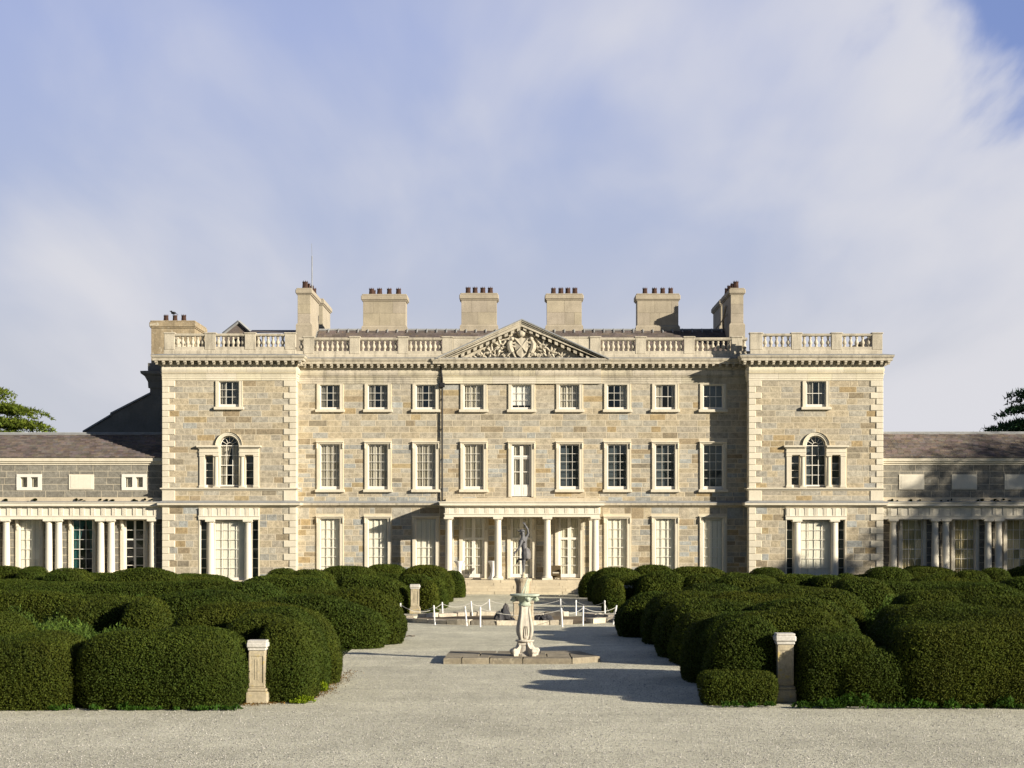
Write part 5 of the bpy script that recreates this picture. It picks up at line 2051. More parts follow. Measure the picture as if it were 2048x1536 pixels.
HEDGES = [
    # left side, front to back
    (-130, 188, 1268, 1423, 4.0, 'long low yew hedge at the front left end, running out of view'),
    (-150, 47, 1230, None, 4.0, 'domed yew hedge rising behind the long low hedge at the far left'),
    (168, 503, 1250, 1421, 4.2, 'broad boxy yew hedge immediately left of the sunlit stone pedestal'),
    (516, 634, 1238, 1406, 2.6, 'tall narrow yew hedge immediately right of the sunlit stone pedestal'),
    (445, 600, 1231, 1396, 1.8, 'yew hedge closing the dark niche above the sunlit stone pedestal'),
    (430, 661, 1217, 1387, 2.7, 'second rounded yew hedge behind the sunlit pedestal, beside the gravel path'),
    (330, 688, 1204, 1371, 3.0, 'third and tallest of the overlapping yew mounds beside the sunlit pedestal'),
    (470, 777, 1190, 1299, 3.0, 'smooth yew mound halfway along the left of the path, left of the sundial'),
    (540, 812, 1174, 1291, 3.4, 'yew mound whose tip meets the left end of the ruined pool kerb'),
    (372, 568, 1169, None, 4.0, 'rounded yew mound in the middle of the left maze, below the left pavilion'),
    (300, 520, 1182, None, 4.0, 'flat yew mound in the middle of the left maze behind the pale green weeds'),
    (372, 640, 1207, None, 4.0, 'dark low yew hedge behind the niche mounds on the left'),
    (255, 330, 1196, None, 3.0, 'small yew mound among the weeds in the middle of the left maze'),
    (-150, 176, 1156, None, 6.5, 'large swelling yew mound at the left edge of the picture'),
    (130, 290, 1192, None, 4.0, 'low yew mound in front of the split hedge on the left'),
    (62, 184, 1149, 1203, 3.5, 'left half of the yew hedge split by a narrow dark gap'),
    (200, 259, 1146, 1205, 3.5, 'right half of the yew hedge split by a narrow dark gap'),
    (313, 470, 1147, 1193, 5.0, 'oval yew mound in front of the left pavilion window'),
    (222, 354, 1136, None, 4.0, 'long yew hedge below the left colonnade, next to the left pavilion'),
    (350, 467, 1129, 1167, 4.0, 'yew hedge cut straight on its right end before the left pavilion window'),
    (470, 548, 1128, 1170, 4.0, 'yew hedge cut straight on its left end before the left pavilion window'),
    (-80, 47, 1131, None, 4.0, 'domed yew hedge below the leftmost columns of the colonnade'),
    (38, 92, 1133, None, 3.0, 'small yew hedge below the white shuttered colonnade window'),
    (92, 176, 1138, None, 4.0, 'low yew hedge below the green curtained colonnade window'),
    (488, 668, 1151, None, 5.0, 'wide yew mound below the left end of the house centre block'),
    (536, 594, 1138, None, 3.0, 'little yew dome against the quoins of the left pavilion'),
    (575, 662, 1140, None, 3.5, 'low yew hedge below the first ground floor window left of the portico'),
    (640, 752, 1132, None, 4.0, 'yew dome below the second ground floor window left of the portico'),
    (730, 812, 1129, None, 4.0, 'yew dome under the shaded wall just left of the portico'),
    (664, 826, 1151, 1228, 4.2, 'long yew mound ending at the far left niche pedestal'),
    (833, 879, 1160, 1226, 2.4, 'yew column immediately right of the far left niche pedestal'),
    (795, 872, 1149, 1221, 2.0, 'yew hedge arching over the far left niche pedestal'),
    (846, 895, 1154, 1218, 3.0, 'narrow yew mound behind the far left niche beside the path'),
    (792, 910, 1130, 1206, 4.2, 'tall rounded yew mound left of the path, next to last before the steps'),
    (880, 931, 1141, 1196, 3.2, 'last yew mound left of the path beside the entrance steps'),
    (-200, 463, 1139, None, 2.6, 'long undulating yew roll across the back of the left maze, below the colonnade'),
    (476, 884, 1140, None, 2.6, 'long undulating yew roll across the back of the left maze, below the house centre'),
    (-200, 792, 1157, None, 2.8, 'longest undulating yew roll, two thirds of the way back in the left maze'),
    (330, 772, 1173, None, 2.8, 'undulating yew roll in the middle of the left maze beside the path'),
    (-200, 300, 1177, None, 2.8, 'undulating yew roll in the middle of the left maze at the picture edge'),
    (390, 730, 1193, None, 2.8, 'undulating yew roll behind the smooth mound on the left of the path'),
    # right side, front to back
    (1215, 1600, 1140, None, 2.6, 'long undulating yew roll across the back of the right maze, below the house centre'),
    (1621, 2250, 1141, None, 2.6, 'long undulating yew roll across the back of the right maze, below the shaded wing'),
    (1275, 2250, 1158, None, 2.8, 'longest undulating yew roll, two thirds of the way back in the right maze'),
    (1310, 1740, 1175, None, 2.8, 'undulating yew roll in the middle of the right maze beside the path'),
    (1860, 2250, 1180, None, 2.8, 'undulating yew roll in the middle of the right maze at the picture edge'),
    (1330, 1700, 1193, None, 2.8, 'undulating yew roll behind the slim dark mounds on the right of the path'),
    (1581, 1752, 1262, 1413, 3.2, 'boxy yew hedge at the front right, immediately right of the shaded pedestal'),
    (1650, 1900, 1294, 1415, 3.4, 'low yew saddle at the front right between two taller hedges'),
    (1330, 1530, 1197, None, 5.0, 'dark yew ridge behind the hedges that shade the gravel on the right'),
    (1400, 1580, 1226, None, 4.0, 'yew ridge just behind the hedge left of the shaded pedestal'),
    (1300, 1480, 1183, None, 4.5, 'low yew ridge behind the slim dark mounds right of the sundial'),
    (1735, 2260, 1219, 1418, 5.0, 'large rising yew hedge at the front right corner of the picture'),
    (1404, 1564, 1229, 1404, 2.4, 'rounded yew hedge immediately left of the shaded stone pedestal'),
    (1403, 1556, 1342, 1412, 1.3, 'low clipped yew ledge at the foot of the hedge left of the shaded pedestal'),
    (1440, 1690, 1222, 1393, 2.2, 'yew hedge closing the dark niche above the shaded stone pedestal'),
    (1363, 1470, 1237, 1368, 3.0, 'bulging yew mound at the corner where the right hedge shades the gravel'),
    (1323, 1520, 1203, 1298, 2.8, 'dark yew mound right of the sundial platform, second from the front'),
    (1290, 1460, 1188, 1286, 2.8, 'slim dark yew mound right of the sundial'),
    (1233, 1430, 1184, 1276, 3.2, 'yew mound on the right whose tip meets the white rope posts'),
    (1356, 1495, 1172, None, 4.5, 'sunlit topped yew mound behind the rope posts on the right'),
    (1405, 1640, 1190, None, 4.5, 'long sloping yew hedge in the middle of the right maze'),
    (1476, 1706, 1173, None, 5.0, 'broad yew mound in the middle of the right maze'),
    (1490, 1690, 1201, None, 4.0, 'wide flat yew hedge right behind the niche of the shaded pedestal'),
    (1159, 1222, 1142, 1196, 3.2, 'last yew mound right of the path beside the entrance steps'),
    (1174, 1292, 1134, 1205, 4.0, 'tall rounded yew mound right of the path, next to last before the steps'),
    (1186, 1300, 1146, 1213, 5.0, 'third yew mound from the entrance steps on the right of the path'),
    (1342, 1480, 1221, 1334, 3.0, 'dark yew mound in the hollow of the right hedges beside the shaded gravel'),
    (1203, 1250, 1157, 1226, 2.6, 'yew column immediately left of the far right niche pedestal'),
    (1225, 1330, 1152, 1222, 2.4, 'yew hedge closing the niche of the far right pedestal'),
    (1266, 1386, 1145, 1226, 4.6, 'large yew dome right of the far right niche pedestal'),
    (1268, 1346, 1130, None, 3.5, 'yew dome below the first ground floor window right of the portico'),
    (1338, 1448, 1133, None, 4.0, 'long yew dome below the last ground floor windows of the centre block'),
    (1366, 1446, 1148, None, 4.0, 'low yew dome in the second row, below the shaded window of the centre block'),
    (1422, 1560, 1151, None, 4.5, 'wide low yew dome in front of the right pavilion quoins'),
    (1442, 1496, 1145, None, 3.0, 'thin yew ridge below the shaded inner corner of the house'),
    (1503, 1566, 1135, None, 3.5, 'sloping yew dome at the left corner of the right pavilion'),
    (1546, 1603, 1128, 1169, 3.6, 'yew hedge cut straight on its right end before the right pavilion window'),
    (1616, 1736, 1128, 1170, 4.0, 'yew hedge cut straight on its left end before the right pavilion window'),
    (1540, 1652, 1148, None, 4.2, 'yew dome in the second row before the right pavilion window'),
    (1622, 1688, 1150, None, 3.6, 'short yew dome right of the second row dome before the right pavilion'),
    (1672, 1713, 1147, None, 3.0, 'small squared yew top in the right maze below the pavilion quoins'),
    (1732, 1816, 1134, None, 4.0, 'dark yew hedge below the corner of the right pavilion and the shaded wing'),
    (1804, 1908, 1132, None, 4.0, 'yew hedge under the first window of the shaded right wing'),
    (1806, 1990, 1150, 1215, 5.0, 'sunlit yew shoulder standing before the dark hedges of the right wing'),
    (1912, 1974, 1141, None, 3.0, 'dark yew mound under the second window of the shaded right wing'),
    (1964, 2018, 1136, None, 3.0, 'dark yew mound between two columns of the shaded right wing'),
    (2006, 2150, 1134, None, 4.0, 'dark yew hedge at the right edge below the shaded wing'),
    (2003, 2170, 1153, None, 4.0, 'yew hedge in the second row at the right edge of the picture'),
    (1655, 1786, 1154, 1262, 5.0, 'large upright yew block with a sloping left shoulder in the right maze'),
    (1892, 2200, 1164, None, 5.0, 'broad sunlit yew mound at the right edge of the maze'),
    (1790, 1910, 1182, None, 4.0, 'yew mound left of the broad sunlit mound at the right edge'),
    (1850, 2040, 1172, None, 4.0, 'long yew ridge filling the right maze behind the front corner hedge'),
    (1930, 2200, 1196, None, 4.0, 'yew mound half hidden behind the rising front right hedge'),
    (1760, 1850, 1212, None, 3.0, 'short dark yew mound above the weeds in the right maze'),
]
for (x0, x1, yt, yb, dep, lab) in HEDGES:
    if not yb and x1 - x0 < 330:
        x0, x1 = x0 - (x1 - x0) * .10, x1 + (x1 - x0) * .10
    straight = 'cut straight' in lab or 'half of' in lab
    boxy = 'boxy' in lab or 'saddle' in lab or 'rising' in lab.split()[1] or 'ledge' in lab or 'long low' in lab or lab.startswith(('yew hedge closing', 'yew hedge arching'))
    over = None
    hedge(x0, x1, yt, yb, dep, lab, pexp=7 if 'ledge' in lab else 4.5 if straight or boxy else (5.0 if x1 - x0 > 330 else 3.6), zexp=7 if 'ledge' in lab else 4.0 if boxy else (3.8 if straight else (2.8 if yb else 3.3)), over=over, wave=.16 if x1 - x0 > 140 else .06)


def scatter(name, patches, mat, ln, wd, dens, label, base=(1, 1, 1)):
    """leafy ground cover: patches of (x, y, rx, ry, height)"""
    vs, fs, ts = [], [], []
    o = 0
    for (cx, cy, rx, ry, hh) in patches:
        n = int(dens * rx * ry * 3.14)
        a = RNG.uniform(0, 2 * PI, n)
        r = np.sqrt(RNG.random(n))
        x, y = cx + rx * r * np.cos(a), cy + ry * r * np.sin(a)
        top = hh * (1 - 0.6 * r ** 2) * (0.65 + 0.5 * np.array([noise.noise(Vector((p * 1.7, q * 1.7, 3.3))) for p, q in zip(x, y)]))
        z = np.maximum(0.02, top * RNG.random(n) ** 0.5)
        nr = np.stack([RNG.normal(0, .4, n), RNG.normal(-.2, .4, n), np.ones(n) * .8], 1)
        v, f, t = leaf_tris(np.stack([x, y, z], 1), nr / np.linalg.norm(nr, axis=1, keepdims=True), ln, wd, base, .6, .1, .3)
        vs.append(v)
        fs.append(f + o)
        ts.append(t)
        o += len(v)
    V, Fc, T = np.concatenate(vs), np.concatenate(fs), np.concatenate(ts)
    org = (V[:, 0].mean(), V[:, 1].mean(), 0)
    ob = link(name, np_mesh(name, V, [Fc], T, [mat], org), None, org)
    return tag(ob, label, kind='stuff')


def at(px, d):
    return PX(px, d)


scatter('undergrowth', [(at(60, 50), 50, 2.0, 2.0, 1.35), (at(110, 54), 54, 2.0, 2.0, 1.75), (at(190, 53), 53, 2.0, 1.8, 1.5), (at(275, 52), 52, 2.0, 1.8, 1.45), (at(355, 52), 52, 1.8, 1.8, 1.4), (at(60, 58), 58, 2.2, 2.0, 1.7),
                        (at(290, 79), 79, 1.6, 1.6, 1.5), (at(130, 48), 48, 2.0, 1.4, 1.25), (at(40, 62), 62, 2.4, 2.2, 1.3)], M_WEED, 0.11, 0.05, 900, 'pale green weeds filling the hollow between the left yew hedges')
scatter('undergrowth', [(at(1730, 50), 50, 1.4, 2.0, 1.25), (at(1790, 52), 52, 1.6, 2.2, 1.45), (at(1850, 54), 54, 1.6, 2.0, 1.4), (at(1795, 70), 70, 1.8, 1.5, 1.9), (at(1700, 54), 54, 1.0, 1.5, 1.2)],
        M_WEED, 0.11, 0.05, 900, 'pale green weeds filling the hollow between the right yew hedges')
iv = [(at(p, 41.45), 41.45 + random.uniform(0, .2), random.uniform(.05, .2), .14, random.uniform(.06, .26)) for p in (96, 110, 131, 190, 240, 252, 268, 281, 299, 318, 352, 398, 402, 431, 447, 455, 468)]
iv += [(at(p, 41.85), 41.85 + random.uniform(0, .2), random.uniform(.06, .3), .16, random.uniform(.08, .40)) for p in (1603, 1612, 1640, 1655, 1668, 1690, 1702, 1733, 1760, 1772, 1800, 1838, 1860, 1905, 1950, 1962, 2010, 2040)]
iv += [(at(p, 42.2), 42.2 + random.uniform(0, .1), .12, .12, random.uniform(.1, .25)) for p in (1452, 1470, 1498, 1505, 1540)]
scatter('ivy', iv, M_IVY, 0.065, 0.05, 1500, 'ivy creeping along the foot of the front hedges', (.55, .62, .55))
scatter('yellow_weeds', [(at(610, 43.3), 43.3, .22, .15, .22), (at(646, 46.2), 46.2, .12, .12, .3), (at(597, 43.1), 43.1, .2, .1, .1)], M_IVY, 0.07, 0.05, 2200, 'yellow green weeds at the hedge foot beside the gravel', (2.2, 1.5, .6))
# fallen dry leaves along the hedge feet
n = 1300
t = RNG.random(n)
line = np.array([(470, 1412), (560, 1406), (640, 1392), (668, 1368), (700, 1342)])
k = np.clip((t * (len(line) - 1)).astype(int), 0, len(line) - 2)
ff = (t * (len(line) - 1) - k)[:, None]
pp = line[k] * (1 - ff) + line[k + 1] * ff
dd = H * F / (pp[:, 1] - HY)
P3 = np.stack([(pp[:, 0] - VX) * dd / F + RNG.normal(0.02, .14, n), dd + RNG.normal(.1, .25, n), np.full(n, .012)], 1)
v, f, tt = leaf_tris(P3, np.tile([[0, -.2, .3]], (n, 1)), .035, .03, (2.6, 1.0, .9), 1.2, 0, .4)
v[:, 2] = np.maximum(v[:, 2], .006)
ob = link('leaf_litter', np_mesh('leaf_litter', v, [f], tt, [M_LIME], tuple(P3.mean(0))), None, tuple(P3.mean(0)))
tag(ob, 'dry brown leaf litter along the foot of the left hedges', kind='stuff')

# loose chippings lying proud on the gravel in the foreground
n = 60000
dd = 31 + 30 * RNG.random(n) ** 1.25
xx = RNG.uniform(-1, 1, n) * dd * 0.30
ss = RNG.uniform(.008, .019, n)
tet = np.array([(1, 0, -.3), (-.5, .87, -.3), (-.5, -.87, -.3), (0, 0, .6)])
ang = RNG.uniform(0, 6.28, n)
ca, sa = np.cos(ang), np.sin(ang)
vt = np.empty((n, 4, 3))
for k in range(4):
    q = tet[k] * (1 + RNG.uniform(-.3, .3, (n, 3)))
    vt[:, k, 0] = xx + ss * (q[:, 0] * ca - q[:, 1] * sa)
    vt[:, k, 1] = dd + ss * (q[:, 0] * sa + q[:, 1] * ca)
    vt[:, k, 2] = ss * (q[:, 2] + .22)
fb = np.array([(0, 1, 3), (1, 2, 3), (2, 0, 3)])
fc = (np.arange(n)[:, None, None] * 4 + fb[None]).reshape(-1, 3)
g = np.repeat(RNG.choice([.25, .45, .52, .58, .66, .85], n, p=[.12, .2, .25, .2, .15, .08])[:, None] * np.array([[1, .95, .86]]), 4, 0)
M_CHIP = surf('stone_chip', (1, 1, 1), 0.95, .1, 2, 30, 0)
tag(link('loose_chippings', np_mesh('loose_chippings', vt.reshape(-1, 3), [fc], g, [M_CHIP], (0, 0, 0)), None, (0, 0, 0)), 'loose stone chippings on the gravel', kind='stuff')


# ------------------------------------------------------------------ trees
def tree(loc, hgt, rad, label, kind='cedar', mat=None, nclump=60, lpc=160, leafs=(.35, .16), base=(1, 1, 1), crown0=0.25, group=None, seed=1):
    rs = random.Random(seed)
    T = emp('cedar_tree' if kind == 'cedar' else 'broadleaf_tree', (*loc, 0), label, 'tree', group)
    m = MB()
    pts = [(loc[0] + rs.uniform(-.2, .2) * k / 6, loc[1], hgt * .95 * k / 6) for k in range(7)]
    r0 = hgt * .032
    m.tube(pts, [r0 * (1.25 - .95 * k / 6) for k in range(7)], 8)
    pc, nr = [], []
    for q in range(nclump):
        t = crown0 + (1 - crown0) * (q + .5) / nclump
        a = rs.uniform(0, 2 * PI)
        if kind == 'cedar':
            t = round(t * 13) / 13 + rs.uniform(-.008, .008)
            env = rad * (1.0 - max(0, (t - .35) / .65) ** 1.6 * .75) * (.8 + .2 * rs.random())
            rr = env * rs.uniform(.35, 1.0)
        else:
            env = rad * math.sqrt(max(.05, 1 - ((t - (1 + crown0) / 2) / ((1 - crown0) / 2 * 1.02)) ** 2))
            rr = env * rs.uniform(.3, 1.0) ** .6
        c = Vector((loc[0] + rr * math.cos(a), loc[1] + rr * math.sin(a), hgt * t))
        if kind == 'cedar':
            c.z -= rr * .13
        b = Vector((loc[0], loc[1], max(hgt * .12, c.z - rr * (.25 if kind == 'cedar' else .8))))
        mid = b.lerp(c, .55) + Vector((0, 0, rr * .08))
        if q % 2 == 0 or kind == 'cedar':
            m.tube([b, mid, c], [r0 * .28, r0 * .17, r0 * .05], 5)
        if kind == 'cedar':
            sx, sz = rad * rs.uniform(.20, .34), rad * .026
        else:
            sx = rad * rs.uniform(.20, .34)
            sz = sx * .7
        n = int(lpc * (sx / (rad * .27)) ** 2)
        g = RNG.normal(size=(n, 3))
        g /= np.linalg.norm(g, axis=1, keepdims=True)
        g *= RNG.random((n, 1)) ** .45
        u = np.array([math.cos(a), math.sin(a), 0])
        w_ = np.array([-math.sin(a), math.cos(a), 0])
        # plates droop towards their outer tips
        out = g[:, :1]
        P = np.array(c)[None] + out * sx * 1.25 * u + g[:, 1:2] * sx * .8 * w_ + g[:, 2:3] * np.array([[0, 0, sz]])
        if kind == 'cedar':
            P[:, 2] -= (np.maximum(0, out[:, 0]) ** 2) * sx * .30
            P[:, 2] += np.sin(P[:, 0] * 3.1) * .06 + np.sin(P[:, 1] * 2.7) * .06
        pc.append(P)
        gn = g.copy()
        if kind == 'cedar':
            gn = gn * .4 + out * u * .5
            gn[:, 2] += .15
        nr.append(gn)
    put('trunk', m, M_BARK, T, (*loc, 0))
    P, N = np.concatenate(pc), np.concatenate(nr)
    N /= np.linalg.norm(N, axis=1, keepdims=True) + 1e-9
    v, f, t = leaf_tris(P, N, leafs[0], leafs[1], base, .7, 0, .3)
    link('crown', np_mesh('crown', v, [f], t, [mat], (*loc, hgt * .5)), T, (*loc, hgt * .5))
    return T


tree((at(-62, 150), 150), 14.9, 9.2, 'sunlit yellow green cedar behind the left wing roof', 'cedar', M_CEDAR, 130, 620, (.26, .12), (.85, .95, .8), .30, seed=4)
tree((at(2172, 142), 142), 15.8, 9.0, 'dark cedar behind the right wing roof at the right edge', 'cedar', M_FIR, 130, 700, (.34, .15), (1, 1, 1), .22, seed=9)
# trees standing to the right of the view: their shade falls over the right wing
for (bx, by, hh, rd, sd, c0) in ((64.5, 92.0, 22.0, 7.8, 3, .1), (74.5, 97.0, 24.5, 8.2, 5, .1), (47.5, 98.0, 9.7, 3.4, 8, .08), (57, 86.5, 16.5, 3.6, 12, .1)):
    tree((bx, by), hh, rd, ['tall', 'spreading', 'small', 'slender'][[3, 5, 8, 12].index(sd)] + ' leafy tree shading the right wing', 'broad', M_LIME, 110, 190, (.34, .24), (1, 1, 1), c0, 'trees shading the right wing', sd)

PKL = ['tall one left of the lone middle tree', 'rounded one near the axis of the path', 'smallest one nearest the axis', 'tallest one right of the axis', 'low one right of the axis', 'tall one between two rounded ones', 'plain one towards the right end', 'rounded one towards the left end', 'tall one at the right end', 'tall one at the left end']
PK = tree((-40, -75), 12, 7.5, 'park tree on the lawn opposite the house', 'broad', M_LIME, 70, 150, (.55, .4), (1, 1, 1), .12, 'park trees facing the house', 21)
for (bx, by, sc) in ((-62, -88, 1.15), (-22, -92, .95), (-5, -78, .8), (14, -95, 1.2), (33, -82, .9), (52, -96, 1.1), (71, -86, 1.0), (-82, -80, .95), (90, -92, 1.15), (-102, -92, 1.2)):
    c = PK.copy()
    COL.objects.link(c)
    c.location = (bx, by, 0)
    c.scale = (sc, sc, sc)
    c.rotation_euler = (0, 0, bx)
    c['label'] = 'park tree on the lawn facing the house, ' + PKL.pop(0)
    for ch in PK.children:
        k = ch.copy()
        COL.objects.link(k)
        k.parent = c

# ------------------------------------------------------------------ garden objects
# stone pedestals standing in the hedge niches
def pedestal(px, ybot, ytop, w, label, plinth=True):
    d = H * F / (ybot - HY)
    x = PX(px, d)
    yc = d + w / 2 + .20
    h = (ybot - ytop) * d / F
    T = emp('stone_pedestal', (x, yc, 0), label, 'pedestal', 'stone pedestals in the hedge niches')
    m = MB()
    m.box(x - w * .62, x + w * .62, yc - w * .62, yc + w * .62, 0, h * .19, ch=.02)
    m.box(x - w * .56, x + w * .56, yc - w * .56, yc + w * .56, h * .19, h * .24, ch=.03)
    put('plinth', m, M_PED, T)
    m = MB()
    m.box(x - w * .46, x + w * .46, yc - w * .46, yc + w * .46, h * .24, h * .84, ch=.012)
    for s in (-1, 1):
        m.box(x + s * w * .40 - w * .06, x + s * w * .40 + w * .06, yc - w * .50, yc - w * .45, h * .27, h * .81, ch=.008)
    m.box(x - w * .34, x + w * .34, yc - w * .498, yc - w * .45, h * .27, h * .33, ch=.008)
    m.box(x - w * .34, x + w * .34, yc - w * .498, yc - w * .45, h * .75, h * .81, ch=.008)
    m.box(x - w * .12, x - w * .06, yc - w * .48, yc - w * .44, h * .38, h * .70)
    m.box(x + w * .02, x + w * .10, yc - w * .48, yc - w * .44, h * .38, h * .70)
    put('shaft', m, M_PED, T)
    m = MB()
    m.box(x - w * .52, x + w * .52, yc - w * .52, yc + w * .52, h * .84, h * .88, ch=.015)
    m.box(x - w * .60, x + w * .60, yc - w * .60, yc + w * .60, h * .88, h * .97, ch=.03)
    m.box(x - w * .54, x + w * .54, yc - w * .54, yc + w * .54, h * .97, h, ch=.02)
    put('cap', m, M_CAP, T)


pedestal(511, 1409, 1282, .40, 'sunlit lichen stained stone pedestal in the front left hedge niche')
pedestal(1574, 1407, 1268, .40, 'shaded stone pedestal with a white cap in the front right hedge niche')
pedestal(829, 1228, 1169, .40, 'small sunlit stone pedestal in the far left hedge niche')
pedestal(1256, 1222, 1171, .42, 'dark shaded stone pedestal in the far right hedge niche')

# sundial platform
zpl = .165
PLT = emp('stone_platform', (0.1, 57, 0), 'low platform of weathered stone slabs under the sundial', 'platform')
poly = [(-2.23, 55.4), (1.52, 55.4), (2.38, 56.25), (1.86, 58.7), (-2.17, 58.7)]
m = MB()
m.box(-2.0, 1.5, 55.6, 58.5, 0, .10)
put('core', m, M_SLAB, PLT)


def slab(pts, t):
    m = MB()
    n = len(pts)
    cx, cy = sum(p[0] for p in pts) / n, sum(p[1] for p in pts) / n
    j = random.uniform(-.008, .008)
    lo = [(p[0], p[1], -.02) for p in pts]
    mi = [(p[0], p[1], zpl + j - .03) for p in pts]
    hi = [(p[0] + (cx - p[0]) * .03, p[1] + (cy - p[1]) * .03, zpl + j) for p in pts]
    m.add(lo + mi + hi, [tuple(range(2 * n, 3 * n))] + [(i, (i + 1) % n, n + (i + 1) % n, n + i) for i in range(n)] + [(n + i, n + (i + 1) % n, 2 * n + (i + 1) % n, 2 * n + i) for i in range(n)], (t, t, t * .97))
    put('slab', m, M_SLAB, PLT)


g_ = .012
cuts = [-2.23, -1.70, -.89, .08, 1.52]
for k in range(4):
    a, b = cuts[k] + g_ * (k > 0), cuts[k + 1] - g_
    slab([(a, 55.4), (b, 55.4), (b, 56.2), (a + (.02 if k == 0 else 0), 56.2)], random.uniform(.8, 1.1))
slab([(1.52 + g_, 55.4), (2.38, 56.25), (2.2, 57.0), (1.52 + g_, 56.2)], .95)
cuts = [-2.21, -1.2, -.2, .8, 1.50]
for k in range(4):
    a, b = cuts[k] + g_ * (k > 0), cuts[k + 1] - g_
    slab([(a, 56.2 + g_), (b, 56.2 + g_), (b, 57.7), (a + (.02 if k == 0 else 0), 57.7)], random.uniform(.85, 1.15))
slab([(1.50 + g_, 56.2 + g_), (2.2, 57.0 + g_), (2.06, 57.7), (1.50 + g_, 57.7)], 1.0)
cuts = [-2.19, -.7, .6, 2.04]
for k in range(3):
    a, b = cuts[k] + g_ * (k > 0), cuts[k + 1] - g_
    slab([(a, 57.7 + g_), (b, 57.7 + g_), (b - (.18 if k == 2 else 0), 58.7), (a + (.02 if k == 0 else 0), 58.7)], random.uniform(.8, 1.1))

# sundial
ds = 56.55
SX = PX(1049.5, ds)


def SZ(py):
    return PZ(py, ds)


ps = ds / F
DIAL = emp('sundial', (SX, ds, zpl), 'carved stone sundial with a green bronze dial plate on the slab platform', 'sundial')
zf, zbelt, zn = zpl, SZ(1281), SZ(1211)
# four sided baluster: a square section with hollowed faces and rounded corner ribs
prof = [(10.5, 1281), (13.5, 1277), (16.5, 1270), (17.8, 1262), (17.5, 1254), (15.8, 1244), (13.6, 1234), (12.2, 1225), (11.8, 1218), (12.6, 1211)]
m = MB()
NA = 32
vs, fs = [], []
for (r, py) in prof:
    for k in range(NA):
        a = 2 * PI * k / NA
        c4 = math.cos(4 * (a - PI / 4))           # +1 on the diagonal ribs
        rr = r * ps * .84 * (1.0 + .12 * c4 + .06 * math.cos(8 * (a - PI / 4)) - .05)
        vs.append((SX + rr * math.cos(a + R(12)), ds + rr * math.sin(a + R(12)), SZ(py)))
for j in range(len(prof) - 1):
    for k in range(NA):
        fs.append((j * NA + k, j * NA + (k + 1) % NA, (j + 1) * NA + (k + 1) % NA, (j + 1) * NA + k))
fs += [tuple(range(NA))[::-1], tuple((len(prof) - 1) * NA + k for k in range(NA))]
m.add(vs, fs)
put('baluster_shaft', m, M_DIAL, DIAL, smooth=True)
# strap ribs with volutes running down each corner
for q in range(4):
    a = R(12) + PI / 4 + q * PI / 2
    m = MB()
    pts = [(SX + (r * .90) * ps * math.cos(a), ds + (r * .90) * ps * math.sin(a), SZ(py)) for (r, py) in prof[::-1]]
    m.tube(pts, [.03, .034, .038, .042, .05, .058, .06, .054, .045, .03], 8)
    put('corner_strap', m, M_DIAL, DIAL, smooth=True)
m = MB()
for q in range(4):
    a = R(12) + q * PI / 2
    for s in (-1, 0, 1):
        t = (-math.sin(a), math.cos(a))
        pts = []
        for (r, py) in ((15.2, 1275), (16.6, 1268), (16.8, 1260), (15.8, 1252)):
            w = s * .065 * (1 - abs(py - 1264) / 24)
            pts.append((SX + (r * .80) * ps * math.cos(a) + t[0] * w, ds + r * .80 * ps * math.sin(a) + t[1] * w, SZ(py)))
        m.tube(pts, .018, 6)
put('fluting', m, M_DIAL, DIAL, smooth=True)
m = MB()
m.lathe(SX, ds, [(.10, SZ(1283)), (.27, SZ(1283)), (.285, SZ(1281.5)), (.27, SZ(1279.5)), (.1, SZ(1279))], 24)
m.box(SX - .2, SX + .2, ds - .2, ds + .2, SZ(1291), SZ(1283), ch=.02)
m.lathe(SX, ds, [(.30, zf), (.30, zf + .06), (.25, zf + .09), (.24, zf + .16), (.20, SZ(1291))], 24)
put('base', m, M_DIAL, DIAL)
for q in range(4):
    a = R(38) + q * PI / 2
    u = Vector((math.cos(a), math.sin(a), 0))
    wv = Vector((-u.y, u.x, 0))
    c = Vector((SX, ds, 0))
    m = MB()
    # a scrolled bracket foot, .13 wide
    outl = [(.14, SZ(1282)), (.22, SZ(1283)), (.245, SZ(1288)), (.29, SZ(1293)), (.36, SZ(1296.5)), (.45, SZ(1296)), (.50, SZ(1299)), (.505, SZ(1303)), (.47, SZ(1305.5)), (.455, zf), (.30, zf), (.14, zf)]
    n = len(outl)
    vs = []
    for s in (-1, 1):
        for (r, z) in outl:
            vs.append(c + u * r + wv * (.075 * s) + Vector((0, 0, z)))
    m.add(vs, [tuple(range(n))[::-1], tuple(range(n, 2 * n))] + [(i, (i + 1) % n, n + (i + 1) % n, n + i) for i in range(n)])
    for s in (-1, 1):
        cc = c + u * .435 + Vector((0, 0, SZ(1301)))
        p0, p1 = cc + wv * (.06 * s), cc + wv * (.10 * s)
        m.tube([p0, p1], [.062, .058], 12)
        m.tube([cc + wv * (.09 * s), cc + wv * (.115 * s)], [.03, .026], 10)
    put('scroll_foot', m, M_DIAL, DIAL)
m = MB()
m.lathe(SX, ds, [(.18, SZ(1212)), (.20, SZ(1209)), (.16, SZ(1207)), (.17, SZ(1203)), (.25, SZ(1197)), (.29, SZ(1194)), (.28, SZ(1192.5))], 24)
put('neck', m, M_VERD, DIAL)
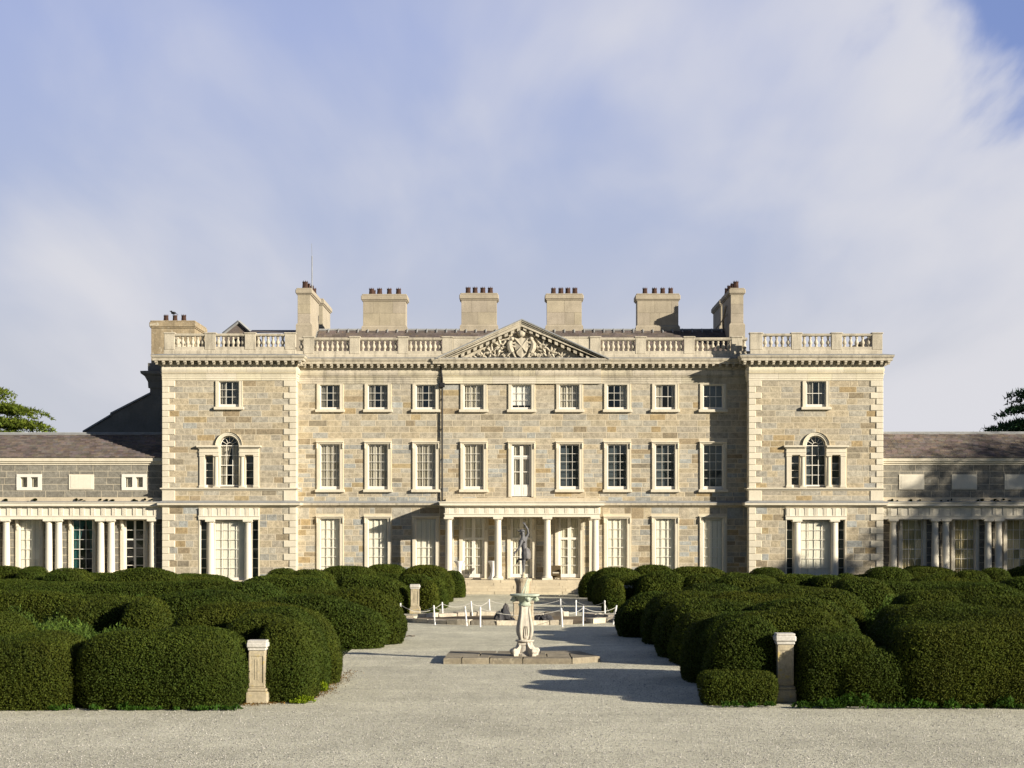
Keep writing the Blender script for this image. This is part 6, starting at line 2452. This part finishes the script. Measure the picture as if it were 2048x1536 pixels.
for q in range(4):
    a = R(15) + q * PI / 2
    m = MB()
    hx, hy = SX + .34 * math.cos(a), ds + .34 * math.sin(a)
    m.ball((hx, hy, SZ(1198)), (.075, .075, .085), 10, 7)
    m.ball((hx + .06 * math.cos(a), hy + .06 * math.sin(a), SZ(1199.5)), (.045, .045, .04), 8, 6)
    for s in (-1, 1):
        m.ball((hx - s * .06 * math.sin(a), hy + s * .06 * math.cos(a), SZ(1195)), (.028, .028, .03), 6, 5)
    put('bronze_head', m, M_VERD, DIAL, smooth=True)
m = MB()
m.lathe(SX, ds, [(.30, SZ(1193)), (.40, SZ(1192.6)), (.435, SZ(1191.2)), (.445, SZ(1189.6)), (.43, SZ(1188.2)), (.415, SZ(1187.9)), (.40, SZ(1188.4)), (.05, SZ(1188.4))], 32)
put('dial_plate', m, M_VERD, DIAL)
m = MB()
b0, b1 = Vector((SX - .10, ds - .02, SZ(1188))), Vector((SX + .10, ds + .12, SZ(1156)))
m.tube([b0, b1], [.016, .014], 6)
m.tube([b0 + Vector((.10, .05, 0)), b1 + Vector((-.02, 0, -.02))], [.02, .014], 6)
m.tube([b0.lerp(b1, .45), b0.lerp(b1, .45) + Vector((.10, .06, -.22))], .012, 5)
put('gnomon', m, M_VERD, DIAL)

# ruined round pool: a ring of whitened kerb stones round bare earth
pc, prx, pry = (-0.42, 80.8), 4.55, 4.05
POOL = emp('round_pool', (*pc, 0), 'ruined round pool of whitened kerb stones in the gravel path', 'pool')
m = MB()
n = 40
m.add([(pc[0], pc[1], .10)] + [(pc[0] + prx * .97 * math.cos(2 * PI * k / n), pc[1] + pry * .97 * math.sin(2 * PI * k / n), .02 + .05 * noise.noise(Vector((k * .7, 0, 0)))) for k in range(n)],
      [(0, 1 + k, 1 + (k + 1) % n) for k in range(n)])
put('pool_floor', m, M_DIRT, POOL)
nk = 26
for k in range(nk):
    if k in (3, 11, 22):
        continue
    a0, a1 = 2 * PI * (k + .03) / nk, 2 * PI * (k + .97) / nk
    m = MB()
    h_ = random.uniform(.15, .24)
    vs = []
    for (s, zz) in ((1.0, 0), (1.0, h_), (.915, h_ + random.uniform(-.03, .02)), (.915, 0)):
        for t in (0, .5, 1):
            a = a0 + (a1 - a0) * t
            q = s + random.uniform(-.012, .012)
            vs.append((pc[0] + prx * q * math.cos(a), pc[1] + pry * q * math.sin(a), zz + random.uniform(-.015, .015) - (.02 if zz == 0 else 0)))
    fs = [(j * 3 + t, j * 3 + t + 1, ((j + 1) % 4) * 3 + t + 1, ((j + 1) % 4) * 3 + t) for j in range(4) for t in (0, 1)] + [(0, 3, 6, 9), (2, 11, 8, 5)]
    q = random.choice([1.0, 1.05, .95, .8, .62])
    m.add(vs, fs, (q, q * .98, q * .94))
    put('kerb_stone', m, M_KERB, POOL)


def rock(c, size, seed, label):
    rs = random.Random(seed)
    m = MB()
    nu, nv = 9, 6
    vs, fs = [], []
    for j in range(nv + 1):
        t = PI * j / nv
        for k in range(nu):
            a = 2 * PI * k / nu
            q = 1 + rs.uniform(-.3, .25)
            vs.append((c[0] + size[0] * q * math.sin(t) * math.cos(a), c[1] + size[1] * q * math.sin(t) * math.sin(a), max(-.02, size[2] * .45 + size[2] * .58 * q * math.cos(t))))
    for j in range(nv):
        for k in range(nu):
            fs.append((j * nu + k, (j + 1) * nu + k, (j + 1) * nu + (k + 1) % nu, j * nu + (k + 1) % nu))
    m.add(vs, fs)
    tag(put('rock', m, M_ROCK, None, (c[0], c[1], 0)), label, 'rock', 'rocks lying in the ruined pool')


rock((PX(1011, 78.4), 78.4, 0), (.20, .16, .74), 5, 'tall jagged dark rock left of the sundial in the ruined pool')
rock((PX(998, 78.3), 78.3, 0), (.24, .2, .46), 2, 'low sloping dark rock leaning on the tall rock in the pool')
rock((PX(1023, 78.1), 78.1, 0), (.17, .16, .24), 3, 'small brown rock at the foot of the pool statue pedestal')
rock((PX(1080, 78.3), 78.3, 0), (.26, .22, .34), 7, 'dark broken rock just right of the sundial in the pool')
rock((PX(1094, 78.2), 78.2, 0), (.26, .2, .36), 9, 'pale faced broken rock furthest right in the ruined pool')

# statue pedestal
dm = 80.0
pm = dm / F
SPX = PX(1046.5, dm)


def MZ(py):
    return PZ(py, dm)


SP = emp('statue_pedestal', (SPX, dm, 0), 'rust stained stone pedestal carrying the statue in the ruined pool', 'pedestal')
m = MB()
hw = 20 * pm
m.box(SPX - hw, SPX + hw, dm - hw, dm + hw, 0, MZ(1204), ch=.03)
m.box(SPX - hw * 1.12, SPX + hw * 1.12, dm - hw * 1.12, dm + hw * 1.12, -.02, MZ(1232), ch=.03)
m.box(SPX - hw * 1.06, SPX + hw * 1.06, dm - hw * 1.06, dm + hw * 1.06, MZ(1207), MZ(1202), ch=.03)
put('block', m, M_RUST, SP)
m = MB()
m.lathe(SPX, dm, [(15.5 * pm, MZ(1202)), (14.8 * pm, MZ(1196)), (14.2 * pm, MZ(1172)), (15.2 * pm, MZ(1166)), (17.5 * pm, MZ(1161)), (18.0 * pm, MZ(1157.5)), (16.0 * pm, MZ(1156.5))], 20)
put('drum', m, M_RUST, SP)


# statue: nude winged messenger on one toe, one arm raised, right leg swept back
def skin(name, joints, bones, mat, parent, org, level=2):
    me = bpy.data.meshes.new(name)
    names = list(joints)
    vs = [tuple(Vector(joints[k][:3]) - Vector(org)) for k in names]
    es = [(names.index(a), names.index(b)) for a, b in bones]
    me.from_pydata(vs, es, [])
    tmp = bpy.data.objects.new(name + '_tmp', me)
    COL.objects.link(tmp)
    tmp.modifiers.new('skin', 'SKIN')
    for i, k in enumerate(names):
        sv = me.skin_vertices[0].data[i]
        r = joints[k][3]
        sv.radius = r if isinstance(r, tuple) else (r, r)
        sv.use_root = i == 0
    sm = tmp.modifiers.new('sub', 'SUBSURF')
    sm.levels = sm.render_levels = level
    dg = bpy.context.evaluated_depsgraph_get()
    res = bpy.data.meshes.new_from_object(tmp.evaluated_get(dg))
    res.name = name
    bpy.data.objects.remove(tmp)
    at_ = res.attributes.get('tint') or res.attributes.new('tint', 'FLOAT_COLOR', 'POINT')
    at_.data.foreach_set('color', np.ones(len(res.vertices) * 4, np.float32))
    res.materials.clear()
    res.materials.append(mat)
    res.polygons.foreach_set('use_smooth', [True] * len(res.polygons))
    return link(name, res, parent, org)


def J(px, py, dy, r):
    return (PX(px, dm), dm + dy, MZ(py), r)


STO = (PX(1047, dm), dm, MZ(1156))
STAT = emp('statue', STO, 'slender grey statue of a running figure with one raised arm above the pool', 'statue')
jt = {
    'pelvis': J(1051.5, 1103.5, 0, .135), 'waist': J(1049.0, 1096, .01, .115), 'chest': J(1047.0, 1086, .02, .165), 'collar': J(1046.6, 1078.5, .0, .13),
    'neck': J(1046.0, 1073, -.02, .065), 'head': J(1044.8, 1066.5, -.05, .105), 'crown': J(1044.2, 1061.5, -.04, .085),
    'shR': J(1051.5, 1077, .10, .075), 'elR': J(1056.6, 1067.5, .10, .055), 'foR': J(1055.0, 1058, .05, .048), 'wrR': J(1050.3, 1050.5, .0, .036),
    'shL': J(1043.0, 1080, -.14, .078), 'elL': J(1040.0, 1092.5, -.22, .055), 'foL': J(1036.3, 1098.5, -.24, .046), 'wrL': J(1032.6, 1102.5, -.25, .035),
    'hipL': J(1048.8, 1108, -.08, .115), 'knL': J(1047.0, 1126, -.02, .075), 'caL': J(1047.4, 1136, .02, .068), 'anL': J(1046.3, 1150, .01, .038), 'toL': J(1045.2, 1155, -.06, .036),
    'hipR': J(1053.5, 1108, .08, .115), 'knR': J(1055.0, 1119.5, .06, .078), 'caR': J(1047.5, 1119.0, .20, .062), 'anR': J(1037.0, 1118.8, .28, .040), 'heR': J(1034.4, 1121.5, .28, .042), 'toR': J(1033.2, 1128, .26, .032),
}
bn = [('pelvis', 'waist'), ('waist', 'chest'), ('chest', 'collar'), ('collar', 'neck'), ('neck', 'head'), ('head', 'crown'), ('collar', 'shR'), ('shR', 'elR'), ('elR', 'foR'), ('foR', 'wrR'),
      ('collar', 'shL'), ('shL', 'elL'), ('elL', 'foL'), ('foL', 'wrL'), ('pelvis', 'hipL'), ('hipL', 'knL'), ('knL', 'caL'), ('caL', 'anL'), ('anL', 'toL'),
      ('pelvis', 'hipR'), ('hipR', 'knR'), ('knR', 'caR'), ('caR', 'anR'), ('anR', 'heR'), ('heR', 'toR')]
skin('body', jt, bn, M_STATUE, STAT, STO)
# hands: palm with five separate fingers
def hand(w, d, side, curl):
    """w wrist point, d finger direction"""
    w, d = Vector(w[:3]), Vector(d).normalized()
    s = d.cross(Vector((0, 1, 0))).normalized() * side
    nrm = d.cross(s)
    m = MB()
    m.tube([w - d * .02, w + d * .04, w + d * .095], [.036, .044, .040], 8)
    for k, (off, ln) in enumerate(((-.030, .075), (-.010, .088), (.010, .082), (.030, .062))):
        b = w + d * .09 + s * off
        c1 = b + d * ln * .5 + nrm * curl * .02
        c2 = b + d * ln * (.9 - curl * .3) + nrm * curl * .06
        m.tube([b, c1, c2], [.012, .011, .008], 5)
    b = w + d * .035 + s * -.036
    m.tube([b, b + d * .035 - s * .03, b + d * .07 - s * .035 + nrm * curl * .02], [.014, .012, .009], 5)
    put('hand', m, M_STATUE, STAT, smooth=True)


hand(jt['wrR'], (-.55, -.1, .8), 1, .35)
hand(jt['wrL'], (-.75, -.1, -.6), -1, .8)
m = MB()
p = Vector(jt['wrL'][:3]) + Vector((-.07, -.02, -.06))
m.tube([p + Vector((.03, 0, .05)), p + Vector((-.02, 0, -.10))], .022, 6)
m.ball(p + Vector((-.02, 0, -.11)), (.04, .03, .035), 7, 5)
put('staff_stump', m, M_STATUE, STAT)
# face and winged cap, looking to the left
hd = Vector(jt['head'][:3])
m = MB()
m.ball(hd + Vector((-.10, -.02, -.005)), (.022, .02, .035), 7, 6)
m.ball(hd + Vector((-.085, -.02, -.055)), (.022, .03, .012), 7, 5)
for s in (-1, 1):
    m.ball(hd + Vector((-.085, s * .038 - .02, .025)), (.014, .018, .012), 6, 5)
    m.ball(hd + Vector((.01, s * .10 - .01, .0)), (.025, .015, .035), 6, 5)
put('face', m, M_STATUE, STAT, smooth=True)
m = MB()
hc = hd + Vector((-.01, 0, .075))
m.lathe(hc.x, hc.y, [(.115, hc.z - .02), (.135, hc.z), (.11, hc.z + .03), (.085, hc.z + .07), (.02, hc.z + .095)], 12)
m.add([hc + Vector(v) for v in ((-.08, -.09, .0), (-.20, -.07, .05), (-.265, -.02, .085), (-.20, .05, .03), (-.08, .08, -.01), (-.15, 0, .065), (-.15, -.01, -.015))],
      [(0, 1, 5), (1, 2, 5), (2, 3, 5), (3, 4, 5), (4, 0, 5), (0, 6, 1), (1, 6, 2), (2, 6, 3), (3, 6, 4), (4, 6, 0)])
put('cap', m, M_STATUE, STAT)
# short drapery round the hips
m = MB()
vs, fs = [], []
ring = [(1051.0, 1096.5, .135, .13), (1052.0, 1102, .175, .19), (1052.0, 1109, .20, .21), (1052.5, 1117.5, .185, .20)]
for (px, py, ra, rb) in ring:
    for k in range(28):
        a = 2 * PI * k / 28
        f_ = 1 + .07 * math.cos(9 * a) * (1 if py > 1100 else .2)
        vs.append((PX(px, dm) + ra * f_ * math.cos(a), dm + rb * f_ * math.sin(a), MZ(py) + .015 * math.cos(5 * a)))
for j in range(3):
    for k in range(28):
        fs.append((j * 28 + k, j * 28 + (k + 1) % 28, (j + 1) * 28 + (k + 1) % 28, (j + 1) * 28 + k))
m.add(vs, fs)
put('drapery', m, M_STATUE, STAT, smooth=True)
m = MB()
for (jn, dx, dz) in (('anL', -.10, .02), ('anR', .02, .10), ('anL', .05, .04)):
    q = Vector(jt[jn][:3])
    m.add([q + Vector(v) for v in ((0, -.03, 0), (dx, -.035, dz), (dx * 1.4, -.03, dz * .4), (dx * .5, -.03, -.03), (dx * .7, -.06, .01))], [(0, 1, 4), (1, 2, 4), (2, 3, 4), (3, 0, 4), (0, 3, 2, 1)])
put('ankle_wing', m, M_STATUE, STAT)
m = MB()
m.lathe(STO[0], STO[1], [(.11, STO[2]), (.10, STO[2] + .05), (.07, STO[2] + .12), (.04, STO[2] + .2), (.03, STO[2] + .24)], 12)
put('foot_mount', m, M_RUST, STAT)

# white posts carrying a rope round the pool
def gd(py):
    return H * F / (py - HY)


POSTS = [  # px bottom, py bottom, px top, py top, label
    (799, 1246, 801, 1207, 'white rope post at the left end, against the yew mound'),
    (870, 1250, 867.5, 1211.5, 'white rope post nearest the left yew mound in the front row'),
    (933.7, 1252, 930, 1213.5, 'leaning white rope post in the front row left of the tall rock'),
    (960.5, 1254, 960.5, 1214.5, 'white rope post in the front row just left of the tall rock'),
    (1124.8, 1254, 1122.5, 1217, 'white rope post in the front row nearest the sundial on the right'),
    (1165.8, 1251, 1166.5, 1212.5, 'white rope post in the middle of the right front row'),
    (1226.5, 1249, 1233, 1211.5, 'leaning white rope post at the right end against the hedge'),
    (1210, 1232.5, 1209.3, 1201.5, 'white rope post at the right end of the back row'),
    (1152, 1231, 1152, 1200.7, 'white rope post in the middle of the right back row'),
    (1122.5, 1230, 1120.8, 1198, 'leaning white rope post in the back row right of the statue pedestal'),
    (980, 1230, 978, 1199, 'white rope post in the back row left of the statue pedestal'),
    (944.7, 1233, 941.8, 1203, 'white rope post in the middle of the left back row'),
    (885.5, 1233.7, 884.3, 1205, 'white rope post at the left of the back row'),
]
tops = []
for (bx, by, tx, ty, lab) in POSTS:
    d = gd(by)
    b = Vector((PX(bx, d), d, 0))
    t = Vector((PX(tx, d), d + random.uniform(-.03, .03), PZ(ty, d)))
    m = MB()
    m.tube([b, t], .034, 8)
    m.tube([t, t + Vector((0, 0, .02))], [.038, .02], 8)
    tag(put('rope_post', m, M_POST, None, b), lab, 'post', 'white posts round the ruined pool')
    tops.append(t)
SPAN = ['between the left end post and its neighbour', 'across the left front row', 'between two close posts left of the tall rock', 'passing in front of the rocks', 'in the right front row nearest the sundial', 'rising to the right end post',
        'between the right end post and the back row', 'in the right back row', 'between two close posts right of the statue', 'passing behind the statue pedestal', 'in the left back row beside the statue', 'at the left of the back row', 'closing the ring at the left']
for k in range(len(tops)):
    a, b = tops[k] - Vector((0, 0, .05)), tops[(k + 1) % len(tops)] - Vector((0, 0, .05))
    sag = .10 + .06 * (b - a).length ** .8
    pts = [a.lerp(b, t / 10) - Vector((0, 0, sag * 4 * (t / 10) * (1 - t / 10))) for t in range(11)]
    for q in pts:
        q.z = max(q.z, .25)
    m = MB()
    m.tube(pts, .0085, 5)
    tag(put('rope', m, M_ROPE), 'thin pale rope sagging ' + SPAN[k], 'rope', 'ropes round the ruined pool')

# furniture on the terrace
def cocktail_table(px, dpt, label):
    x = PX(px, dpt)
    T = emp('cocktail_table', (x, dpt, FLOOR), label, 'table', 'cocktail tables on the terrace')
    h = 1.10
    m = MB()
    m.lathe(x, dpt, [(.31, FLOOR + h - .03), (.31, FLOOR + h), (.30, FLOOR + h + .008)], 20)
    put('tabletop', m, M_CLOTH, T)
    m = MB()
    prof = [(.30, 0), (.25, .08), (.17, .25), (.12, .42), (.105, .55), (.13, .72), (.20, .9), (.29, 1.04), (.318, 1.09)]
    vs, fs = [], []
    for (r, z) in prof:
        for k in range(24):
            a = 2 * PI * k / 24
            q = r * (1 + (.16 * max(0, 1 - z / .6) + .05) * math.cos(4 * a + .6) + .03 * math.cos(11 * a))
            vs.append((x + q * math.cos(a), dpt + q * math.sin(a), FLOOR + .01 + z))
    for j in range(len(prof) - 1):
        for k in range(24):
            fs.append((j * 24 + k, j * 24 + (k + 1) % 24, (j + 1) * 24 + (k + 1) % 24, (j + 1) * 24 + k))
    m.add(vs, fs)
    put('cloth', m, M_CLOTH, T, smooth=True)


cocktail_table(918.5, 114.0, 'cocktail table in white stretch cloth beside the left portico column')
cocktail_table(986, 114.0, 'cocktail table in white cloth half hidden behind the second portico column')
# brown tub chair
dcx = 113.5
cx = PX(1111.5, dcx)
CHR = emp('wicker_chair', (cx, dcx, FLOOR), 'brown wicker armchair on the terrace beside the third portico column', 'chair')
w = .30
m = MB()
m.box(cx - w, cx + w, dcx + .22, dcx + .29, FLOOR + .10, FLOOR + .84, ch=.02)
put('backrest', m, M_WICKER, CHR)
for s in (-1, 1):
    m = MB()
    a, b = sorted((cx + s * w, cx + s * (w - .07)))
    m.box(a, b, dcx - .28, dcx + .22, FLOOR + .30, FLOOR + .62, ch=.015)
    put('arm', m, M_WICKER, CHR)
    for yy in (-.28, .23):
        m = MB()
        m.box(a, b, dcx + yy, dcx + yy + .06, FLOOR, FLOOR + .30)
        put('leg', m, M_WICKER, CHR)
m = MB()
m.box(cx - w + .07, cx + w - .07, dcx - .26, dcx + .22, FLOOR + .24, FLOOR + .36, ch=.015)
put('seat', m, M_WICKER, CHR)
m = MB()
m.box(cx - w + .08, cx + w - .08, dcx - .25, dcx + .20, FLOOR + .36, FLOOR + .46, ch=.03)
put('cushion', m, M_SHEER, CHR)
m = MB()
m.box(PX(942, 113.4), PX(962, 113.4), 113.3, 113.95, FLOOR, FLOOR + .025, ch=.008)
tag(put('doormat', m, M_MAT), 'dark doormat before the left glazed door of the portico', 'doormat')

# a crow on the left rear chimney, and a dead twig on the gravel
bd = dg + .8
bc = Vector((PX(347, bd), bd, PZ(629, bd)))
m = MB()
m.ball(bc + Vector((0, 0, .10)), (.17, .08, .09), 10, 7)
m.ball(bc + Vector((-.14, 0, .20)), (.07, .06, .065), 8, 6)
m.tube([bc + Vector((-.19, 0, .21)), bc + Vector((-.30, 0, .235))], [.025, .005], 6)
m.add([bc + Vector(v) for v in ((.10, -.05, .10), (.10, .05, .10), (.36, .06, -.06), (.36, -.06, -.06), (.2, 0, .08))], [(0, 1, 4), (1, 2, 4), (2, 3, 4), (3, 0, 4), (0, 3, 2, 1)])
for s in (-1, 1):
    m.tube([bc + Vector((0, s * .03, .04)), bc + Vector((0, s * .03, -.03))], .01, 5)
tag(put('crow', m, M_BIRD, None, bc), 'black crow perched on the pots of the leftmost chimney', 'bird')
d = gd(1273.5)
m = MB()
m.tube([(PX(812, d), d, .02), (PX(818, d), d + .1, .035), (PX(824, d), d - .05, .03), (PX(829, d), d + .1, .025)], .018, 5)
tag(put('twig', m, M_BARK), 'dark dead twig lying on the gravel near the left hedges', 'twig')
